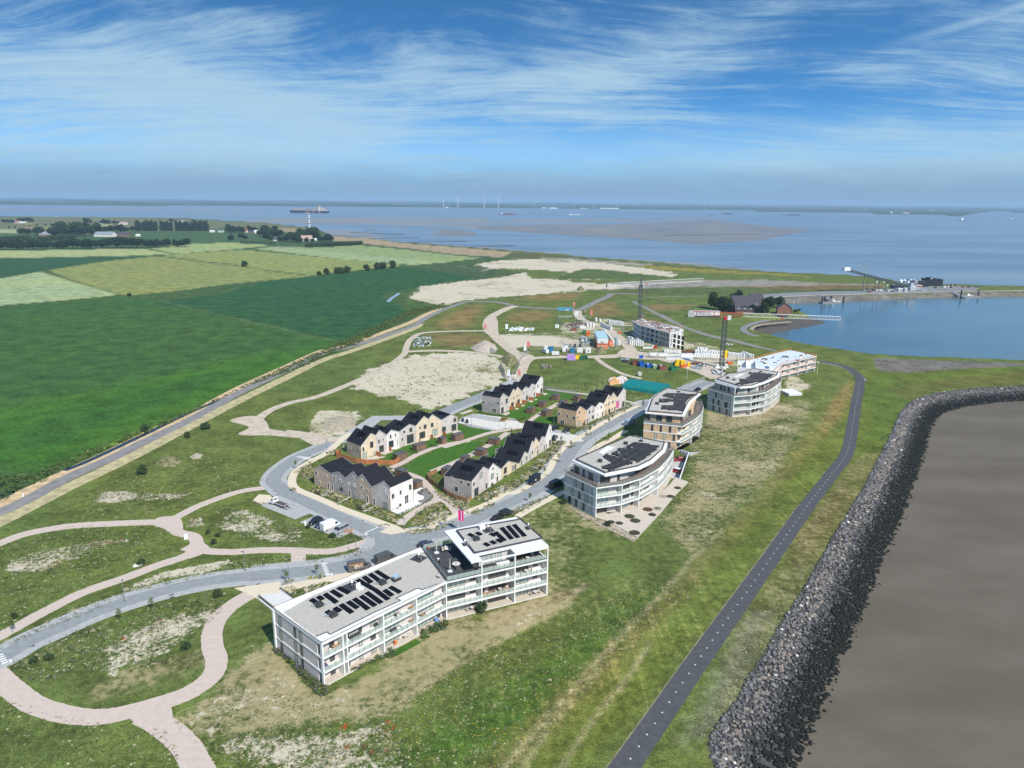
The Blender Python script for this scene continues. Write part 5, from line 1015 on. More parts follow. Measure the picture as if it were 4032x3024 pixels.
# ------------------------------------------------------------ vehicles
TYRE=mat('tyre',(.02,.02,.022),.85);RIM=mat('wheel_rim',(.45,.46,.47),.35,.05,1,.5,.6);LAMPW=mat('headlamp_glass',(.75,.76,.74),.15);LAMPR=mat('tail_lamp',(.35,.02,.015),.25)
CGL=mat('car_glass',(.02,.026,.032),.05,0,1,.9)
def paintm(name,c,r=.28):return mat('car_paint_'+name,c,r,.04,1,.6)
_CARS={}
def vehicle(kind,pm,label,k,x,y,hx,hy,cat='car',name=None,z=0.,group=None,L=None):
    """centre at picture place (x, y), front pointing to (hx, hy)"""
    p=g(k,x,y,z);q=g(k,hx,hy,z);a=math.atan2(q.y-p.y,q.x-p.x);p=Vector((p.x,p.y,z+(.07 if z==0 else .03)));key=(kind,pm.name)
    if key in _CARS:return copy_tree(_CARS[key],p,a,label,group=group)
    S={'hatch':(4.2,1.78,1.48),'suv':(4.6,1.86,1.62),'van':(5.9,2.02,2.55),'mini':(5.0,1.92,1.95),'truck':(6.6,2.05,2.2)}[kind];L,W,Hh=S
    r=empty(name or ('parked_van' if kind in ('van','mini') else 'flatbed_truck' if kind=='truck' else 'parked_car'),p,a,label,cat,group)
    Z=Vector((0,0,1));X=Vector((1,0,0));Y=Vector((0,1,0))
    def ex(prof,w,m,nm,mt,inset_=0):b=MB();b.extr(prof,(0,-w/2,0),Y,X,Z,w);return b.obj(nm,mt,r)
    def cab(prof,w0,w1,nm,mt):
        """body whose upper points are narrower"""
        b=MB();n=len(prof);zt=max(z_ for _,z_ in prof);zb=min(z_ for _,z_ in prof)
        for s_ in (-1,1):
            for px_,z_ in prof:q_=(z_-zb)/(zt-zb);b.v.append((px_,s_*(w0*(1-q_)+w1*q_)/2,z_))
        for i in range(n):j=(i+1) % n;b.f.append((i,j,n+j,n+i));b.m.append(0)
        b.f.append(tuple(range(n))[::-1]);b.f.append(tuple(range(n,2*n)));b.m+=[0,0];return b.obj(nm,mt,r)
    h=L/2
    if kind in ('hatch','suv'):
        w_=.62*Hh;k_=Hh
        cab([(-h,.32),(h-.05,.30),(h,.55),(h-.12,.52*k_),(h-.95,.60*k_),(-h+.35,.63*k_),(-h+.02,.58*k_),(-h-.02,.45)],W*.98,W*.93,'body',pm)
        cab([(h-1.05,.595*k_),(h-1.75,.955*k_),(-h+.85,.965*k_),(-h+.22,.62*k_)],W*.90,W*.74,'window',CGL)
        cab([(h-1.72,.945*k_),(h-1.80,k_),(-h+.80,k_),(-h+.72,.945*k_)],W*.77,W*.70,'roof',pm)
    elif kind=='mini':
        cab([(-h,.32),(h-.05,.30),(h,.60),(h-.15,.95),(h-.9,1.12),(-h+.05,1.15)],W,W*.95,'body',pm)
        cab([(h-.95,1.11),(h-1.75,1.80),(-h+.25,1.84),(-h+.06,1.14)],W*.93,W*.80,'window',CGL);cab([(h-1.70,1.79),(h-1.85,Hh),(-h+.3,Hh),(-h+.22,1.79)],W*.83,W*.76,'roof',pm)
        for q in (-.6,.8):b=MB();b.box((q,0,1.12),(.14,W*.90,.72),top=1);b.obj('pillar',pm,r)
    elif kind=='van':
        cab([(-h,.35),(h-.05,.32),(h,.65),(h-.12,1.05),(h-.85,1.22),(h-1.45,2.25),(h-1.9,Hh),(-h+.08,Hh-.02),(-h,Hh-.2)],W,W*.88,'body',pm)
        b=MB();b.face([(h-.90,-W*.42,1.24),(h-.90,W*.42,1.24),(h-1.43,W*.38,2.16),(h-1.43,-W*.38,2.16)])
        b.v=[(x_+.04,y_,z_+.02) for x_,y_,z_ in b.v];b.obj('windscreen',CGL,r)
        for s_ in (-1,1):b=MB();b.face([(h-1.05,s_*W*.482,1.28),(h-2.0,s_*W*.484,1.28),(h-2.0,s_*W*.463,1.95),(h-1.42,s_*W*.465,1.95)]);b.obj('side_window',CGL,r)
        for s_ in (-1,1):b=MB();b.bar((h-1.6,s_*W*.503,.62),(-h+1.4,s_*W*.503,.62),.03,.12);b.obj('side_trim',TYRE,r)
    else:
        cab([(h-1.75,.45),(h-.05,.42),(h,.7),(h-.1,1.15),(h-.55,1.35),(h-1.0,2.05),(h-1.15,Hh),(h-1.7,Hh),(h-1.75,1.0)],W,W*.86,'body',pm)
        b=MB();b.face([(h-.54,-W*.41,1.37),(h-.54,W*.41,1.37),(h-.98,W*.38,2.0),(h-.98,-W*.38,2.0)]);b.obj('windscreen',CGL,r)
        for s_ in (-1,1):b=MB();b.face([(h-.75,s_*W*.475,1.35),(h-1.55,s_*W*.475,1.35),(h-1.55,s_*W*.45,1.95),(h-1.02,s_*W*.45,1.95)]);b.obj('side_window',CGL,r)
        b=MB();b.face([(h-1.752,-W*.3,1.5),(h-1.752,W*.3,1.5),(h-1.752,W*.3,1.95),(h-1.752,-W*.3,1.95)]);b.obj('rear_window',CGL,r)
        b=MB();b.box((-.9,0,.80),(4.6,W,.14));b.obj('load_bed',mat('bed_planks',(.09,.075,.07),.8,.2,3),r)
        b=MB();b.bar((1.3,-W/2,.95),(-3.1,-W/2,.95),.06,.16);b.bar((1.3,W/2,.95),(-3.1,W/2,.95),.06,.16);b.bar((1.3,-W/2,.98),(1.3,W/2,.98),.08,.3);b.bar((-3.15,-W/2,.9),(-3.15,W/2,.9),.06,.2);b.obj('bed_rail',pm,r)
        for s_ in (-.6,.6):b=MB();b.bar((-3.2,s_,.86),(-5.0,s_,.12),.42,.08);b.obj('loading_ramp',mat('ramp_metal',(.25,.25,.26),.5,.1,3),r)
    wr=.32 if kind in ('hatch','suv') else .36
    for fx in (h-.85,-h+.95):
        for s_ in (-1,1):
            b=MB();b.cyl((fx,s_*(W/2-.20),wr),(fx,s_*(W/2+.015),wr),wr,n=14);t_=b.obj('wheel',TYRE,r)
            b=MB();b.cyl((fx,s_*(W/2+.016),wr),(fx,s_*(W/2+.03),wr),wr*.6,n=12);b.obj('rim',RIM,t_)
    for s_ in (-1,1):
        b=MB();b.box((h-.06,s_*W*.36,.62),(.16,.34,.16));b.obj('headlight',LAMPW,r);b=MB();b.box((-h+.03,s_*W*.42,.75),(.10,.16,.30));b.obj('tail_lamp',LAMPR,r)
    _CARS[key]=r;return r
PB,PW,PS,PN=paintm('black',(.012,.013,.016)),paintm('white',(.74,.75,.76)),paintm('silver',(.30,.32,.34)),paintm('navy',(.02,.03,.06))
PR,PM,PG_,PGB=paintm('red',(.30,.012,.022)),paintm('mustard',(.26,.17,.02)),paintm('grey',(.10,.10,.10)),paintm('blue_grey',(.33,.40,.48))
vehicle('truck',PW,'white flatbed recovery truck with its loading ramps down','B',315,288,190,240,'truck')
vehicle('suv',PB,'black car parked leftmost beside the white van','B',765,505,690,545)
vehicle('hatch',PN,'dark navy car parked between the black car and the white van','B',840,545,765,585)
vehicle('van',PW,'large white panel van parked between dark navy car and silver minibus','B',955,572,1100,515,'van')
vehicle('mini',PS,'silver minibus parked beside the pile of bricks','B',1075,615,975,665,'van')
vt=vehicle('van',PG_,'grey van with picture panels on its side behind the long roof','B',1315,1085,1440,1060,'van')
b=MB();b.face([(-1.5,-1.035,.9),(.6,-1.035,.9),(.6,-.96,1.9),(-1.5,-.96,1.9)]);b.obj('side_picture',mat('van_picture',(.5,.48,.45),.5,.3,1.5,col2=(.14,.05,.04)),vt);b=MB();b.face([(-2.6,-.95,1.95),(.8,-.95,1.95),(.8,-.93,2.2),(-2.6,-.93,2.2)]);b.obj('orange_stripe',mat('van_orange',(.55,.20,.04),.5),vt)
vehicle('van',paintm('graphite',(.075,.077,.08)),'dark grey van half hidden behind the parapet of the long roof','B',1640,985,1760,940,'van')
vehicle('suv',PN,'dark blue car just beyond the glass railing of the roof terrace','B',2140,800,2260,770,group=None)
vehicle('mini',PB,'black people carrier behind the penthouse roof on the street','C',1180,240,1290,190,'van')
vehicle('hatch',PB,'black car nose just showing behind the penthouse roof','C',1080,290,1180,240)
vb=vehicle('van',PB,'black van with a white emblem parked in sunlight below the yellow house','3',1718,1275,1610,1345,'van')
b=MB();b.cyl((.5,1.0,1.35),(.5,1.035,1.35),.32,n=14);b.obj('emblem',PW,vb)
vehicle('van',paintm('jet',(.010,.010,.012)),'black van parked in the shade of the grey apartment block','D',130,890,260,820,'van')
vehicle('van',PGB,'pale blue grey van in the shade of the tan apartment block','D',1100,75,1200,40,'van')
vehicle('hatch',PM,'mustard yellow car beside the hedge of the corner house','3',1150,78,1240,35)
vehicle('suv',PB,'black car at the left of the two below the tan end wall','G',1262,757,1320,730);vehicle('hatch',PB,'black car at the right of the two below the tan end wall','G',1378,780,1330,805)
vehicle('suv',paintm('charcoal',(.03,.032,.036)),'dark car half hidden behind the tall white end house','G',1258,858,1285,825)
vehicle('hatch',PR,'red car with a red roof, upper one on the sunken garage ramp','D',1735,545,1650,550,z=-2.9)
rw_=vehicle('suv',paintm('bright_red',(.42,.015,.015)),'small red car with a white roof, lower one on the garage ramp','D',1700,695,1630,680,z=-2.9)
for c_ in rw_.children:
    if c_.name.startswith('roof'):c_.data=c_.data.copy();c_.data.materials[0]=PW
vehicle('suv',PB,'black car on the street above the tan apartment block','E',825,660,880,630)
vehicle('van',PW,'white van parked below the blue and white site cabins','H',1510,940,1470,925,'van')
for i_,(x_,pm_,w_) in enumerate(((1740,PW,'white car, first of the four parked above the site cabins'),(1785,PS,'silver car, second of the four parked above the site cabins'),(1836,PN,'navy car, third of the four parked above the site cabins'),(1892,PB,'black car, last of the four parked above the site cabins'))):
    vehicle('hatch',pm_,w_,'H',x_,868,x_+3,900,group='cars parked above the site cabins')
for i_,(x_,y_,pm_,w_) in enumerate(((20,522,PS,'silver car at the left end of the quay row'),(120,520,PGB,'pale blue car second in the quay row'),(210,520,PB,'black car third in the quay row'),(135,560,PR,'dark red car standing alone on the quay road'),(630,545,PN,'navy car beside the white sheds on the quay'),(1570,470,PN,'navy car in front of the black restaurant'),(1725,465,PGB,'pale car right of the black restaurant'),
                                       (1910,460,PB,'black car at the head of the footbridge'),(2165,456,PR,'dark red car left of two others at the end of the quay'),(2295,455,PB,'black car in the middle of the last three on the quay'),(2460,455,PN,'navy car farthest right on the quay'))):
    vehicle('hatch',pm_,w_,'p',x_,y_,x_+60,y_-3,group='cars on the quay')
# ------------------------------------------------------------ street furniture
STEEL=mat('lamp_steel',(.20,.21,.21),.5,.05)
def proto_lamp():
    r=empty('street_lamp',(0,0,0),0,'','street lamp','slim grey street lamps');b=MB();b.cyl((0,0,0),(0,0,5.2),.085,.055,8);b.obj('pole',STEEL,r)
    b=MB();b.box((.28,0,5.15),(.75,.26,.10));b.obj('lamp_head',DARKM,r);b=MB();b.cyl((0,0,0),(0,0,.35),.14,.13,8);b.obj('base',DARKM,r);return r
lp=proto_lamp()
LP=[('B',1873,592,'lamp on the footpath corner left of the pink flag'),('B',1272,914,'lamp on the grass wedge between pink path and road'),('C',728,217,'lamp where the footpath meets the planted triangle'),('F',413,712,'lamp at the bend above the brown corner house'),('F',550,1330,'lamp on the pavement in front of the darker grey house'),
      ('F',2085,1420,'lamp beside the gravel lane and brown fence'),('G',405,722,'lamp at the car park beside the open lawn'),('G',752,753,'lamp at the end of the open lawn'),('G',490,505,'lamp behind the pale corner house by the mustard car'),('G',1250,722,'green topped lamp in the shade of the tan corner house'),('G',1540,822,'lamp on the pavement by the two black cars'),
      ('G',1677,988,'lamp between road and the grey apartment block'),('G',1322,1012,'lamp beside the row of pale pink houses'),('G',1480,395,'lamp beside the pale footpath behind the sheds'),('O',905,862,'lamp left of the road drain covers'),('O',1780,642,'lamp between the pink path and the road, left of the crossing'),('O',2098,705,'lamp at the planted island near the ramp'),
      ('E',555,635,'lamp behind the teal hall'),('5',1915,975,'lamp right of the pink flag'),('J',1350,1040,'lamp behind the unfinished white building'),('E',295,705,'lamp in front of the teal hall'),('4',450,1410,'lamp at the hedge of the pale corner house by the mustard car')]
for i_,(k_,x_,y_,w_) in enumerate(LP):
    o_=lp if i_==0 else copy_tree(lp);o_.location=g(k_,x_,y_);o_.rotation_euler.z=random.uniform(0,6);o_['label']='slim grey '+w_
b0=empty('waste_bin',(0,0,0),0,'','bin','dark bins beside the garden paths');b=MB();b.box((0,0,0),(.42,.42,1.15),top=.92);b.obj('bin_body',DARKM,b0);b=MB();b.box((0,0,1.152),(.46,.46,.08));b.obj('lid',TYRE,b0)
for i_,(k_,x_,y_,w_) in enumerate((('1',105,722,'left of the two by the brown brick house'),('1',168,746,'right of the two by the brown brick house'),('1',468,852,'alone in front of the grey brick house'),('1',848,992,'left of the pair by the path of the tan narrow house'),('1',892,1012,'right of the pair by the path of the tan narrow house'),('3',950,1548,'at the path end of the pale grey corner house'),('3',1163,1442,'at the path end of the white narrow house'),
        ('3',1635,1192,'behind the black van'),('3',1850,1018,'in front of the pale pink house by the bend'),('3',1987,872,'in front of the narrow yellow house'),('3',2150,702,'in front of the tall white end house'),('3',1290,292,'on the gravel at the end of the open lawn'),('5',1200,1228,'in front of the light grey house right of the tan one'),('5',1675,1002,'left of the pink flag'),('5',2010,850,'right of the pink flag'),('5',905,1210,'against the tan corner house'))):
    o_=b0 if i_==0 else copy_tree(b0);o_.location=g(k_,x_,y_);o_['label']='dark bin '+w_
for x_,y_,w_ in ((317,678,'left'),(362,692,'right')):
    p_=g('G',x_,y_);r=empty('waste_container',p_,.3,w_+' one of the two dark blue waste containers by the car park','container','underground waste containers');b=MB();b.box((0,0,0),(1.1,1.1,1.5),top=.85);b.obj('container_body',mat('container_navy',(.02,.035,.07),.5),r);b=MB();b.box((0,0,1.5),(.8,.8,.2),top=.7);b.obj('lid',DARKM,r)
def flag(k,x,y,h,col,label,w=.95,fh=2.6,sag=.25):
    p=g(k,x,y);r=empty('banner_flag',p,0,label,'flag','tall banner flags');b=MB();b.cyl((0,0,0),(0,0,h),.06,.04,8);b.obj('pole',PW,r)
    b=MB();n=6;i0=0
    for i in range(n+1):
        q=i/n*w;yy_=sag*math.sin(i*1.1)*.5;b.v+=[(q+.05,yy_,h-.1-q*.08),(q+.05,yy_+.05,h-.1-fh-q*.10)]
    for i in range(n):b.f.append((2*i,2*i+1,2*i+3,2*i+2));b.m.append(1 if i==3 else 0)
    b.obj('cloth',[mat(*col),PW],r)
PINKC,REDC,WHC=('flag_pink',(.62,.02,.22),.7),('flag_red',(.60,.06,.05),.7),('flag_white',(.72,.76,.82),.7)
for a_ in (('C',615,440,6.8,PINKC,'pink banner flag behind the penthouse roof of the near building',1.5,3.2),('5',1755,955,7.0,PINKC,'pink banner flag on the pavement in front of the yellow houses',1.2,3.3),('4',930,330,6.5,WHC,'white banner flag left of the red one at the sand hill',1.2,3.2),('4',1262,330,6.5,REDC,'red banner flag above the large white house',1.1,3.2),
           ('H',848,725,6.5,REDC,'red banner flag at the bend of the dirt track',1.4,3.3),('H',1080,722,6.5,WHC,'white banner flag by the stack of plastic covered panels',1.6,3.4),('H',1315,925,6.5,REDC,'red banner flag near the small steel gate',1.6,3.4),('H',1278,960,6,WHC,'white banner flag beside the small steel gate',1.4,3.2),('H',1815,478,7.5,REDC,'red banner flag at the end of the blue container',1.5,3.6),
           ('H',1840,580,7,WHC,'white banner flag left of the closed barrier',1.6,3.6),('H',2003,570,7,REDC,'red banner flag right of the closed barrier',1.6,3.6)):flag(*a_)
# small white bollards and boxes
for k_,x_,y_,w_,s_ in (('O',1352,408,'white square bin on the junction of the pink paths',1.0),('N',1158,1610,'',0),('O',170,103,'small white marker post beside the polder road',.35),('B',640,530,'green and white sign post by the black parked car',.5)):
    if s_:b=MB();b.box(tuple(g(k_,x_,y_)),(s_,s_,1.1 if s_<1 else 1.3),.3);tag(b.obj('white_bin' if s_==1 else 'marker_post',PW),w_,'post' if s_<1 else 'bin')
b=MB();p_=g('O',995,605);b.box((p_.x,p_.y,.0),(1.9,.8,.5),.5,top=.7);b.box((p_.x+1,p_.y+.4,.3),(.5,.9,.3),.5);tag(b.obj('white_stone',PW),'white slab lying beside a dark bush on the meadow','stone')
b=MB();p_=g('B',1175,620)
for i_ in range(5):
    for j_ in range(3):b.box((p_.x+i_*.42-.8,p_.y+j_*.42-.4+.08*i_,.05),(.36,.36,.5+.2*((i_*j_) % 3)),.2*i_)
tag(b.obj('brick_pile',B_RED if False else mat('salmon_brick',(.42,.26,.20),.9,.2,2)),'pile of salmon coloured bricks beside the silver minibus','bricks')
# roof terrace things
def table(p,r_,label,round_=True,a=0,n=4,wood=False):
    r=empty('garden_table',p,a,label,'table');b=MB()
    if round_:b.cyl((0,0,.70),(0,0,.76),r_,n=16)
    else:b.box((0,0,.70),(r_*2.4,r_*1.1,.06))
    b.obj('table_top',WOODD if wood else mat('pale_table',(.55,.52,.48),.7),r)
    for i in range(4):b=MB();q=(.45*r_*(1 if i % 2 else -1)*(1 if round_ else 2),.45*r_*(1 if i<2 else -1));b.box((q[0],q[1],0),(.07,.07,.70));b.obj('leg',DARKM,r)
    return r
CH=None
def chair(p,a,label,m=None):
    global CH
    if CH is None:
        CH=empty('garden_chair',p,a,label,'chair','terrace chairs');b=MB();b.box((0,0,.42),(.5,.5,.06));b.obj('seat',mat('chair_beige',(.45,.40,.34),.8),CH);b=MB();b.box((-.23,0,.48),(.06,.5,.48));b.obj('backrest',MATS['chair_beige'],CH)
        for q in ((-.2,-.2),(.2,-.2),(-.2,.2),(.2,.2)):b=MB();b.box((q[0],q[1],0),(.05,.05,.42));b.obj('leg',DARKM,CH)
        return CH
    return copy_tree(CH,p,a,label)
def up(v,z):return Vector((v.x,v.y,z))
for x_,y_,w_ in ((545,810,'beside the long table'),(840,1215,'beside the round table')):
    p_=g('t',x_,y_,9.37);r=empty('closed_parasol',up(p_,9.365),rb,'closed beige parasol on a white foot '+w_+' on the roof terrace','parasol','closed parasols');b=MB();b.box((0,0,0),(1.0,1.0,.12));b.obj('foot',PW,r);b=MB();b.cyl((0,0,.12),(0,0,2.9),.05,n=8);b.obj('pole',PW,r);b=MB();b.cyl((0,0,.9),(0,0,3.1),.20,.07,10);b.obj('folded_canopy',mat('parasol_cloth',(.50,.44,.40),.8),r)
p_=up(g('t',765,760,9.37),9.365);table(p_,.85,'long pale table on the dark roof terrace',False,rb+1.2)
for i_ in range(6):q_=p_+Vector((math.cos(rb+1.2)*(i_ % 3-1)*.7,math.sin(rb+1.2)*(i_ % 3-1)*.7,0))+Vector((-math.sin(rb+1.2),math.cos(rb+1.2),0))*(.85 if i_<3 else -.85);chair(q_,rb+1.2+(-1.57 if i_<3 else 1.57),'beige chair at the long pale table on the dark roof terrace')
p_=up(g('t',975,1110,9.37),9.365);table(p_,.95,'round white table on the dark roof terrace');
for i_,(x_,y_,s_,w_) in enumerate(((935,1020,(1.9,1.5,.75),'larger covered grey furniture block behind the round table'),(1010,1165,(1.3,1.3,.55),'small covered grey stool in front of the round table'),(660,1010,(1.3,1.1,.5),'dark box with a white edge by the left railing'))):
    p_=g('t',x_,y_,9.37);b=MB();b.box((p_.x,p_.y,9.365),s_,rb,top=.92);tag(b.obj('covered_furniture',mat('cover_grey',(.06,.062,.066),.8)),w_,'furniture cover')
pot=lambda p,label,m,s=.45:tag(MB().cyl(tuple(p),(p.x,p.y,p.z+s),s*.35,s*.5,10).obj('plant_pot',m),label,'pot')
pot(up(g('t',585,985,9.37),9.365),'small white pot beside the dark box on the roof terrace',PW,.6);pot(up(g('t',375,725,9.37),9.365),'terracotta pot in the back corner of the roof terrace',mat('terracotta',(.45,.18,.09),.8),.6)
# a person kneeling on the gravel roof
def figure(p,a,joints,edges,rad,label,shirt,legs):
    me=bpy.data.meshes.new('person');me.from_pydata(joints,edges,[]);o=bpy.data.objects.new('person',me);COL.objects.link(o)
    md=o.modifiers.new('skin','SKIN');
    for i,r_ in enumerate(rad):me.skin_vertices[0].data[i].radius=(r_,r_) if me.skin_vertices else (r_,r_)
    return o
def person(p,a,label,pose,shirt,legsm,skinm):
    bm=bmesh.new();lay=bm.verts.layers.skin.verify();vs=[]
    for (q,r_) in pose:v=bm.verts.new(q);v[lay].radius=(r_,r_);vs.append(v)
    vs[0][lay].use_root=True
    for i,j in ((0,1),(1,2),(2,3),(3,4),(1,5),(5,6),(6,7),(1,8),(8,9),(9,10),(0,11),(11,12),(12,13),(0,14),(14,15),(15,16)):bm.edges.new((vs[i],vs[j])) if i != 1 or j not in (5,8) else bm.edges.new((vs[2],vs[j]))
    me=bpy.data.meshes.new('person');bm.to_mesh(me);bm.free();o=bpy.data.objects.new('person',me);COL.objects.link(o);o.modifiers.new('skin','SKIN');s_=o.modifiers.new('sub','SUBSURF');s_.levels=s_.render_levels=1
    dg=bpy.context.evaluated_depsgraph_get();m2=bpy.data.meshes.new_from_object(o.evaluated_get(dg));o.modifiers.clear();o.data=m2;m2.materials.clear()
    for q in (skinm,shirt,legsm):m2.materials.append(q)
    hz_=pose[0][0][2];sh=pose[2][0][2]
    for f in m2.polygons:z_=f.center.z;f.material_index=2 if z_<hz_+.05 else (1 if z_<sh+.06 else 0)
    o.location=p;o.rotation_euler.z=a;tag(o,label,'person');hair=MB();hp=pose[4][0];hair.cyl((hp[0]-.02,hp[1],hp[2]-.02),(hp[0]-.02,hp[1],hp[2]+.12),.11,.06,8);hh=hair.obj('hair',mat('dark_hair',(.04,.025,.015),.8),o);return o
SKIN=mat('skin',(.50,.30,.22),.6,.05);SH_W=mat('white_shirt',(.62,.60,.60),.8,.05);TR_D=mat('dark_trousers',(.06,.06,.08),.8,.05);SH_B=mat('blue_shirt',(.08,.16,.34),.8,.05)
crouch=[((0,0,.45),.15),((.10,0,.70),.14),((.18,0,.88),.13),((.22,0,.98),.06),((.27,0,1.12),.105),((.22,.2,.85),.06),((.40,.24,.62),.045),((.55,.18,.42),.035),((.22,-.2,.85),.06),((.40,-.24,.62),.045),((.55,-.18,.42),.035),
          ((.30,.14,.42),.09),((.18,.14,.10),.06),((.36,.14,.05),.05),((.28,-.14,.30),.09),((-.10,-.14,.10),.06),((-.25,-.14,.07),.05)]
stand=[((0,0,.92),.15),((0,0,1.15),.14),((0,0,1.38),.14),((0,0,1.50),.055),((.02,0,1.64),.105),((0,.2,1.38),.06),((.03,.25,1.10),.045),((.12,.24,.86),.035),((0,-.2,1.38),.06),((.03,-.25,1.10),.045),((.12,-.24,.86),.035),
         ((.02,.10,.88),.09),((.03,.11,.48),.06),((.0,.12,.06),.05),((-.02,-.10,.88),.09),((.05,-.11,.48),.06),((.06,-.12,.06),.05)]
person(up(g('t',605,1360,9.45),9.44),rb+2.6,'person in a white top crouching on the gravel roof by the glass railing',crouch,SH_W,TR_D,SKIN)
person(up(g('B',1507,1005),.08),.5,'person in blue clothes standing behind the dark grey van',stand,SH_B,TR_D,SKIN)
person(up(P2(17.3,1.4),6.21+3.1),2,'person in white on the wooden deck of the near penthouse',stand,SH_W,TR_D,SKIN)
# balcony furniture
for z_,t_,s_,kind,w_ in ((6.2,20.4,1.0,'lounge','white lounger on the top balcony of the third bay'),(3.1,20.5,1.0,'lounge','white lounger on the middle balcony of the third bay'),(6.2,13.4,.9,'black','black covered barbecue on the top balcony of the second bay'),(6.2,8.3,1.,'sofa','long dark covered sofa on the top balcony of the second bay'),(3.1,1.2,.9,'purple','purple parasol base cover on the middle corner balcony'),(6.2,1.1,.8,'table','small table on the top corner balcony'),
                           (6.2,3.3,.8,'wood','wooden chair set on the top corner balcony'),(6.2,22.2,.7,'wood','wooden bench at the right of the top balcony, third bay'),(3.1,22.2,.7,'wood','orange brown chair on the middle balcony, third bay'),(.15,17.9,.6,'orange','orange towel rack on the ground floor terrace'),(.15,20.6,.9,'table','grey table on the ground floor terrace beside the artificial lawn'),(6.2,18.3,.4,'black','round dark planter on the top balcony, third bay'),(3.1,17.6,.6,'sofa','dark low table on the middle balcony, third bay'),(3.1,25.2,.6,'wood','wooden table on the middle balcony, fourth bay'),(.15,29.3,.9,'blue','light blue bench on the ground floor terrace, fourth bay')):
    p_=P1(t_,1.0);b=MB();mm_={'lounge':PW,'black':DARKM,'sofa':MATS['cover_grey'],'purple':mat('purple_cover',(.10,.06,.20),.7),'table':mat('pale_table',(.55,.52,.48)),'wood':mat('oak',(.36,.20,.10),.7),'orange':mat('orange_cloth',(.55,.16,.05),.8),'blue':mat('pale_blue',(.18,.32,.55),.6)}[kind]
    if kind=='lounge':b.box((p_.x,p_.y,z_+.25),(1.9*s_,.7,.12),ra);q_=p_-ex1*.8;b.box((q_.x,q_.y,z_+.37),(.5,.7,.35),ra,top=.7);[b.box((p_.x+ex1.x*a_,p_.y+ex1.y*a_,z_+.01),(.08,.6,.24),ra) for a_ in (-.7,.7)]
    elif kind in ('table','wood'):b.box((p_.x,p_.y,z_+.68),(1.1*s_,.8*s_,.06),ra);[b.box((p_.x+ex1.x*a_+ey1.x*c_,p_.y+ex1.y*a_+ey1.y*c_,z_+.01),(.07,.07,.67),ra) for a_ in (-.4*s_,.4*s_) for c_ in (-.25,.25)];q_=p_+ex1*.95*s_;b.box((q_.x,q_.y,z_+.4),(.45,.45,.06),ra);b.box((q_.x+ex1.x*.2,q_.y+ex1.y*.2,z_+.46),(.06,.45,.45),ra);b.box((q_.x,q_.y,z_+.01),(.3,.3,.38),ra)
    else:b.box((p_.x,p_.y,z_+.01),((2.6 if kind=='sofa' else 1.0)*s_,.8*s_,.62),ra,top=.9);q_=p_+ey1*.3*s_;b.box((q_.x,q_.y,z_+.63),((2.3 if kind=='sofa' else .8)*s_,.2,.28),ra)
    tag(b.obj({'lounge':'sun_lounger','black':'covered_barbecue','sofa':'covered_sofa','purple':'parasol_cover','table':'garden_table','wood':'wooden_furniture','orange':'towel_rack','blue':'garden_bench'}[kind],mm_),w_,{'lounge':'lounger','black':'barbecue','sofa':'sofa','purple':'cover','table':'table','wood':'furniture','orange':'rack','blue':'bench'}[kind])
for z_,t_,w_ in ((6.2,20.2,'top balcony at the right end'),(.15,22.6,'ground floor terrace at the right end'),(3.1,13.5,'middle balcony with the wooden floor'),(9.39,20.5,'penthouse deck'),(.15,6.5,'ground terrace left of the bush')):
    table(up(P2(t_,1.3),z_+.01),.5,'small table on the '+w_+' of the near building')
    chair(up(P2(t_+1.1,1.3),z_+.01),rb+3.14,'chair right of the table on the '+w_);chair(up(P2(t_-1.1,1.3),z_+.01),rb,'chair left of the table on the '+w_)
b=MB();b.prism([P2(8.7,.2),P2(16.5,.2),P2(16.5,2.2),P2(8.7,2.2)],3.102,3.14);tag(b.obj('balcony_decking',WOODD),'red brown wooden floor laid on the middle balcony of the near building','decking')
for x_,y_,w_,z_ in ((1590,20,'',0),(515,990,'oval pale table on the terrace of the tan block',9.37),):
    pass
table(up(g('6',760,870,9.37),9.365),.95,'oval white table on the terrace of the tan apartment block',False,0);table(up(g('6',345,860,9.37),9.365),.5,'small round table on the terrace of the tan apartment block')
for x_,y_,w_ in ((265,850,'left'),(425,860,'right')):chair(up(g('6',x_,y_,9.37),9.365),0,'pale chair '+w_+' of the small round table on the tan block terrace')
table(up(g('D',850,1240),.23),.8,'white table on the ground terrace of the grey curved block',False,.5)
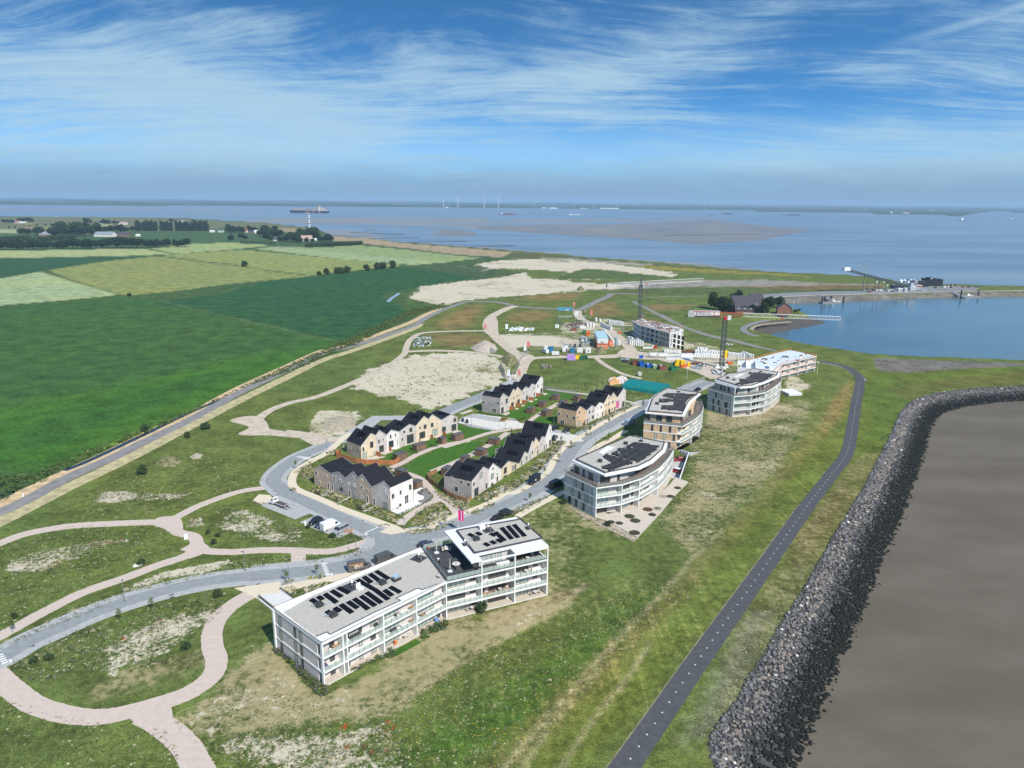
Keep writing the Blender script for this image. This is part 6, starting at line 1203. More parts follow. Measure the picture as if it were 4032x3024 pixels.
# circular beds on the terrace with their plants
for i_,(x_,y_,r_,w_) in enumerate(((1720,902,1.15,'farthest right circular bed on the terrace'),(1525,1013,1.15,'pale empty circular bed'),(1625,1013,1.2,'dark circular bed right of the empty one'),(1328,1183,1.5,'large reddish circular bed near the facade'),(1455,1170,1.2,'pale gravel circular bed right of the reddish one'),(1387,1252,1.15,'circular bed on the terrace with a dark round bush'),(1090,1273,1.5,'large circular bed left of the sun chairs'),(1165,1330,1.5,'large circular bed with the greenest shrub'),(848,1347,1.1,'leftmost circular bed on the pale terrace'),(957,1362,1.1,'second circular bed from the left'),(1158,1487,1.5,'circular bed at the lower tip of the terrace'))):
    p_=g('D',x_,y_,.22);r=empty('round_planter',up(p_,.225),0,w_,'planter','circular beds on the terrace');b=MB();b.cyl((0,0,.0),(0,0,.05),r_,n=24);b.obj('soil',mat('bed_pale',(.33,.30,.24),.9,.2,2) if i_ in (1,4) else (mat('bed_red',(.12,.05,.03),.9,.4,3) if i_==3 else mat('bed_soil',(.060,.050,.034),.95,.3,3)),r)
    b=MB()
    for j_ in range(20):
        w0=2*math.pi*j_/20;w1=2*math.pi*(j_+1)/20;b.bar((math.cos(w0)*r_,math.sin(w0)*r_,.04),(math.cos(w1)*r_,math.sin(w1)*r_,.04),.07,.12)
    b.obj('rim',DARKM,r)
    if i_ not in (1,):
        rr=random.Random(i_);b=MB()
        for j_ in range(70):
            a_=rr.uniform(0,6.28);q=rr.random()**.5*r_*(.65 if i_ not in (5,) else .5);z_=rr.uniform(.05,.25+.5*(1-q/r_)*(1.2 if i_ in (5,7,6) else .5));x0,y0=math.cos(a_)*q,math.sin(a_)*q;s_=.16
            b.face([(x0+rr.uniform(-s_,s_),y0+rr.uniform(-s_,s_),z_+rr.uniform(-s_,s_)) for _ in range(3)])
        b.obj('plant',mat('planter_green',(.05,.10,.025),.8,.3,3),r)
# ------------------------------------------------------------ plants
LEAF={n:mat('leaf_'+n,c,.8,.35,1.2,.2) for n,c in dict(green=(.075,.125,.028),dark=(.026,.052,.014),olive=(.14,.15,.05),grey=(.13,.16,.12),yellow=(.30,.27,.03),red=(.35,.07,.02),straw=(.44,.39,.26),purple=(.14,.10,.15),far=(.028,.052,.022),fdark=(.018,.036,.016),poplar=(.034,.062,.026),willow=(.060,.095,.035)).items()}
BARK=mat('bark',(.10,.075,.05),.9,.2,3)
def inpoly(P,poly):return sdist(P,poly)<0
def scatter(name,specs,n,size,hgt,kinds,per=7,label=None):
    """many small leaf clumps as one object"""
    V,Fm=[],[]
    pts_all=[]
    for s_ in specs:
        poly=arr(gs(s_));a=abs(sum(poly[i-1][0]*poly[i][1]-poly[i][0]*poly[i-1][1] for i in range(len(poly))))/2;pts_all.append((poly,a))
    A_=sum(a for _,a in pts_all)
    for poly,a in pts_all:
        m=max(3,int(n*a/A_));lo,hi=poly.min(0),poly.max(0);got=np.zeros((0,2))
        for _ in range(30):
            q=rng.uniform(lo,hi,(m*3,2));q=q[inpoly(q,poly)]
            w=wig(q,.35,3)+rng.normal(0,.45,len(q));q=q[w>-.1];got=np.concatenate([got,q])
            if len(got)>=m:break
        got=got[:m];zz_=hz(got);k=len(got);s=size*rng.uniform(.5,1.5,k);h=hgt*rng.uniform(.5,1.5,k);kk=rng.integers(0,len(kinds),k)
        c=np.repeat(np.stack([got[:,0],got[:,1],zz_],1),per,0);S=np.repeat(s,per);Hh=np.repeat(h,per);N=len(c)
        th_=rng.uniform(0,6.283,N);rr=rng.random(N)**.5*S;ctr=c+np.stack([np.cos(th_)*rr,np.sin(th_)*rr,Hh*rng.random(N)*(1-.6*rr/S)],1)
        tri=ctr[:,None,:]+rng.normal(0,1,(N,3,3))*(S*.42)[:,None,None]*np.array([1,1,.7]);tri[:,:,2]=np.maximum(tri[:,:,2],(np.repeat(zz_,per)+.02)[:,None])
        V.append(tri.reshape(-1,3));Fm.append(np.repeat(kk,per))
    V=np.concatenate(V);Fm=np.concatenate(Fm);nf=len(V)//3;me=bpy.data.meshes.new(name);me.vertices.add(len(V));me.vertices.foreach_set('co',V.ravel());me.loops.add(len(V));me.loops.foreach_set('vertex_index',np.arange(len(V)))
    me.polygons.add(nf);me.polygons.foreach_set('loop_start',np.arange(nf)*3);
    for kx in kinds:me.materials.append(LEAF[kx])
    me.polygons.foreach_set('material_index',Fm.astype(np.int32));me.update(calc_edges=True);o=link(name,me);o['kind']='stuff';return o
GARD=['1 60,600 330,660 430,700 620,740 700,790 880,900 1100,940 1400,1030 1640,1160 1500,1240 1000,1050 300,790 0,680','F 100,880 260,830 260,1060 110,1000','F 400,700 570,640 560,700 420,760','F 1400,1560 1450,1430 1620,1330 1780,1290 1880,1400 1910,1450 1700,1560 1550,1600','F 1640,1150 1800,1280 2000,1400 2111,1340 2111,1270 1880,1200',
        '3 560,1590 850,1460 1080,1330 1440,1190 1650,980 1830,800 1960,660 2060,560 2190,480 2196,680 1900,990 1600,1190 1350,1400 980,1570 800,1640','5 700,1290 960,1180 1200,1070 1430,960 1620,870 1840,760 2030,690 2212,620 2212,720 1900,880 1600,1010 1200,1200 1000,1360 760,1380','G 1400,810 1500,790 1640,720 1560,750 1480,820','G 1230,870 1380,880 1300,990 1200,970',
        'C 760,200 850,160 1050,90 1050,130 900,200 800,240','C 1240,210 1350,130 1500,80 1650,10 1690,30 1560,110 1330,240','B 670,1190 800,1140 910,1160 920,1190 700,1225','B 340,1230 480,1210 490,1250 360,1275','B 1880,600 2212,570 2212,650 1890,640','C 0,430 300,400 600,290 620,300 420,410 100,470','B 340,1290 520,1300 520,1400 420,1380','B 610,1300 900,1240 960,1250 620,1390','B 430,90 480,60 540,110 500,130',
        'G 1730,850 1850,830 1820,870 1760,880','G 1380,940 1470,890 1470,930 1410,960','G 1560,800 1650,790 1640,820 1580,820','G 1250,1080 1330,1070 1320,1095','G 880,1380 960,1370 940,1400','G 1120,1220 1190,1220 1170,1245','F 20,930 160,860 240,790 240,820 140,900 30,960','F -10,1130 40,1120 60,1170 10,1180','B 1520,530 1680,520 1700,550 1600,560']
scatter('shrub_bed',GARD,5200,.34,.45,['green','dark','olive','grey','yellow','green','straw'])
scatter('shrub_belt',['n 240,840 320,830 560,1010 900,1290 1110,1500 1080,1620 980,1600 700,1290 420,990 260,900'],900,.42,.7,['green','dark','purple','olive','green'],8)
scatter('terrace_shrubs',['f 1130,620 1250,560 1480,450 1640,430 1560,560 1300,660 1180,760','f 500,1000 600,900 700,960 640,1070','f 2060,230 2212,150 2212,290 2130,300','f -100,1290 480,1010 520,1040 250,1170 0,1290'],380,.4,.6,['green','dark','grey','olive','green'],8)
MEAD=['O 10,640 60,560 330,480 560,445 1010,400 1010,450 560,570 300,665 100,670','O 680,140 760,70 1400,75 1300,125','O 1560,180 1960,230 2212,330 2212,450 1900,430 1560,350','O 860,780 1180,650 1900,540 2100,530 2100,580 1480,680 900,820','O 0,1200 480,930 860,790 900,850 400,1050 0,1230','O 560,1330 820,1120 1130,1000 1640,850 1600,950 1380,1150 1250,1300 850,1400','O 60,1330 500,1080 1000,920 1600,780 1700,790 1400,1000 800,1200 300,1500','Q 1100,600 1350,520 2080,460 2212,560 2212,724 1300,724','O 1330,320 1370,250 1490,250 1490,320','D 300,1130 680,1320 1190,1580 1150,1610 500,1300','B 620,930 1000,880 1400,800 1470,800 1380,880 900,980 620,1010','B 1090,650 1400,650 1460,690 1200,760 900,800 800,700']
scatter('meadow_herbs',MEAD,7500,.26,.28,['green','dark','olive','green','straw','grey'],6)
scatter('red_flowers',['Q 1830,460 2150,470 2150,640 2050,650 1890,640','O 600,420 900,390 880,430 640,470','O 1130,1000 1170,1000 1170,1020','O 870,1125 905,1130 890,1145','O 1760,240 1785,240 1780,270','O 1200,80 1300,80 1290,110','O 280,600 560,540 440,620','O 1350,270 1420,270 1400,300','f 1570,410 1620,420 1590,450'],46,.30,.3,['red'],8)
scatter('sand_herbs',['Z 790,850 830,830 1000,850 1060,835 1000,862 930,884 860,862','Z 820,842 890,815 1000,800 900,860','Z 680,918 780,890 770,920 700,940','Z 770,835 800,800 880,770 1080,775 1100,800 1040,840','Z 1085,800 1110,780 1130,770 1110,830'],900,.45,.35,['olive','green','dark','olive','yellow'],6)
scatter('canal_reeds',['N 250,1190 420,1120 900,930 1300,770 1800,530 2212,350 2212,400 1900,540 1500,680 1200,830 900,960 560,1110 400,1180 290,1240','N -60,1240 260,1190 300,1250 100,1310 0,1290','N 0,1290 70,1290 60,1370 0,1375','Z 735,742 880,672 960,655 960,665 880,685 760,750'],5200,.6,.7,['green','olive','green','willow','dark'],7)
scatter('slope_herbs',['R 0,1068 0,760 700,300 1000,250 1500,0 1900,0 1300,480 800,1068'],7000,.2,.2,['green','olive','yellow','green','straw','green'],5)
scatter('meadow_tufts',['Q 0,350 500,480 900,520 1050,724 0,724','Q 930,470 1200,280 1750,340 2212,350 R 0,700 300,1068 0,1068 Q 2212,724 1200,724','S 430,470 520,420 1000,350 1010,520 700,880 450,1170 250,960','O 0,450 500,320 1100,300 1300,380 1300,500 900,640 400,880 0,1050','N 600,1300 1200,1050 1700,1250 1500,1300 900,1480 500,1500'],16000,.24,.20,['green','olive','dark','straw','green'],4)
scatter('verge_mosses',['T -200,1500 0,1100 240,700 480,330 650,30 500,0 200,420 0,750 -300,1400','S 1010,1100 1280,700 1450,560 1330,640 1240,720 1000,1080'],2600,.2,.14,['olive','straw','grey','olive','green'],4)
# trees ------------------------------------------------------
def crown_mesh(name,h,r,n,leaf,kinds,seed,shape='round',base=.2):
    R_=np.random.default_rng(seed);nb=9 if shape != 'poplar' else 7;bl=[]
    for i in range(nb):
        if shape=='poplar':z_=h*(base+.05+(1-base)*.88*(i+.3)/nb);q=r*.25;rad=r*(.95-.45*abs((i+.5)/nb-.4)*1.6)
        else:z_=h*(base+(.98-base)*(.25+.55*R_.random()));q=r*.55*R_.random()**.5;rad=r*R_.uniform(.42,.62)
        a_=R_.uniform(0,6.28);bl.append((math.cos(a_)*q,math.sin(a_)*q,z_,rad))
    bl=np.array(bl);k=R_.integers(0,nb,n);d=R_.normal(0,1,(n,3));d /= np.linalg.norm(d,axis=1)[:,None]
    c=bl[k,:3]+d*(bl[k,3]*R_.uniform(.55,1.05,n))[:,None]*np.array([1,1,.85 if shape != 'poplar' else 1.2])
    c[:,2]=np.clip(c[:,2],h*base*.6,h)
    tri=c[:,None,:]+R_.normal(0,leaf,(n,3,3));me=bpy.data.meshes.new(name);V=tri.reshape(-1,3);me.vertices.add(len(V));me.vertices.foreach_set('co',V.ravel());me.loops.add(len(V));me.loops.foreach_set('vertex_index',np.arange(len(V)))
    me.polygons.add(n);me.polygons.foreach_set('loop_start',np.arange(n)*3)
    for kx in kinds:me.materials.append(LEAF[kx])
    me.polygons.foreach_set('material_index',R_.integers(0,len(kinds),n).astype(np.int32));me.update(calc_edges=True);return me
def trunk_mesh(h,r,seed,limbs=4):
    R_=random.Random(seed);b=MB();b.cyl((0,0,-.1),(0,0,h*.55),r,r*.55,7)
    for i in range(limbs):a_=R_.uniform(0,6.28);z_=h*R_.uniform(.25,.5);b.cyl((0,0,z_),(math.cos(a_)*h*.18,math.sin(a_)*h*.18,z_+h*.28),r*.45,r*.15,5)
    return b.mesh('trunk',BARK)
PT={}
for nm,h_,r_,n_,lf,kd,shp,bs in (('big',14,7.2,3600,.46,['far','fdark','far','green'],'round',.12),('mid',11,6.2,2200,.46,['far','fdark','far'],'round',.12),('bush',7,4.8,1400,.42,['willow','far','willow'],'round',.05),('poplar',19,4.6,1700,.55,['poplar','far','poplar'],'poplar',.06),('conifer',10,3.4,1500,.36,['fdark','fdark','far'],'poplar',.02),('light',11,4.8,1400,.4,['green','willow','far'],'round',.1)):
    for v_ in range(2 if nm != 'mid' else 3):PT[nm,v_]=(crown_mesh('crown',h_,r_,n_,lf,kd,hash((len(nm),v_,n_)) % 9999,shp,bs),trunk_mesh(h_,.35,v_),h_)
def tree(kind,k,x,y,hpx,label,group,name='broadleaf_tree',h=None,z=0):
    p=g(k,x,y,z);
    if h is None:
        w=(p-Vector((0,0,H))).dot(Vector((0,cp,-sp)));h=hpx*CR[k][2]*w/F/cp*(1.25 if k in 'LM' else 1)
    v_=random.randrange(3 if kind=='mid' else 2);cm,tm,h0=PT[kind,v_];s=h/h0
    r=empty(name,(p.x,p.y,z),random.uniform(0,6.28),label,'tree',group);r.scale=(s*random.uniform(.9,1.1),s*random.uniform(.9,1.1),s);link('trunk',tm,r);link('crown',cm,r);return r
for i_ in range(24):
    x_=1200+i_*26.2
    if i_ in (7,12):continue
    tree('poplar','L',x_+random.uniform(-4,4),286,random.uniform(58,72),'tall poplar in the long row beyond the far fields','poplars in the long row beyond the fields','poplar_tree')
for i_ in range(40):
    x_=-60+i_*43+random.uniform(-10,10);hp=random.uniform(50,78)
    if 1050<x_<1120:hp=82
    if 1240<x_<1470:hp=random.uniform(40,62)
    if 1470<x_<1510:continue
    tree('mid','L',x_,452-x_*.016,hp,'dark round tree in the long belt along the pale field','trees of the long belt along the pale field')
for x_,y_,h_ in ((470,338,70),(510,332,92),(560,330,95),(610,335,90),(660,333,95),(700,335,80),(745,330,92),(790,330,85),(840,328,88),(880,325,60),(200,328,55),(240,325,50),(320,325,62),(350,330,65),(380,328,40),(930,300,45),(975,300,52),(1020,300,55),(1060,298,58),(1100,300,40),(1150,285,35),(1180,290,36)):
    tree('big' if h_>75 else 'mid','L',x_,y_,h_,'big dark tree around the farmyards behind the tree belt','trees around the farmyards')
for i_ in range(14):tree('bush','L',265+i_*29,390-i_*3.2,34,'clipped willow in the double hedge behind the tree belt','willows of the hedge behind the tree belt','hedge_tree')
for i_ in range(8):tree('bush','L',20+i_*32,380-i_*1.5,34,'rounded bush at the left end of the hedge','bushes at the left end of the hedge','hedge_tree')
for x_,y_,h_ in ((40,222,32),(75,222,30),(110,220,28),(175,215,35),(210,214,36),(250,215,40),(285,216,28),(755,223,42),(790,224,30),(885,228,26),(915,228,38),(950,228,32),(1000,229,28),(1030,230,22),(1530,213,18),(1565,213,16),(1680,205,18),(1493,215,30),(560,228,14),(600,226,14),(640,224,16),(680,220,14),(80,262,14),(130,260,14),(260,246,14),(320,244,14),(400,240,16),(450,238,14),(510,235,12)):
    tree('mid','L',x_,y_,h_,'small distant tree near the far shore of the polder','small trees near the far shore of the polder')
for x_,y_,h_ in ((10,300,60),(45,302,50),(85,300,45),(120,302,42),(190,300,50),(235,300,40),(270,330,40),(320,335,75),(350,330,70),(400,340,60),(405,290,42),(440,345,60),(330,370,50),(370,375,35),(450,378,40),(500,375,50),(520,378,60),(560,385,70),(590,385,65),(640,350,70),(620,388,45),(710,360,80),(745,360,82),(780,355,40),(800,385,40),(830,385,45),(860,380,60),(890,380,40),(730,390,30),(580,350,40),(680,385,35),(110,360,45),(150,358,30),(20,370,45)):
    tree('big' if h_>64 else 'mid','M',x_,y_,h_,'dark tree of the grove around the farmhouse by the beach','trees of the grove by the beach')
for i_ in range(17):tree('bush','M',685+i_*29,430-i_*1.4,28,'young round tree in the straight row below the grove','young trees in the row below the grove','row_tree')
for i_ in range(12):tree('bush','M',110+i_*26,388+i_*1.4,13,'tiny shrub in the dotted row at the field edge','tiny shrubs at the field edge','row_shrub')
for x_,y_,h_,w_ in ((790,672,28,'smallest pollard willow, leftmost at the field edge'),(855,668,44,'second pollard willow from the left at the field edge'),(945,658,44,'third pollard willow from the left'),(975,657,42,'fourth pollard willow, touching the third'),(1032,650,44,'fifth pollard willow, right of the touching pair'),(1205,633,42,'low wide pollard willow in the middle of the field edge'),(1292,623,46,'pollard willow third from the right'),(1347,618,48,'narrow pollard willow second from the right'),(1435,608,48,'rightmost pollard willow at the field edge')):
    tree('bush','M',x_,y_,h_,w_,'pollard willows at the field edge','pollard_willow')
tree('bush','M',142,598,38,'lone dark tree on the ditch between two pale fields',None);tree('bush','N',806,106,22,'lone small bush at the corner of the large green field',None)
for kd_,x_,y_,h_,w_ in (('big',590,600,175,'largest dark tree, left of the big slate roofed house'),('big',655,615,150,'second large dark tree left of the slate roofed house'),('light',755,600,140,'lighter green tree close to the gable of the slate roofed house'),('mid',790,500,70,'grey green tree behind the slate roofed house'),('mid',855,470,82,'tree standing highest behind the slate roof'),('big',1185,600,140,'dark tree right of the slate roofed house'),('big',1290,585,125,'dark tree at the water behind the small red brick house'),('mid',1130,610,90,'smaller tree in front of the dark pair on the right'),('light',1160,655,80,'lighter bush between hedge and small brick house')):
    tree(kd_,'J',x_,y_,h_,w_,None)
for i_ in range(16):tree('conifer','J',650+i_*30,632+i_*1.3,random.uniform(65,95),'dark hedge tree in front of the slate roofed house','hedge trees in front of the slate roofed house','hedge_tree')
for i_ in range(8):tree('bush','J',1330+i_*26,645-i_*3,26,'low bush round the garden of the small brick house','bushes round the small brick house','garden_bush')
# young street trees
sc_=crown_mesh('crown',3.6,.75,110,.13,['green','olive'],5,'round',.35);st_=MB().cyl((0,0,0),(0,0,2.9),.045,.02,6).mesh('trunk',BARK)
for i_,(k_,x_,y_,w_) in enumerate((('3',1912,1135,'in the bed behind the black van'),('3',1475,1380,'in the bed in front of the black van'),('C',1470,85,'left of the dark car corner'),('C',1012,105,'on the planted strip left of the road'),('D',570,190,'by the bend above the grey block'),('D',818,275,'right of the footpath above the grey block'),('D',320,385,'on the kerb bed at the bend'),('D',160,560,'in the bed above the sunlit van'),('G',1620,800,'in the road bed by the black cars'),('G',1818,712,'in the road bed near the pink flag'),('G',2165,548,'at the end of the beige path'),
    ('O',1105,925,'on the right verge of the lower road'),('O',868,1005,'on the left verge of the lower road'),('B',400,1240,'on the planted island by the ramp'),('B',785,1165,'in the small hedge island by the crossing'),('G',1330,905,'in the tall grass by the white end house'),('F',50,895,'in the bed left of the brown brick house'),('C',455,370,'beside the beige path at the planted triangle'),('E',225,830,'beside the tan apartment block'),('O',90,1090,'at the left edge beside the pink path'))):
    p_=g(k_,x_,y_);r=empty('young_tree',p_,i_,'thin young street tree '+w_,'tree','thin young street trees');link('trunk',st_,r);link('crown',sc_,r)
for x_,y_,w_ in ((1580,1020,'round ball shaped tree at the lower corner of the white patio'),(1962,760,'round ball shaped tree on the grey gravel patio')):
    p_=g('1',x_,y_);r=empty('ball_tree',p_,0,w_,'tree');link('trunk',MB().cyl((0,0,0),(0,0,1.4),.05,.04,6).mesh('trunk',BARK),r);link('crown',crown_mesh('crown',2.3,.6,260,.10,['green','olive'],8,'round',.55),r)
def hedge(specs,label,h=1.0,w=.7,kinds=('green','dark')):
    pts=gs(specs);V=[]
    r=None;b=MB();R_=random.Random(3)
    for a,c in zip(pts,pts[1:]):
        L=(c-a).length;n=int(L*55*w*h)
        for i in range(n):
            q=a+(c-a)*R_.random()+Vector((R_.uniform(-w/2,w/2),R_.uniform(-w/2,w/2),R_.uniform(.05,h)));b.face([q+Vector((R_.gauss(0,.13),R_.gauss(0,.13),R_.gauss(0,.11))) for _ in range(3)],R_.randrange(len(kinds)))
    tag(b.obj('clipped_hedge',[LEAF[k] for k in kinds]),label,'hedge')
hedge('1 2000,640 2150,790 2100,850 1900,950 1700,1040 1560,1100','low clipped hedge round the white and grey patio',.9,.5)
hedge('4 0,1290 380,1400 720,1410 870,1450','hedge along the car park in front of the pale corner house',1.0,.8,('olive','green'));hedge('4 930,1530 1250,1570 1420,1500 1500,1470','hedge at the lower edge of the lawn by the mustard car',.8,.8)
hedge('5 0,1170 300,1240 560,1300 700,1300','hedge below the broad tan end wall',1.2,1.1);hedge('3 260,140 520,195 800,260 960,290','thin new hedge between car park and the open lawn',.6,.4,('olive','straw'))
hedge('2 1290,820 1420,850 1420,880','short hedge in front of the second shed',1,.6);hedge('2 1640,720 1700,760 1800,750','short hedge beside the narrow shed',1,.6);hedge('O 1790,120 1860,150 1960,160','low hedge round the small beige square',.6,.4,('dark','green'))
for k_,x_,y_,h_,w_ in (('C',890,1390,2.4,'big green bush against the right wing terrace'),('O',1030,600,1.8,'dark round bush beside the white slab'),('O',1580,830,2.0,'dark bush above the curving pink path'),('O',250,1310,1.5,'reddish round bush near the left end of the road'),('O',355,1290,1.6,'green round bush right of the reddish one'),('O',1350,1210,1.8,'green bush on the sandy mound by the pink path'),('O',110,985,1.4,'dark bush at the left edge above the pink path'),('O',1510,370,1.2,'small dark bush, left of two on the meadow island'),('O',1580,395,1.2,'small dark bush, right of two on the meadow island'),('O',1550,445,1.4,'dark bush lowest on the meadow island'),('D',800,1400,1.6,'grey green bush below the terrace corner'),
                         ('D',240,1110,1.8,'dark bush at the shaded foot of the grey block'),('N',1280,935,3.0,'bush cluster beside the mown verge'),('N',1168,985,2.4,'smaller bush beside the mown verge'),('N',885,1215,3.2,'dark low bush on the slope above the sandy strip'),('N',905,945,2.8,'bush on the far bank of the canal'),('B',975,690,1.4,'dark bush at the nose of the silver minibus'),('B',680,570,1.2,'green bush in front of the black car'),('T',-40,0,0,'')):
    if h_:tree('bush',k_,x_,y_,0,w_,None,'round_bush',h=h_)
for o_ in COL.objects:
    if o_.name.startswith(('round_bush','garden_bush')):o_['category']='bush'
    elif o_.name.startswith(('hedge_tree','row_shrub')):o_['category']='hedge tree'
# ------------------------------------------------------------ armour rocks
def rocks(name,n,rmin,rmax,seed):
    R_=np.random.default_rng(seed);bay=_BODY[0][0];P=np.zeros((0,2))
    lo,hi=np.array([15.,62.]),np.array([330.,360.])
    while len(P)<n:
        q=R_.uniform(lo,hi,(60000,2));d=sdist(q,bay[:34]);P=np.concatenate([P,q[(d<11.6) & (d>-.9+.9*wig(q,.7,1)+R_.exponential(.35,len(q))*-1) & (q[:,0]/q[:,1]<1.05)]])
    P=P[:n];z=hz(P);d=sdist(P,bay);
    t_=(1+5**.5)/2;IV=np.array([(-1,t_,0),(1,t_,0),(-1,-t_,0),(1,-t_,0),(0,-1,t_),(0,1,t_),(0,-1,-t_),(0,1,-t_),(t_,0,-1),(t_,0,1),(-t_,0,-1),(-t_,0,1)])/1.9
    IF=np.array([(0,11,5),(0,5,1),(0,1,7),(0,7,10),(0,10,11),(1,5,9),(5,11,4),(11,10,2),(10,7,6),(7,1,8),(3,9,4),(3,4,2),(3,2,6),(3,6,8),(3,8,9),(4,9,5),(2,4,11),(6,2,10),(8,6,7),(9,8,1)])
    s=R_.uniform(rmin,rmax,n)*np.where(R_.random(n)<.1,1.35,1.);V=IV[None]*(1+R_.uniform(-.28,.28,(n,12,1)))*np.stack([s*R_.uniform(.8,1.25,n),s*R_.uniform(.8,1.25,n),s*R_.uniform(.6,.9,n)],1)[:,None,:]
    a_=R_.uniform(0,6.28,n);ca,sa=np.cos(a_)[:,None],np.sin(a_)[:,None];V=np.stack([V[:,:,0]*ca-V[:,:,1]*sa,V[:,:,0]*sa+V[:,:,1]*ca,V[:,:,2]],2)
    V+=np.stack([P[:,0],P[:,1],z+.12+R_.uniform(-.1,.15,n)],1)[:,None,:]
    Fc=(IF[None]+(np.arange(n)*12)[:,None,None]).reshape(-1,3);me=bpy.data.meshes.new(name);me.vertices.add(n*12);me.vertices.foreach_set('co',V.ravel());me.loops.add(Fc.size);me.loops.foreach_set('vertex_index',Fc.ravel().astype(np.int32))
    me.polygons.add(len(Fc));me.polygons.foreach_set('loop_start',np.arange(len(Fc))*3);me.update(calc_edges=True)
    w=np.clip((d-4.5+R_.normal(0,1.0,n))/2.0,0,1)[:,None];gr_=np.clip(1-np.abs(d-5.4+R_.normal(0,.6,n))/1.6,0,1)[:,None]*R_.random((n,1));v_=R_.uniform(.065,.18,(n,1))*np.array([[1,.98,1.0]])
    v_=np.where((R_.random(n)<.45)[:,None]*(np.abs(d[:,None]-8.6)<1.6),v_*np.array([[1.7,1.45,1.2]]),v_);v_=np.where((R_.random(n)<.012)[:,None],np.array([[.6,.58,.55]]),v_)
    c=np.array([[.012,.014,.011]])*(1-w)+v_*w;c=c*(1-gr_*.6*w)+np.array([[.03,.042,.018]])*gr_*.6*w
    at=me.attributes.new('tone','FLOAT_COLOR','POINT');at.data.foreach_set('color',np.concatenate([np.repeat(c,12,0),np.ones((n*12,1))],1).astype(np.float32).ravel())
    m=bpy.data.materials.new('basalt');m.use_nodes=True;t=NT(m.node_tree);b=t.n['Principled BSDF'];ps=t.node('ShaderNodeNewGeometry').outputs['Position']
    t.set(b.inputs['Base Color'],t.mix(1.0,t.node('ShaderNodeAttribute',attribute_name='tone').outputs['Color'],t.ramp(t.noise(ps,1.8,4,.6),.3,.7,.75,1.3),'MULTIPLY'));b.inputs['Roughness'].default_value=.85;b.inputs['Specular IOR Level'].default_value=.25
    me.materials.append(m);o=link(name,me);o['kind']='stuff'
rocks('armour_rocks',23000,.20,.44,4)
# ------------------------------------------------------------ the building site
ORG=mat('orange_barrier',(.72,.20,.03),.7,.1,2);RUST=mat('rusty_steel',(.20,.075,.045),.9,.3,1.5);BLOCK=mat('white_block',(.66,.66,.66),.8,.06,1);SHELL=mat('raw_concrete',(.36,.36,.36),.9,.12,.7)
RB=mat('rail_orange',(.62,.24,.07),.7);BLUEC=mat('container_blue',(.03,.17,.30),.5,.1,1);BLUEB=mat('bright_blue',(.01,.10,.42),.5,.1);GRNC=mat('skip_green',(.03,.17,.09),.6,.15);TEAL=mat('teal_tarp',(.005,.17,.17),.55,.08,.5,.3)
YELC=mat('site_yellow',(.72,.48,.01),.6,.1);PURP=mat('site_purple',(.42,.27,.62),.6,.08);ORC=mat('site_orange',(.62,.14,.03),.6,.08);BLUER=mat('pale_blue_roof',(.36,.52,.58),.4,.08,.8,sc3=(.2,6,1));WINDB=mat('window_black',(.03,.03,.035),.2)
def txt(s,size,parent,mw,m,ext=.02,name='lettering'):
    cu=bpy.data.curves.new('lettering','FONT');cu.body=s;cu.size=size;cu.extrude=ext;cu.align_x='CENTER';cu.align_y='CENTER';cu.space_character=1.08;o=bpy.data.objects.new('tmp',cu);COL.objects.link(o)
    me=bpy.data.meshes.new_from_object(o.evaluated_get(bpy.context.evaluated_depsgraph_get()));bpy.data.objects.remove(o);me.materials.clear();me.materials.append(m);return link(name,me,parent,mw)
def rail(par,pts,z,m=RB,h=1.05,step=1.6,name='guard_rail'):
    b=MB()
    for a,c in zip(pts,pts[1:]):
        L=(c-a).length
        for q in (.35,h):b.bar(up(a,z+q),up(c,z+q),.06,.14 if q<.9 else .10)
        for i in range(int(L/step)+1):q=a+(c-a)*min(1,i*step/L);b.box((q.x,q.y,z),(.06,.06,h))
    return b.obj(name,m,par)
def site_building(label,poly,zs,ds,wallm,slabm,fins,railedges,wins):
    root=empty('unfinished_building',poly[0],0,label,'building shell');root.matrix_world=Matrix.Translation(poly[0]);core=inset(poly,ds);n=len(poly)
    b=MB();b.prism(core,0,zs[-1]-.3);b.obj('wall',wallm,root)
    for z in zs:b=MB();b.prism(poly,z-.3,z);b.obj('floor_slab',slabm,root)
    for e,fr in fins.items():
        a,c=poly[e],poly[(e+1) % n];ed=(c-a).normalized();nn=Vector((-ed.y,ed.x,0))
        for q in fr:
            p=a+(c-a)*q;b=MB()
            for z0,z1 in zip([0]+zs,zs):b.bar(p+nn*.1+Vector((0,0,(z0+z1-.3)/2)),p+nn*ds[e]+Vector((0,0,(z0+z1-.3)/2)),.24,z1-z0-.31)
            b.obj('partition',slabm,root)
    for e in railedges:
        a,c=poly[e],poly[(e+1) % n];ed=(c-a).normalized();nn=Vector((-ed.y,ed.x,0))
        for z in zs:rail(root,[a+nn*.15,c+nn*.15],z)
    for e,ws in wins.items():
        a,c=core[e],core[(e+1) % n];ed=(c-a).normalized();nn=Vector((ed.y,-ed.x,0))
        for t0,w,s_,h,lev in ws:
            b=MB();p=a+ed*(t0+w/2)+nn*.015;b.bar(up(p-ed*w/2,lev+s_+h/2),up(p+ed*w/2,lev+s_+h/2),.03,h);b.obj('window_opening',WINDB,root)
    return root,core
def T_(a,b_):return g(a,*b_)
Ep=ccw([g('e',x,y,8.9) for x,y in ((1190,185),(825,98),(600,150),(180,262),(80,385),(545,440),(700,298))])
k0=min(range(7),key=lambda i:(Ep[i]-g('e',545,440,8.9)).length);Ep=Ep[k0:]+Ep[:k0]
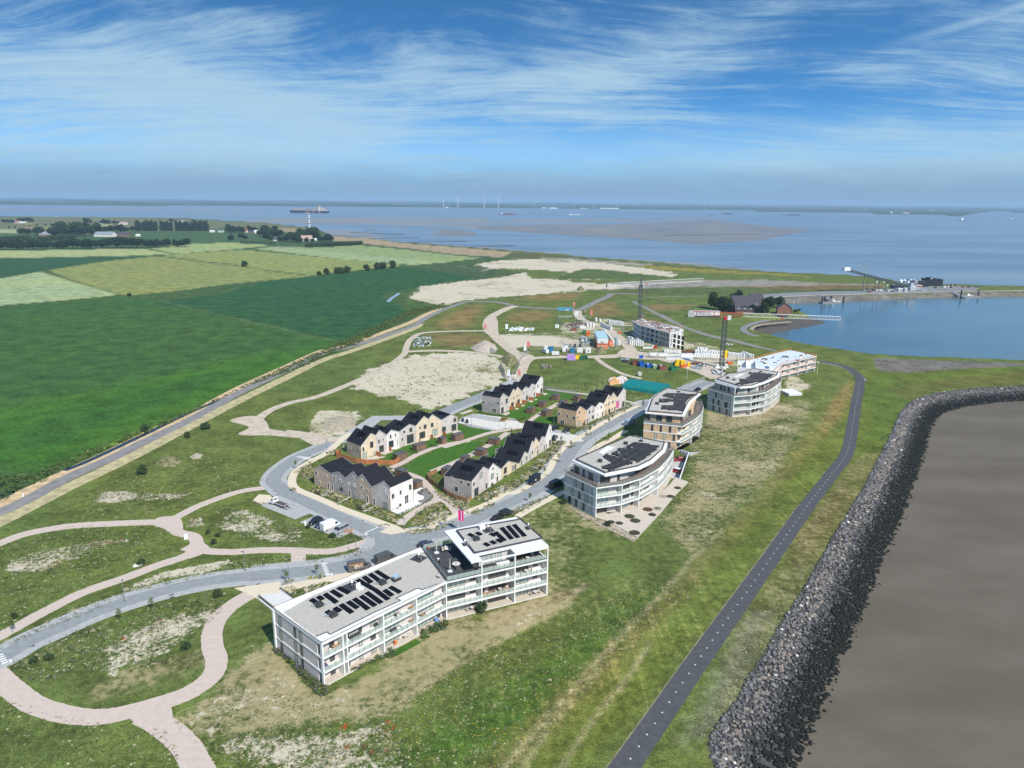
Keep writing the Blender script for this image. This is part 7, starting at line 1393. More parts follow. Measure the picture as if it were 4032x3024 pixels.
rE,cE=site_building('long unfinished white building with orange guard rails and a pale blue roof',Ep,[2.7,5.8,8.9],[2.2,2.2,.3,.3,.3,.3,.3],B_BLK,WHITE,{0:[.5,.98],1:[.02,.25,.5,.75,.98]},[0,1,2,3,4],{1:[(t_,.9,.1,2.2,z_) for t_ in (2,5,9,12,16,20,24,28) for z_ in (2.7,5.8)]})
b=MB();b.prism(inset(Ep,[.5]*7),8.902,8.96);b.obj('roof_sheet',mat('blue_white_membrane',(.56,.62,.68),.6,.1,.5),rE)
b=MB()
for a_,c_ in (((90,275),(330,275)),((90,275),(82,372)),((82,372),(525,392)),((330,275),(340,385)),((525,392),(530,300)),((200,272),(205,378))):
    p_,q_=g('e',*a_,10.2),g('e',*c_,10.2);b.bar(up(p_,10.15),up(q_,10.15),.25,2.4)
b.obj('unfinished_wall',BLOCK,rE)
p_=g('e',50,470,6);b=MB();b.box((p_.x,p_.y,0),(2.6,2.6,7.5),.3);b.obj('stair_tower',WHITE,rE);put_win(rE,Vector((p_.x-1.3,p_.y-1.32,0)),Vector((1,0,0)),Vector((0,-1,0)),.6,1.2,4,2.6)
R_=random.Random(9)
for i_ in range(26):
    x_=R_.uniform(380,1060);y_=265-(x_-380)*.10+R_.uniform(-40,40);p_=g('e',x_,y_,9);b=MB();b.box((p_.x,p_.y,8.962),(R_.uniform(.5,2.2),R_.uniform(.4,1.0),R_.uniform(.2,.7)),R_.uniform(0,3));tag(b.obj('roof_material',R_.choice([RUST,DARKM,BLOCK,RUST])),'small stack of building material on the pale blue roof','materials','stacks of material on the pale blue roof')
p_=g('e',740,200,9);b=MB()
for i_ in range(7):b.bar((p_.x-1.5+i_*.5,p_.y-1,8.97),(p_.x-1.2+i_*.5,p_.y+1.2,9.9),.06);b.bar((p_.x-1.6,p_.y-1+i_*.3,9.3),(p_.x+1.7,p_.y-.9+i_*.3,9.5),.06)
tag(b.obj('scaffold_frame',DARKM),'tangle of dark scaffold frames in the middle of the pale blue roof','scaffold')
rail(rE,[Ep[3],Ep[2]],8.9,name='guard_rail')
rebase(rE)
Fp=ccw([g('w',x,y,z) for x,y,z in ((785,610,.0),(1062,590,0),(1062,345,9.6),(530,185,9.6),(210,185,9.6),(205,240,9.6),(365,285,9.6))][:0]+[Vector((99.6,452.0,0)),g('w',1055,575,.2),g('w',1000,290,9.6),g('w',640,205,9.6),g('w',380,160,9.6),g('w',215,180,9.6),g('w',320,252,9.6),g('w',640,340,9.6)])
k0=min(range(8),key=lambda i:(Fp[i]-Vector((99.6,452,0))).length);Fp=Fp[k0:]+Fp[:k0]
rF,cF=site_building('raw concrete building shell with a cluttered roof deck below the rear tower crane',Fp,[.4,3.5,6.6,9.7],[.1,.3,.3,.3,.3,1.2,2.0,2.0],SHELL,WHITE,{6:[.08,.3,.55,.8],7:[.1,.35,.62,.85],5:[.5]},[1,7],{0:[(t_,.95,.3,2.2,z_) for z_,ts in ((.4,(3.2,6.4,9.8)),(3.5,(2.2,5.2,8.6)),(6.6,(3.4,6.8,10.2))) for t_ in ts],6:[(t_,2.6,.2,2.4,z_) for t_ in (2,6,10,14,18) for z_ in (.4,3.5,6.6)],7:[(t_,2.6,.2,2.4,z_) for t_ in (1,5,9,13,17,21) for z_ in (.4,3.5,6.6)]})
a_,c_=Fp[0],Fp[1];ed=(c_-a_).normalized();nn=Vector((ed.y,-ed.x,0));b=MB();
b.bar(up(a_+nn*.35-ed*.2,.75),up(c_+nn*.35+ed*1.5,.75),.25,1.4);b.obj('low_wall',BLOCK,rF)
b=MB()
for z_ in (1.95,5.05,8.15):
    for s0,s1 in ((0,.21),(.27,.44),(.5,.68),(.75,1.0)):b.bar(up(a_+ed*13.5*s0+nn*.005,z_),up(a_+ed*13.5*s1+nn*.005,z_),.05,2.78)
b.obj('white_facing',BLOCK,rF)
b=MB();b.prism(inset(Fp,[.4]*8),9.701,9.76);b.obj('roof_deck',mat('deck_maroon',(.20,.14,.13),.9,.4,.25,col2=(.42,.38,.36)),rF)
for i_ in range(60):
    t_=R_.random();s_=R_.random();p_=(Fp[0]*(1-t_)+Fp[5]*t_)*(1-s_)+(Fp[1]*(1-t_)+Fp[4]*t_)*s_;b=MB();b.box((p_.x,p_.y,9.762),(R_.uniform(1,5.5),R_.uniform(.3,1.2),R_.uniform(.12,.45)),R_.choice([.4,2.0])+R_.uniform(-.1,.1));tag(b.obj('loose_formwork',R_.choice([RUST,BLOCK,mat('maroon_form',(.13,.05,.06),.8),BLOCK,CONC,mat('tan_ply',(.42,.27,.15),.8)])),'loose formwork panel on the concrete roof deck','formwork','loose formwork on the concrete roof deck')
rail(rF,[Fp[2],Fp[3],Fp[4]],9.7,RB,1.2);rebase(rF)
# cranes
def lattice(b,A,B_,w,h,seg,th=.12,m=0,upv=Vector((0,0,1))):
    A,B_=Vector(A),Vector(B_);d=(B_-A);L=d.length;d.normalize();r=d.cross(upv).normalized() if abs(d.dot(upv))<.9 else Vector((1,0,0));u=r.cross(d).normalized();n=max(1,round(L/seg));cs=[(-w/2,-h/2),(w/2,-h/2),(w/2,h/2),(-w/2,h/2)]
    P_=lambda s_,c:A+d*s_+r*c[0]+u*c[1]
    for c in cs:b.bar(P_(0,c),P_(L,c),th,m=m)
    for i in range(n):
        s0,s1=L*i/n,L*(i+1)/n
        for j in range(4):c0,c1=cs[j],cs[(j+1) % 4];b.bar(P_(s0,c0),P_(s1,c1),th*.6,m=m);b.bar(P_(s1,c0),P_(s1,c1),th*.6,m=m)
CRM=mat('crane_white',(.66,.66,.64),.5,.05);CRR=mat('crane_red',(.55,.05,.04),.5,.05);CRG=mat('mast_grey',(.075,.08,.085),.6,.1)
def crane(base,hgt_,A,B_,label,red):
    r=empty('tower_crane',base,0,label,'crane','tower cranes');r.matrix_world=Matrix.Translation(base);A,B_=up(A,hgt_),up(B_,hgt_);d=(B_-A).normalized();M_=up(base,hgt_)
    A=M_-d*(A-M_).length;B_=M_+d*(B_-M_).length
    b=MB();lattice(b,up(base,.6),up(base,hgt_-3.2),2.0,2.0,2.0,.26);b.obj('mast',CRG,r)
    b=MB();b.box((base.x,base.y,.0),(8,1.6,.9),.2);b.box((base.x,base.y,.01),(1.6,8,.88),.2);[b.box((base.x+q*2.6,base.y+.5*q,.9),(1.6,1.8,1.2),.2) for q in (-1,1)];b.obj('ballast_base',BLOCK,r)
    b=MB();b.cyl(up(base,hgt_-3.2),up(base,hgt_-1.6),1.25,1.3,12);b.obj('slewing_ring',CRR if red else CRG,r)
    c_=up(base,hgt_-3.0)+Vector((1.9,-.8,0));b=MB();b.box(tuple(c_),(1.9,1.5,2.3),math.atan2(d.y,d.x));k=b.obj('cab',CRM,r);b=MB();b.box((c_.x+.5,c_.y-.72,c_.z+.7),(1.1,.12,1.2),math.atan2(d.y,d.x));b.obj('cab_window',CGL,k)
    b=MB();lattice(b,M_+d*(9 if red else 1.5),B_,1.5,1.9 if red else 2.3,3.6,.12);b.obj('jib',CRM,r)
    b=MB();lattice(b,A+d*2,M_+d*(9 if red else 1.5),1.4,1.9,3.6,.12);b.obj('counter_jib',CRR if red else CRM,r)
    b=MB();b.box((A.x+d.x*1.2,A.y+d.y*1.2,hgt_-2.2),(3.4,1.6,3.0),math.atan2(d.y,d.x));b.obj('counterweight',CONC,r)
    if not red:b=MB();b.bar(M_+Vector((0,0,-1)),M_+Vector((0,0,3.2)),1.5,1.5);b.bar(M_+Vector((0,0,3)),A+d*3+Vector((0,0,.9)),.14);b.bar(M_+Vector((0,0,3)),M_+d*8+Vector((0,0,1)),.14);b.obj('tower_head',CRG,r)
    h_=M_+d*((B_-M_).length*(.5 if red else .085));b=MB();b.box((h_.x,h_.y,hgt_-1.5),(1.6,1.3,.7),math.atan2(d.y,d.x));b.obj('trolley',CRR,r);b=MB();b.cyl(up(h_,hgt_-1.5),up(h_,hgt_-(3 if red else 12)),.05,n=5);b.obj('hoist_rope',CRG,r)
    if red:
        s_=A+d*8.2+Vector((0,0,-.1));b=MB();nn=Vector((d.y,-d.x,0));b.bar(s_-d*4+nn*.85,s_+d*4+nn*.85,.08,1.5);sg=b.obj('sign_board',CRM,r)
        mw=Matrix(((d.x,0,nn.x,s_.x+nn.x*.92),(d.y,0,nn.y,s_.y+nn.y*.92),(0,1,0,s_.z),(0,0,0,1)));o=txt('DEMOCO',1.55,None,Matrix.Identity(4),mat('sign_navy',(.05,.08,.16),.5));o.data.transform(mw);o.parent=r
    rebase(r)
crane(Vector((117.5,396.7,0)),30.4,g('J',365,668,30.4),g('J',1990,728,30.4),'front tower crane with a red and white jib reaching over the harbour water',True)
crane(Vector((96.3,546.0,0)),31.0,g('I',655,212,31),g('I',1670,158,31),'rear tower crane with an all white jib behind the concrete building shell',False)
# cabins, containers, skips
def cabin(k,x,y,s,rz,m,label,name='site_cabin',cat='cabin',win=None,roof=None,door=None):
    p=g(k,x,y);r=empty(name,p,rz,label,cat);b=MB();b.box((0,0,.1),s);b.obj('body',m,r);b=MB();b.box((0,0,.1+s[2]+.002),(s[0]+.06,s[1]+.06,.12));b.obj('roof',roof or m,r)
    b=MB();[b.box((q*s[0]*.42,0,0),(.2,s[1]*.96,.1)) for q in (-1,1)];b.obj('skid',DARKM,r)
    if win:b=MB();b.box((win[0],-s[1]/2-.02,win[1]),(win[2],.05,win[3]));b.obj('window',WINDB,r)
    b=MB();n=max(2,int(s[0]/.7));[b.box((-s[0]/2+s[0]*(i+.5)/n,-s[1]/2-.015,.25),(.06,.04,s[2]-.3)) for i in range(n)];b.obj('rib',m,r)
    if door:b=MB();b.box((door,-s[1]/2-.025,.15),(.85,.06,2.0));b.obj('door',DARKM,r)
    return r
p0=g('8',1145,1272);of=empty('site_office',p0,0,'two storey site office, orange cabins below white ones, with large white lettering','site office');L_,D_=6.7,27.
of.rotation_euler.z=-.03
for z_,m_,nm in ((0,ORC,'lower_cabin'),(3.2,BLOCK,'upper_cabin')):b=MB();b.box((0,D_/2,z_),(L_,D_,3.1));c_=b.obj(nm,m_,of);b=MB();[b.box((q,-.03,z_+.1),(.08,.05,2.9)) for q in (-3.3,-1.6,0,1.6,3.3)];b.obj('frame',m_,c_)
b=MB();b.box((0,D_/2,6.31),(L_+.1,D_+.1,.16));[b.box((0,q*3.0+1.5,6.472),(L_,.25,.08)) for q in range(9)];b.obj('roof',BLUER,of)
for q in (-.9,.1):b=MB();b.box((q,-.05,3.4),(.55,.06,1.0));b.obj('window',WINDB,of)
b=MB();b.box((0,-.06,2.5),(6.4,.1,.45));b.obj('awning',mat('deep_orange',(.42,.09,.02),.6),of)
txt('DEMOCO',1.55,of,Matrix(((1,0,0,0),(0,0,-1,-.09),(0,1,0,1.5),(0,0,0,1))),PW)
cabin('8',755,940,(2.6,3.0,2.8),.1,ORC,'orange cabin left of the two storey office',door=None,win=(0,1.6,1.3,.4));cabin('8',672,900,(2.2,3,2.6),.1,GRNC,'dark green cabin left of the orange one','storage_container','container')
oc=cabin('8',1352,1195,(2.7,3.0,2.6),.05,ORC,'small orange cabin with a white mark right of the office');b=MB();b.box((0,-1.56,1.9),(1.3,.04,.3));b.box((0,-1.56,.7),(.3,.04,1.2));b.obj('white_mark',PW,oc)
cabin('H',1728,925,(3.4,2.8,2.7),0,BLOCK,'white site cabin with an open dark doorway, left of the blue cabin',door=.9);cabin('H',1808,935,(3.0,2.6,2.6),0,BLUEC,'sky blue site cabin in the middle of the cabin row');cabin('H',1887,932,(3.5,2.6,2.8),0,BLOCK,'white cabin with a grey top right of the blue cabin',roof=CONC);cabin('H',1978,938,(3.4,2.6,2.8),0,BLOCK,'white cabin with one small square window at the right of the row',win=(0,1.0,.8,.9))
cabin('H',1525,915,(2.8,3.2,2.4),0,BLOCK,'pale white striped cabin left of the blue container','site_tent','tent');cabin('H',1575,925,(3.0,3.2,2.9),0,BLUEC,'blue container beside the pale white tent','storage_container','container');cabin('H',1622,958,(4.4,2.2,1.6),0,BLOCK,'low white box below the blue container','storage_container','container')
cabin('H',1785,1017,(3.8,2.4,3.2),0,PURP,'large purple stack beside the dirt track','purple_stack','stack');cabin('H',1824,1018,(1.5,2.4,2.9),0,PURP,'narrow purple stack right of the large one','purple_stack','stack')
cabin('H',1640,665,(2.8,2.4,2.2),0,BLOCK,'lone pale white cabin on the brown grass',roof=BLUER)
for i_,(x_,w_) in enumerate(((1852,'left'),(1880,'right'))):p_=g('H',x_,1005);b=MB();b.box((p_.x,p_.y,0),(1.9,1.6,1.8),.1,top=.8);b.box((p_.x,p_.y,1.8),(1.0,1.0,.5),.1);tag(b.obj('yellow_formwork',YELC),w_+' yellow formwork piece beside the purple stacks','formwork')
b=MB();p_=g('H',1930,1010)
for i_ in range(8):b.box((p_.x-2+i_*.6,p_.y,0),(.12,.8,2.2+.3*(i_ % 3)),.1)
b.box((p_.x,p_.y,.3),(4.6,.15,1.8),.1);tag(b.obj('green_rack',GRNC),'dark green rack right of the yellow pieces','rack')
# long blue container
p_=g('H',1728,482);r=empty('shipping_container',p_,-.02,'long light blue shipping container with a white emblem beside the track','container');b=MB();b.box((0,1.2,.1),(12.4,2.5,2.6));b.obj('body',mat('sky_container',(.10,.30,.46),.5,.08),r)
b=MB();[b.box((-6+i_*.5,-.07,.2),(.12,.06,2.4)) for i_ in range(25)];b.obj('rib',MATS['sky_container'],r);b=MB();b.v=[(.2,-.11,.5),(3.4,-.11,.5),(2.6,-.11,1.3),(1.9,-.11,1.1),(1.4,-.11,1.5),(.9,-.11,.9)];b.f=[(0,1,2,3,4,5)];b.m=[0];b.obj('emblem',PW,r);b=MB();b.box((5.0,-.11,.2),(.5,.06,2.4));b.obj('door_edge',mat('deep_blue',(.02,.10,.22),.5),r)
# silo
p_=g('8',1495,1270);r=empty('cement_silo',p_,0,'tall grey cement silo on legs right of the site office','silo');b=MB();b.cyl((0,0,2.0),(0,0,6.6),1.15,n=16);b.cyl((0,0,.8),(0,0,2.0),.3,1.15,16);b.cyl((0,0,6.6),(0,0,7.0),1.15,.5,16);b.obj('tank',mat('silo_grey',(.34,.42,.46),.4,.08,1,.5,.3),r)
for a_ in (-.85,.85):
    for c_ in (-.85,.85):b=MB();b.box((a_,c_,0),(.14,.14,3));b.obj('leg',SILV,r)
# skips
def skip(k,x,y,s,m,label,fill=None,rz=.1):
    p=g(k,x,y);r=empty('skip',p,rz,label,'skip');b=MB();X,Y,Z_=s
    for a_,c_,w in (((-X/2,-Y/2),(X/2,-Y/2),0),((X/2,-Y/2),(X/2,Y/2),0),((X/2,Y/2),(-X/2,Y/2),0),((-X/2,Y/2),(-X/2,-Y/2),0)):b.bar((a_[0],a_[1],Z_/2),(c_[0],c_[1],Z_/2),.10,Z_)
    b.box((0,0,0),(X-.1,Y-.1,.12));[b.bar((-X/2+X*i/5,-Y/2-.06,.1),(-X/2+X*i/5,-Y/2-.06,Z_),.08) for i in range(6)];b.obj('skip_body',m,r)
    if fill:b=MB();q_=random.Random(x);[b.box((q_.uniform(-X*.35,X*.35),q_.uniform(-Y*.35,Y*.35),.12),(q_.uniform(.4,1.0),q_.uniform(.4,.9),q_.uniform(.6,Z_*1.05)),q_.uniform(0,3)) for _ in range(12)];b.obj('rubble',fill,r)
for a_ in ((540,470,(3.4,4.6,2.0),RUST,'rusty brown open skip at the left of the skip row',DARKM),(690,505,(2.6,4.0,2.4),BLUEB,'bright blue skip with a raised lid',None),(850,525,(2.8,4.2,1.9),BLUEB,'blue skip filled with white waste',BLOCK),(983,545,(2.8,4.2,1.9),mat('pale_green_skip',(.20,.34,.20),.7),'pale green skip with white rubbish',BLOCK),(1130,570,(3.4,4.6,2.2),mat('maroon_skip',(.22,.07,.06),.7),'dark red skip full of mixed waste',CONC),(1380,595,(3.0,4.2,2.0),GRNC,'dark green skip standing alone by the track',DARKM)):skip('9',*a_)
b=MB();p_=g('9',690,430);b.box((p_.x,p_.y+1.0,2.2),(2.5,.12,2.0),.1);tag(b.obj('raised_panel',BLUEB),'raised bright blue lid behind the blue skip','lid')
skip('8',395,810,(3.6,2.4,1.6),mat('brown_skip',(.22,.07,.04),.8),'small rust brown skip beside the scrap heap')
for i_,(x_,y_,s_,m_,w_) in enumerate(((1500,490,(3.4,2.4,3.2),YELC,'large yellow crate stack left'),(1590,500,(2.6,2.2,3.0),YELC,'yellow crate stack right of the large one'),(1450,495,(1.6,1.6,1.4),YELC,'small yellow crate at the front left'),(1620,535,(4.0,1.8,1.5),ORC,'orange container in front of the yellow stacks'),(1715,525,(1.6,1.8,2.5),YELC,'lone narrow yellow crate on the right'),(1380,470,(1.8,1.6,1.7),CONC,'grey white box left of the yellow stacks'))):
    p_=g('9',x_,y_);b=MB();b.box((p_.x,p_.y,0),s_,.05);[b.box((p_.x,p_.y,s_[2]*q),(s_[0]+.1,s_[1]+.1,.08),.05) for q in (.33,.66,1.0)];tag(b.obj('crate_stack',m_),w_,'crates','yellow and orange stacks by the track')
p_=g('9',655,720);r=empty('cable_drum',p_,.3,'large grey cable drum lying on the grass','cable drum');b=MB();b.cyl((0,-.5,1.25),(0,-.38,1.25),1.25,n=20);b.cyl((0,.5,1.25),(0,.38,1.25),1.25,n=20);b.obj('flange',CONC,r);b=MB();b.cyl((0,-.38,1.25),(0,.38,1.25),.7,n=16);b.obj('core',DARKM,r)
# teal hall
F0,F1,B1,B0=[g('9',x,y) for x,y in ((262,1005),(1085,1130),(1262,1000),(548,885))];F1=F1-(F1-F0)*.02;B1=F1+(B0-F0);b=MB();n_=12;i0=0
for e_ in (F0,F1):
    w_=(B0-F0)
    for j_ in range(n_+1):a_=math.pi*j_/n_;q_=e_+w_*(.5-.5*math.cos(a_));b.v.append((q_.x,q_.y,3.6*math.sin(a_)**.75))
for j_ in range(n_):b.f.append((j_,j_+1,n_+2+j_,n_+1+j_));b.m.append(0)
b.f.append(tuple(range(n_+1)));b.f.append(tuple(range(n_+1,2*n_+2))[::-1]);b.m+=[0,0];tag(b.obj('teal_hall',TEAL),'long rounded hall under a dark teal tarpaulin','hall')
# wrapped goods beside the hall
for i_ in range(13):
    x_,y_=30+(i_ % 7)*58,905-(i_ % 7)*8-(60 if i_>6 else 0);p_=g('9',x_,y_);b=MB();b.box((p_.x,p_.y,0),(2.6,2.2,1.3+.4*(i_ % 3)),.4+.1*i_,top=.85);b.box((p_.x,p_.y,1.3+.4*(i_ % 3)),(1.6,1.2,.3),.4,top=.6)
    tag(b.obj('wrapped_pallet',[mat('film_white',(.62,.60,.62),.4,.15,2),mat('film_orange',(.62,.36,.16),.5,.25,2),mat('film_pink',(.62,.50,.46),.5,.2,2)][(1 if i_ in (0,1,2,8) else (i_ % 2)*2)]),'plastic wrapped pallet in the white and orange heap beside the teal hall','pallet','wrapped pallets beside the teal hall')
# concrete elements: upright panels and block stacks
def blocks(k,rows,grp,label,name='upright_slab',m=BLOCK):
    for x0,y0,x1,y1,n,s,rz in rows:
        for i in range(n):
            t_=i/max(1,n-1);p=g(k,x0+(x1-x0)*t_,y0+(y1-y0)*t_);b=MB();q_=random.uniform(.85,1.15);c=rz+random.uniform(-.08,.08)
            b.box((p.x,p.y,.12),(s[0],s[1],s[2]*q_),c);b.box((p.x,p.y,0),(s[0]*.8,s[1]*1.1,.12),c);
            if s[2]>1.2:b.box((p.x-s[0]*.52,p.y,.12),(.10,s[1]*.9,s[2]*.8),c)
            tag(b.obj(name,m),label,'slab' if 'slab' in name else 'block',grp)
blocks('I',[(470,655,560,690,6,(.9,3.2,2.8),.35),(545,625,690,640,12,(.7,3.0,2.7),.3),(405,592,450,595,2,(1.3,2.4,2.2),.2)],'upright panels along the upper site track','white concrete panel standing upright beside the upper site track')
blocks('I',[(770,850,900,860,7,(1.0,2.6,3.0),.5),(760,815,880,850,5,(1.1,2.2,3.2),.5)],'upright panels before the concrete shell','white concrete panel standing in front of the concrete shell')
blocks('I',[(500,720,590,830,8,(1.2,2.0,2.2),.2),(232,668,280,668,4,(1.0,2,1.6),.3),(310,650,375,655,3,(1.3,2.4,2.6),.3),(640,820,655,855,2,(1.2,1.6,2.0),.2)],'white elements around the site office','white concrete element near the two storey site office','concrete_block')
blocks('I',[(1160,930,1310,935,6,(2.0,1.8,1.5),.1),(1490,985,1740,990,11,(2.2,1.8,2.0),.15),(1500,945,1760,960,10,(2.3,1.8,2.2),.1),(1520,920,1600,925,4,(2.0,1.6,2.4),.1)],'white block stacks behind the front crane','white block stack in the field of stacks behind the front crane','block_stack')
blocks('I',[(1835,985,2000,1000,12,(.8,4.0,3.0),.25),(2020,1000,2090,1010,5,(.8,4.5,3.4),.3)],'slanting panels right of the front crane','tall white panel in the slanting row right of the front crane')
for i_,(x_,y_,l_) in enumerate(((1090,965,11),(1190,970,12),(1290,972,11),(1410,985,9),(1370,970,10))):p_=g('I',x_,y_);b=MB();b.box((p_.x,p_.y,0),(l_,1.6,1.5),-.03);[b.box((p_.x-l_/2+l_*q,p_.y,1.5),(.3,1.5,.15),-.03) for q in (.1,.4,.7)];tag(b.obj('concrete_beam',BLOCK),'long white concrete beam in the row beside the skips track','beam','long white beams')
for i_ in range(9):p_=g('I',1185+i_*32,1000);b=MB();b.prism([p_+Vector(q) for q in ((-1.3,-3.5,0),(.6,-3.5,0),(1.6,3.5,0),(-.3,3.5,0))],.08,.32);tag(b.obj('floor_plate',BLOCK),'flat white floor plate lying on the grass below the long beams','slab','flat white floor plates')
p_=g('I',1812,985);b=MB();b.box((p_.x,p_.y,0),(2.6,2.4,3.6),.1);b.box((p_.x,p_.y,3.6),(2.2,2,.4),.1);tag(b.obj('yellow_stand',YELC),'tall yellow frame between white blocks and slanting panels','stand')
for k_,x_,y_,s_,m_,w_ in (('I',1047,888,(2.0,1.6,2.0),mat('machine_red',(.50,.03,.03),.5),'round red machine in front of the concrete shell'),('I',1858,1060,(3.2,2,1.6),ORC,'orange machine part right of the front crane foot'),('I',660,730,(2,1.6,1.8),ORC,'small orange machine at the track fork'),('I',735,1040,(5,3,1.4),DARKM,'heap of dark scrap at the bend of the track'),('I',720,1010,(5,2,1.0),SILV,'grey scaffold bundle above the dark scrap'),('I',1840,850,(6,2,.8),CONC,'long grey rubble pile by the dike path')):
    p_=g(k_,x_,y_);b=MB();q_=random.Random(int(x_));[b.box((p_.x+q_.uniform(-.4,.4)*s_[0],p_.y+q_.uniform(-.4,.4)*s_[1],0),(s_[0]*q_.uniform(.25,.5),s_[1]*q_.uniform(.3,.6),s_[2]*q_.uniform(.4,1)),q_.uniform(0,3),top=.8) for _ in range(9)];tag(b.obj('machine_part' if 'machine' in w_ else 'scrap_heap',m_),w_,'machine' if 'machine' in w_ else 'heap')
p_=g('I',970,890);b=MB();b.box((p_.x,p_.y,0),(6.5,1.1,1.0),.1);b.box((p_.x+3,p_.y,1.0),(.8,1.0,1.0),.1);tag(b.obj('white_pipe',BLOCK),'long white duct lying in front of the concrete shell','duct')
def rubble(specs,n,ms,label,s=.8,hh=.5,name='rubble_heap'):
    for s_ in specs:
        poly=arr(gs(s_));b=MB();lo,hi=poly.min(0),poly.max(0);k=0;cc=poly.mean(0);rad=np.abs(poly-cc).max()
        while k<n:
            q=rng.uniform(lo,hi);
            if not inpoly(q[None],poly)[0]:continue
            z_=hh*max(0,1-np.linalg.norm(q-cc)/rad)*2;b.box((q[0],q[1],z_*.5*rng.random()),(s*rng.uniform(.4,1.6),s*rng.uniform(.3,1),z_*.6+s*rng.uniform(.2,.6)),rng.uniform(0,3),int(rng.integers(0,len(ms))),top=.75);k+=1
        o=b.obj(name,ms);o['kind']='stuff'
rubble(['8 160,680 420,600 700,580 720,660 560,740 200,760','I 880,520 940,540 900,560'],260,[RUST,mat('scrap_brown',(.16,.10,.07),.9,.3),CONC,DARKM],'',.9,.5)
rubble(['8 520,980 640,950 800,1000 880,1200 580,1190','I 1460,1060 1560,1050 1620,1090 1500,1100','I 1650,1130 1800,1110 1820,1190 1680,1180','H 90,770 280,760 270,870 50,890','9 1760,520 2000,560 1990,590 1780,560'],120,[CONC,DARKM,BLOCK,mat('faded_blue',(.16,.24,.30),.7)],'',.9,.4)
rubble(['H 1120,665 1390,670 1380,700 1120,705'],60,[mat('plastic_white',(.62,.62,.62),.5)],'',1.8,.3);rubble(['I 1340,920 1470,915 1480,940 1350,945','E 720,370 860,350 900,400'],60,[RUST],'',1.2,.4)
rubble(['H 1100,1190 1190,1180 1170,1230 1110,1240','4 940,200 1200,130 1160,240 960,310'],90,[mat('pink_rubble',(.42,.30,.28),.9,.3),BLOCK],'',.7,.6)
# timber pallets group
for i_,(x_,y_) in enumerate(((1480,1090),(1505,1085),(1500,1110),(1530,1095),(1565,1098))):p_=g('H',x_,y_);b=MB();[b.box((p_.x,p_.y,q*.45),(1.5,1.3,.3),.2+.1*i_) for q in range(3)];tag(b.obj('pallet_stack',mat('grey_timber',(.26,.22,.20),.9,.2,2)),'brown grey pallet stack in the small group on the green field','pallets','pallet stacks on the green field')
# mounds
def mound(specs,h,m,label,name='soil_heap'):
    poly=arr(gs(specs));lo,hi=poly.min(0)-1,poly.max(0)+1;nx=26;X=np.linspace(lo[0],hi[0],nx);Y=np.linspace(lo[1],hi[1],nx);P=np.array([(x,y) for y in Y for x in X]);d=-sdist(P,poly);w=min(hi[0]-lo[0],hi[1]-lo[1])*.32
    z=h*np.clip(d/w,0,1)**.8*(1+.25*wig(P,.8,2))-.05*(d<=0)
    b=MB();b.v=[(p[0],p[1],q) for p,q in zip(P,z)];b.f=[(j*nx+i,j*nx+i+1,(j+1)*nx+i+1,(j+1)*nx+i) for j in range(nx-1) for i in range(nx-1)];b.m=[0]*len(b.f);o=b.obj(name,m);[setattr(f_,'use_smooth',True) for f_ in o.data.polygons];tag(o,label,'heap');return o
HEAPS=mat('heap_soil',(.30,.26,.19),.95,.3,.8,.1,bump=.3,col2=(.42,.37,.28));HEAPG=mat('overgrown_heap',(.10,.11,.04),.95,.3,.7,.1,bump=.3,col2=(.26,.23,.13))
mound('H 700,880 780,840 860,810 960,850 990,900 900,940 760,920',3.2,mat('pale_rubble',(.42,.36,.30),.95,.3,1.2,.1,bump=.3),'heap of broken stone beside the dirt junction');mound('H 860,920 900,895 960,900 985,930 930,940',1.6,GRAVEL,'small dark gravel cone beside the stone heap')
mound('8 930,1350 1000,1280 1130,1260 1240,1310 1240,1400 1000,1430',2.5,HEAPG,'overgrown soil heap in front of the site office');mound('H 1020,1000 1100,960 1200,990 1210,1060 1100,1090',3,HEAPG,'weedy heap at the head of the village road');mound('N 970,1140 1010,1110 1090,1105 1135,1130 1090,1165 1010,1165',1.6,HEAPG,'grey weedy mound on the meadow slope');mound('N 1180,1105 1220,1080 1265,1090 1240,1115 1200,1118',.9,HEAPS,'small pale sand pile on the meadow')
mound('N 2020,880 2100,850 2212,860 2212,930 2100,950 2000,930',1.0,HEAPS,'low pale sand hump left of the yellow corner house');mound('H 1000,1100 1060,1090 1110,1170 1100,1230 1050,1200',4,HEAPS,'steep sand slope end above the large white house')
mound('I 190,250 230,220 270,235 280,260 220,265',3,HEAPG,'grassy cone at the end of the grey rubble bank')
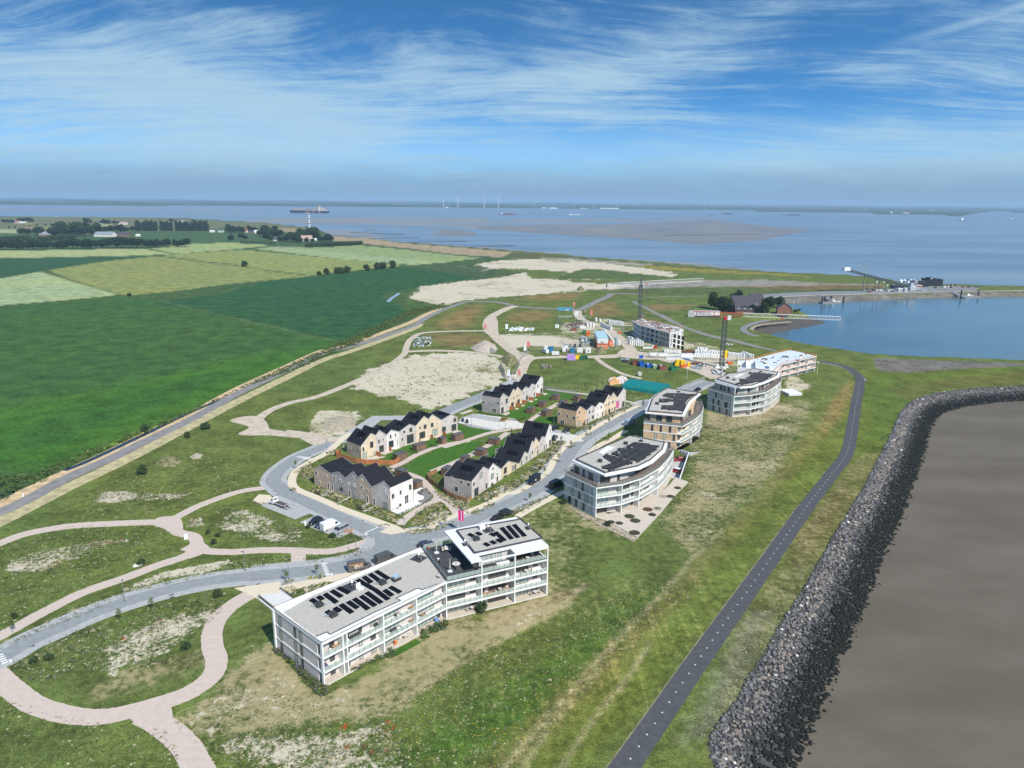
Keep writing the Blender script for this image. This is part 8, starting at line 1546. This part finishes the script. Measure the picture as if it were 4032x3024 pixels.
# site fences
def mesh_fence(spec,label):fence(gs(spec),1.9,mat('mesh_fence',(.42,.44,.44),.5,0,alpha=.25),label,'mesh_fence',3.4,SILV,.03,'mesh site fences')
mesh_fence('H 1145,1200 1190,1130 1250,1010 1290,970','mesh fence climbing beside the village road');mesh_fence('8 460,480 740,480','closed white barrier across the site entrance');mesh_fence('H 1300,975 1330,940','short steel gate by the red flag');mesh_fence('8 0,480 360,470','mesh fence left of the site entrance');mesh_fence('H 1630,570 1720,660','mesh fence round the scrap heap')
mesh_fence('G 1150,350 1480,400','thin fence beside the pale footpath');mesh_fence('E 650,640 760,590 900,540','fence at the end of the village street')
cabin('E',1830,690,(7,9,1.0),.2,BLOCK,'low white slab roof of the garage entrance beside the curved grey block','garage_roof','roof')
for k_,x_,y_,w_ in (('E',702,540,'white floodlight pole on the green field'),('E',2120,480,'floodlight mast on the grass right of the unfinished white building'),('J',1440,640,'white flagpole by the small brick house'),('I',290,500,'small white post by the track fork')):
    p_=g(k_,x_,y_);r=empty('floodlight_pole',p_,0,w_,'pole');h_=9 if 'flagpole' in w_ else (1.2 if 'small' in w_ else 6.5);b=MB();b.cyl((0,0,0),(0,0,h_),.08,.05,6);b.obj('pole',PW,r);b=MB();b.box((0,0,h_),(.9,.4,.5));b.obj('floodlight',PW,r)
# ------------------------------------------------------------ houses by the harbour and farms
def house(k,x,y,L,D,he,hr,rz,wm,rm,label,name='farmhouse',dormers=0,wins=3,z=0):
    p=g(k,x,y,z);r=empty(name,p,rz,label,'house');b=MB();b.extr([(-D/2,0),(D/2,0),(D/2,he),(0,hr),(-D/2,he)],(-L/2,0,0),Vector((1,0,0)),Vector((0,1,0)),Vector((0,0,1)),L);b.obj('wall',wm,r)
    b=MB();sl=(hr-he)/(D/2)
    for s_ in (-1,1):b.extr([(s_*(D/2+.5),he-.5*sl),(0,hr),(0,hr+.3),(s_*(D/2+.5),he-.5*sl+.3)],(-L/2-.4,0,0),Vector((1,0,0)),Vector((0,1,0)),Vector((0,0,1)),L+.8)
    rf=b.obj('roof',rm,r);b=MB();b.box((L*.3,.6,hr-.8),(.8,.8,1.8));b.obj('chimney',wm,rf)
    for i in range(wins):put_win(r,Vector((-L/2,-D/2,0)),Vector((1,0,0)),Vector((0,-1,0)),L*(i+.5)/wins-.6,1.2,.9,min(1.3,he-1.2),1,PW if False else FRAMEW)
    for i in range(2):put_win(r,Vector((-L/2,D/2,0)),Vector((0,-1,0)),Vector((-1,0,0)),D*(i+.5)/2-.5,1.0,.9,1.3,1,FRAMEW)
    for i in range(dormers):
        xx=-L/2+L*(i+.5)/dormers;b=MB();b.box((xx,-D/2+1.6,he+.2),(1.5,2.2,1.5));d_=b.obj('dormer',rm,r);b=MB();b.box((xx,-D/2+.48,he+.6),(1.1,.06,.9));b.obj('dormer_window',PW,d_)
    return r
ROOFS=mat('slate_grey_roof',(.070,.065,.080),.8,.15,.8,.2);ROOFR=mat('red_tile_roof',(.34,.12,.075),.85,.2,.6);ROOFG=mat('grey_barn_roof',(.22,.26,.29),.7,.15,.4)
house('J',915,600,24,11,4.2,11.5,-.12,B_RED,ROOFS,'big dark slate roofed house with several dormers among trees by the harbour','harbour_house',4,5);house('J',905,640,15,9,3.0,8.0,-.12,B_RED,ROOFS,'lower slate roofed front wing behind the hedge trees by the harbour','harbour_house',3,3);house('J',1030,545,12,9,5.2,9.5,-.12,B_RED,ROOFS,'red brick wing with white framed doors right of the slate roof','harbour_house',2,3)
house('J',1340,655,9.0,11,5.6,9.6,1.35,B_RED,ROOFS,'small red brick house with a steep dark roof at the water','harbour_house',0,3)
p_=g('J',485,690);r=empty('site_barrack',p_,.02,'long flat roofed barrack with white window panels behind the crane jib','barrack');b=MB();b.box((0,2,0),(24,5,4.6));b.obj('wall',mat('barrack_dark',(.07,.05,.06),.7),r);b=MB();b.box((0,2,4.602),(24.6,5.6,.3));[b.box((q,2,4.9),(.9,.9,.8)) for q in (-8,5)];b.obj('roof',CONC,r)
for i_ in range(5):b=MB();b.box((-9.6+i_*4.8,-.54,1.4),(4.2,.08,2.8));b.obj('white_panel',PW,r)
for a_ in (('L',415,330,30,16,4,10,.2,B_RED,ROOFG,'farm barn with a grey roof and red gable among the left trees'),('L',265,285,26,14,4,9,0,B_RED,mat('brown_roof',(.20,.14,.11),.9),'brown roofed barn behind the left trees'),('L',920,335,44,20,5,11,-.1,B_WHITE,ROOFG,'large grey roofed farm hall in the middle of the polder'),('L',1085,332,26,14,4,9,.1,B_RED,ROOFS,'red farmhouse right of the large grey hall'),('L',1205,334,9,7,3,5,0,WHITE,WHITE,'tiny white shed right of the farmyards'),('L',1072,230,28,12,4,8,0,WHITE,mat('pink_roof',(.42,.26,.22),.9),'white farm with a pinkish roof near the marsh'),
           ('L',1600,214,16,10,4,8,0,WHITE,ROOFG,'lonely small white house at the marsh edge'),('L',148,218,20,10,3,8,0,WHITE,ROOFR,'red roofed house between two distant tree clumps on the left'),('L',200,218,20,10,3,5,0,WHITE,WHITE,'low white barn right of the red roofed house'),('L',1100,278,10,8,4,7,0,WHITE,ROOFG,'white gable peeping out behind the farm trees'),('L',1185,276,14,8,4,8,0,B_RED,ROOFR,'red roof at the left end of the poplar row'),('L',1850,298,12,8,3,5,0,WHITE,WHITE,'white shed right of the poplar row'),('L',1925,297,14,8,3,5,0,WHITE,ROOFG,'pale shed second to the right of the poplar row'),('L',860,226,22,10,3,6,0,WHITE,ROOFG,'pale barn among small trees near the marsh'),
           ('M',155,300,12,9,5,10,0,WHITE,ROOFR,'white house with a red roof at the left of the grove'),('M',240,307,10,8,3,8,.8,WHITE,WHITE,'white steep gabled house in the grove'),('M',208,305,16,8,3,7,0,B_RED,ROOFS,'dark roofed house between two white ones in the grove'),('M',400,372,8,7,3,7,.8,WHITE,ROOFS,'white gable between the trees of the grove'),('M',680,374,24,16,4,12,.3,B_PINK,mat('pinkish_roof',(.36,.27,.24),.9),'large farmhouse with a pinkish grey roof at the grove end'),('M',757,372,5,4,3,5,0,WHITE,WHITE,'tiny white hut right of the large farmhouse')):house(*a_)
b=MB();p_=g('M',705,257);r=empty('striped_tower',p_,0,'tall slim tower with white and dark bands at the estuary shore','lighthouse')
for i_ in range(12):z0=i_*3.6;b=MB();b.cyl((0,0,z0),(0,0,z0+3.58),3.6-.09*i_,3.55-.09*i_,14);b.obj('tower_band',PW if i_ % 2==0 else DARKM if i_ % 4==3 else mat('band_grey',(.30,.30,.32),.6),r)
b=MB();b.cyl((0,0,43.2),(0,0,46),2.2,1.6,12);b.obj('lantern',PW,r)
# ------------------------------------------------------------ harbour mole
BLK=mat('black_cladding',(.020,.022,.028),.6,.1,1)
def kb(k,x0,y0,x1,y1,dep,m,label,name,cat,parts=(),z=0):
    """box standing on the ground between two picture columns"""
    a,c=g(k,x0,y1,z),g(k,x1,y1,z);w=(a-Vector((0,0,H))).dot(Vector((0,cp,-sp)));hh=(y1-y0)*CR[k][2]*w/F/cp;L=(c-a).length;mid=(a+c)/2;rz=math.atan2((c-a).y,(c-a).x);r=empty(name,(mid.x,mid.y,z),rz,label,cat)
    b=MB();b.box((0,dep/2,0),(L,dep,hh));b.obj('wall',m,r);b=MB();b.box((0,dep/2,hh+.002),(L+.4,dep+.4,.25));b.obj('roof',parts[0] if parts else m,r);n=max(1,int(L/5));
    for i in range(n):b=MB();b.box((-L/2+L*(i+.5)/n,-.04,hh*.35),(L/n*.5,.08,hh*.35));b.obj('window',CGL,r)
    return r,L,hh
kb('K',1205,270,1358,335,14,BLK,'large black clad building at the head of the mole','harbour_pavilion','building');kb('K',1075,290,1208,345,10,BLK,'lower black building left of the large one','harbour_pavilion','building',(mat('dark_flat_roof',(.05,.05,.06),.8),));kb('p',1400,255,1450,300,6,BLK,'black roof box with a white sign on the mole','roof_box','box',z=0) if False else None
rr_,L_,h_=kb('K',1205,253,1250,330,6,BLK,'black tower box carrying a white square sign','sign_tower','tower');b=MB();b.box((L_*.1,-.12,h_-3.2),(L_*.42,.1,2.8));b.obj('white_sign',PW,rr_)
kb('K',845,335,960,362,7,mat('shed_navy',(.04,.05,.09),.6),'dark blue sheds under the conveyor foot','quay_shed','shed');kb('K',900,365,945,392,5,BLOCK,'white hut at the conveyor foot, left','quay_shed','shed');kb('K',965,362,990,395,4,BLOCK,'white rounded tank hut at the conveyor foot','quay_shed','shed');kb('K',790,380,850,392,3,BLOCK,'low white barrier left of the navy car','quay_barrier','barrier');kb('K',665,375,728,388,2,BLOCK,'low white barrier at the end of the parked cars','quay_barrier','barrier');kb('K',1085,330,1145,350,6,mat('stall_red',(.42,.16,.10),.7),'reddish stall with a white awning before the black building','harbour_stall','stall',(PW,))
for i_,(x_,y_,w_) in enumerate(((672,300,'leftmost'),(746,300,'upper middle'),(781,338,'lowest'),(858,335,'rightmost'))):kb('K',x_-8,y_-15,x_+8,y_,1,PW,w_+' white notice board on the mole slope','notice_board','board')
for i_ in range(14):
    x_,y_=930+(i_ % 7)*32+random.uniform(-6,6),283+(i_//7)*16;p_=g('K',x_,y_);b=MB();b.box((p_.x,p_.y,0),(4.5,2.2,1.2),.2*i_,top=.7);b.box((p_.x,p_.y,1.2),(2,1.5,1.0),.2*i_,top=.7);tag(b.obj('stored_boat',[PW,BLOCK,mat('hull_blue',(.03,.06,.16),.5)][i_ % 3]),'small boat laid up ashore left of the black buildings','boat','boats laid up on the mole')
for i_ in range(9):p_=g('K',1380+(i_ % 9)*13,352-(i_ % 3)*8);b=MB();b.box((p_.x,p_.y,0),(2.4,1.6,1.5+.5*(i_ % 2)),.3*i_,top=.8);b.box((p_.x+.5,p_.y,1.5),(.2,.2,2.0),0);tag(b.obj('harbour_gear',[BLOCK,RUST,DARKM][i_ % 3]),'piece of harbour gear piled right of the black building','gear','harbour gear right of the black building')
# loading conveyor
A_,B_=g('K',1020,372),g('K',352,300);zt=24.0
top_=g('K',352,165,zt);r=empty('loading_conveyor',up(A_,0),0,'long dark loading conveyor rising on trestles from the quay towards the estuary','conveyor');r.matrix_world=Matrix.Translation(up(A_,0));b=MB();lattice(b,up(A_,2.5),up(top_,zt),2.2,2.2,4.5,.35);b.bar(up(A_,2.5),up(top_,zt),1.6,.6);b.obj('conveyor_gallery',mat('conveyor_steel',(.07,.08,.10),.6),r)
b=MB();b.box((top_.x,top_.y,zt-1),(7,4,3.5),.2);b.obj('head_house',BLOCK,r)
for q_ in (.30,.48,.65,.78):
    m_=up(A_,2.5)*(q_)+up(top_,zt)*(1-q_)
    for s_ in (-1,1):b=MB();b.bar(m_+Vector((s_*1.5,0,0)),Vector((m_.x+s_*2.5,m_.y,0)),.5);b.obj('trestle_leg',MATS['conveyor_steel'],r)
m_=up(A_,2.5)*.24+up(top_,zt)*.76;b=MB();b.bar(m_+Vector((-3,0,0)),m_+Vector((0,0,9)),.5);b.bar(m_+Vector((3,0,0)),m_+Vector((0,0,9)),.5);b.bar(m_+Vector((0,0,9)),up(A_,2.5)*.4+up(top_,zt)*.6,.3);b.obj('pylon',SILV,r)
b=MB();p_=g('K',1050,378);b.box((p_.x,p_.y,0),(14,6,3),.3);b.box((p_.x-2,p_.y,3),(8,5,5),.3,top=.6);b.cyl((p_.x+1,p_.y,7),(p_.x+1,p_.y,11),2.2,2.4,12);b.bar((p_.x-5,p_.y,2),(p_.x+12,p_.y-4,.6),1.6);b.obj('hopper',mat('hopper_grey',(.33,.36,.40),.6,.2,.5),r);rebase(r)
# jetties
def jetty(k,a,c,pont,piles,label):
    A,C_=g(k,*a,0),g(k,*c,WZ+1.2);r=empty('landing_jetty',A,0,label,'jetty');r.matrix_world=Matrix.Translation(A);b=MB();lattice(b,A+Vector((0,0,1.2)),C_+Vector((0,0,1.2)),2.2,1.6,2.2,.2);b.bar(A+Vector((0,0,.5)),C_+Vector((0,0,.5)),2.0,.15);b.obj('gangway',mat('gangway_grey',(.40,.42,.43),.5),r)
    p,q=g(k,pont[0],pont[1],WZ),g(k,pont[2],pont[3],WZ);b=MB();b.bar(up(p,WZ+.5),up(q,WZ+.5),5,1.3);b.obj('pontoon',mat('pontoon_grey',(.22,.22,.22),.7),r)
    for x_,y0,y1 in piles:p=g(k,x_,y1,WZ);w=p.y;hh=(y1-y0)*CR[k][2]*w/F;b=MB();b.cyl((p.x,p.y,WZ-2),(p.x,p.y,WZ+hh),.75,n=10);b.obj('mooring_pile',mat('pile_black',(.03,.03,.035),.7),r)
    rebase(r)
jetty('K',(5,425),(215,500),(75,517,278,512),((97,445,520),(124,442,510),(190,440,505),(320,445,510)),'landing stage with dark piles at the left of the harbour mole');jetty('K',(1395,385),(1580,455),(1570,458,1742,452),((1548,378,462),(1731,385,450)),'landing stage with a white boat at the right of the mole')
def boat(k,x,y,L,W_,hull,label,cat='boat',sup=(.3,.2,4),load=None,rz=0,name='boat'):
    p=g(k,x,y,WZ);r=empty(name,p,rz,label,cat);b=MB();h=max(1.2,L*.045)
    i0=len(b.v);pr=[(-L/2,-W_/2*.8),(-L/2+L*.04,-W_/2),(L*.38,-W_/2),(L/2,0),(L*.38,W_/2),(-L/2+L*.04,W_/2),(-L/2,W_/2*.8)]
    b.v+=[(x_*.97,y_*.8,-.5) for x_,y_ in pr]+[(x_,y_,h*(1.15 if x_>L*.4 else 1)) for x_,y_ in pr];n=7
    for i in range(n):j=(i+1) % n;b.f.append((i,j,n+j,n+i));b.m.append(0)
    b.f.append(tuple(range(n))[::-1]);b.f.append(tuple(range(n,2*n)));b.m+=[0,0];b.obj('hull',hull,r)
    b=MB();b.box((-L/2+L*sup[0]/2+L*.05,0,h),(L*sup[1],W_*.7,sup[2]));b.box((-L/2+L*sup[0]/2+L*.05,0,h+sup[2]),(L*sup[1]*.6,W_*.55,sup[2]*.6));b.obj('wheelhouse',PW,r)
    if load:b=MB();b.box((L*.08,0,h),(L*.6,W_*.75,load[1]),top=.9);b.obj('cargo',load[0],r)
    return r
for a_ in (('U',102,110,110,12,mat('hull_maroon',(.16,.08,.10),.7),'inland barge with a reddish cargo below the wind turbines','barge',(.2,.1,5),(RUST,5)),('U',375,111,85,11,BLOCK,'low white barge right of the reddish one','barge',(.2,.1,3),None),('U',998,107,110,12,DARKM,'long dark barge in the middle of the estuary','barge',(.2,.1,4),(DARKM,2)),('U',1262,112,135,12,DARKM,'longer dark barge right of the middle one','barge',(.2,.08,4),(DARKM,2)),('U',1958,133,45,10,DARKM,'small tug with a white superstructure on the right','tug',(.9,.35,9),None),('U',935,111,60,9,DARKM,'small dark boat left of the long barge','boat',(.3,.15,3),None),('U',2172,130,50,9,DARKM,'dark boat at the right end of the estuary','boat',(.3,.2,4),None)):
    boat(*a_[:7],cat=a_[7],sup=a_[8],load=a_[9],rz=.02,name=a_[7])
boat('K',1640,446,9,3,PW,'white boat moored at the right landing stage',sup=(.6,.3,1.2));boat('K',230,508,12,3.5,BLOCK,'pale boat moored at the left landing stage',sup=(.6,.25,1.5))
# container ship
p_=g('M',703,131,WZ);Ls=268;cs=empty('container_ship',p_,math.pi-.02,'huge dark container ship with white hull letters and a tall cream bridge','container ship');b=MB();pr=[(-Ls/2,-17),(-Ls/2+8,-20),(Ls*.40,-20),(Ls/2,0),(Ls*.40,20),(-Ls/2+8,20),(-Ls/2,17)];n=7
b.v=[(x_*.95,y_*.8,-2) for x_,y_ in pr]+[(x_,y_,15 if x_<Ls*.35 else 19) for x_,y_ in pr];b.f=[(i,(i+1) % n,n+(i+1) % n,n+i) for i in range(n)]+[tuple(range(n))[::-1],tuple(range(n,2*n))];b.m=[0]*9;b.obj('hull',mat('ship_hull',(.025,.03,.06),.6),cs)
b=MB();b.box((-Ls*.27,0,15),(14,34,22));b.box((-Ls*.27,0,37),(9,38,5));b.box((-Ls*.27,0,42),(3,3,9));b.obj('bridge',mat('ship_cream',(.62,.52,.38),.7),cs);b=MB();b.box((-Ls*.36,0,15),(9,12,20));b.obj('funnel',mat('ship_cream',(.62,.52,.38),.7),cs)
CCs=[mat('box_red',(.33,.08,.07),.7),mat('box_orange',(.50,.25,.10),.7),mat('box_pink',(.45,.25,.24),.7),mat('box_navy',(.06,.10,.22),.7),mat('box_cream',(.55,.48,.40),.7)]
for i_ in range(14):
    x_=-Ls*.45+i_*Ls*.066
    if abs(x_+Ls*.27)<12 or abs(x_+Ls*.36)<8:continue
    b=MB();q_=random.Random(i_);
    for j_ in range(6):
        for l_ in range(q_.choice([1,2,3,3,4])):b.box((x_,-15+j_*6,15+l_*2.9),(15.5,5.8,2.85),0,q_.randrange(5))
    b.obj('container_stack',CCs,cs)
for i_,ch_ in enumerate('MSC'):
    xw=p_.x+((-12,34,74)[i_])*1.0;c_=cs;o=txt(ch_,15,cs,Matrix(((-1,0,0,(12,-34,-74)[i_]),(0,0,1,20.3),(0,1,0,7.5),(0,0,0,1))),PW,.3)
# wind turbines
def turbine(k,x,yb,yt,label,grp):
    p=g(k,x,yb,0);w=(p-Vector((0,0,H))).dot(Vector((0,cp,-sp)));hh=(yb-yt)*CR[k][2]*w/F/cp;r=empty('wind_turbine',p,random.uniform(-.4,.4),label,'wind turbine',grp);b=MB();b.cyl((0,0,0),(0,0,hh),hh*.028,hh*.016,8);b.obj('tower',PW,r);b=MB();b.box((0,1,hh-2),(4,9,4));b.obj('nacelle',PW,r);a0_=random.uniform(0,2)
    for i in range(3):a_=a0_+i*2.094;b=MB();b.cyl((0,-5,hh),(math.cos(a_)*hh*.48,-5,hh+math.sin(a_)*hh*.48),hh*.012,hh*.004,6);b.obj('blade',PW,r)
for x_,y0,y1,w_ in ((1746.6,816,784,'first large white wind turbine from the left'),(1803,817,780,'second large white wind turbine from the left'),(1906.5,819,780,'third large white wind turbine'),(1962,820,782,'fourth large white wind turbine from the left')):turbine('x',x_,y0,y1,w_,'large wind turbines on the far shore')
for x_,y0,y1 in ((2101,819,804),(2178,820,806),(2257,820,806),(2333,820,806),(2337,820,807),(2428,821,804),(2432,822,806),(2494,821,806),(2582,822,803),(2684,824,810),(2883,820,803),(2773,825,804),(3098,828,811),(3301,822,807),(3413,822,810),(3567,822,809),(3268,839,829)):turbine('x',x_,y0,y1,'small distant wind turbine on the far shore','small wind turbines on the far shore')
# far shore: belts of trees and pale buildings
R_=np.random.default_rng(12);FARG=mat('far_trees',(.045,.075,.035),.95,.3,.01,.05)
def ridge(y0,y1,dist_px,hgt_,name='far_woodland'):
    V,Fc=[],[];xs=np.arange(-1400,5600,7.0);n=len(xs)
    for i,x in enumerate(xs):
        p=g('x',x,y0+(y1-y0)*(x/4032.));h_=hgt_*(.55+.45*math.sin(x*.013+dist_px)+.4*R_.random());h_=max(h_,3) ;V+=[(p.x,p.y,-1),(p.x,p.y,h_),(p.x*1.01,p.y*1.01+60,h_*.9),(p.x*1.01,p.y*1.01+60,-1)]
    for i in range(n-1):
        for j in range(4):k=(j+1) % 4;Fc.append((4*i+j,4*i+4+j,4*i+4+k,4*i+k))
    me=bpy.data.meshes.new(name);me.from_pydata(V,[],Fc);me.materials.append(FARG);o=link(name,me);o['kind']='stuff'
for a_ in ((803.5,829,1,16),(799,825,2,20),(795,821,3,22),(791,818,4,26),(787,815,5,30),(783.5,812.5,6,36)):ridge(*a_)
for x_,y_,s_,w_ in ((1760,818,22,'white building at the foot of the first large turbine'),(2144,820,40,'bright white building below a small turbine'),(2180,821,70,'long low white greenhouse on the far shore'),(2300,822,60,'pale low roofs right of the long greenhouse'),(2400,822,160,'very long white greenhouse on the far shore'),(2535,818,25,'small white roof above the long greenhouse'),(3405,826,30,'cream building in front of the dark wood on the right shore'),(3509,838,14,'small white hut at the right shore'),(3567,841,40,'cream house on the right shore'),(3670,830,40,'pale roof above the right shore'),(3980,812,35,'white tank on the horizon at the right'),(400,805,30,'pale strip of roofs on the left far shore'),(240,800,60,'faint pale field roof on the left far shore')):
    p_=g('x',x_,y_);b=MB();b.box((p_.x,p_.y,0),(s_*1.6,20,7),0);b.box((p_.x,p_.y,7),(s_*1.5,14,3),0,top=.7);tag(b.obj('far_building',PW if 'white' in w_ else CREAM),w_,'building')
# ------------------------------------------------------------ labels for repeats in rows: place counted from the left
ORD='first second third fourth fifth sixth seventh eighth ninth tenth eleventh twelfth thirteenth fourteenth fifteenth sixteenth seventeenth eighteenth nineteenth twentieth'.split()
def ordw(i):
    if i<20:return ORD[i]
    t_,u_=divmod(i+1,10);T_n={2:'twenty',3:'thirty',4:'forty',5:'fifty',6:'sixty',7:'seventy'}[t_]
    return {2:'twentieth',3:'thirtieth',4:'fortieth',5:'fiftieth',6:'sixtieth',7:'seventieth'}[t_] if u_==0 else T_n+' '+ORD[u_-1]
grp={}
for o_ in COL.objects:
    if o_.get('group') and o_.get('label') and o_.parent is None:grp.setdefault((o_['group'],o_['label']),[]).append(o_)
for (_,lab),os_ in grp.items():
    if len(os_)>1:
        L0=sorted(os_,key=lambda o:((o.location.x,o.location.y) if o.location.length>1 else (lambda v:(v.x,v.y))(sum((Vector(c) for c in o.bound_box),Vector())/8)) and ((lambda v:v.x/max(v.y,1))(o.location if o.location.length>1 else sum((Vector(c) for c in o.bound_box),Vector())/8)))
        for i_,o_ in enumerate(L0):
            o_['label']=('leftmost ' if i_==0 else ordw(i_)+' from the left, ')+' '.join(lab.split()[:11])
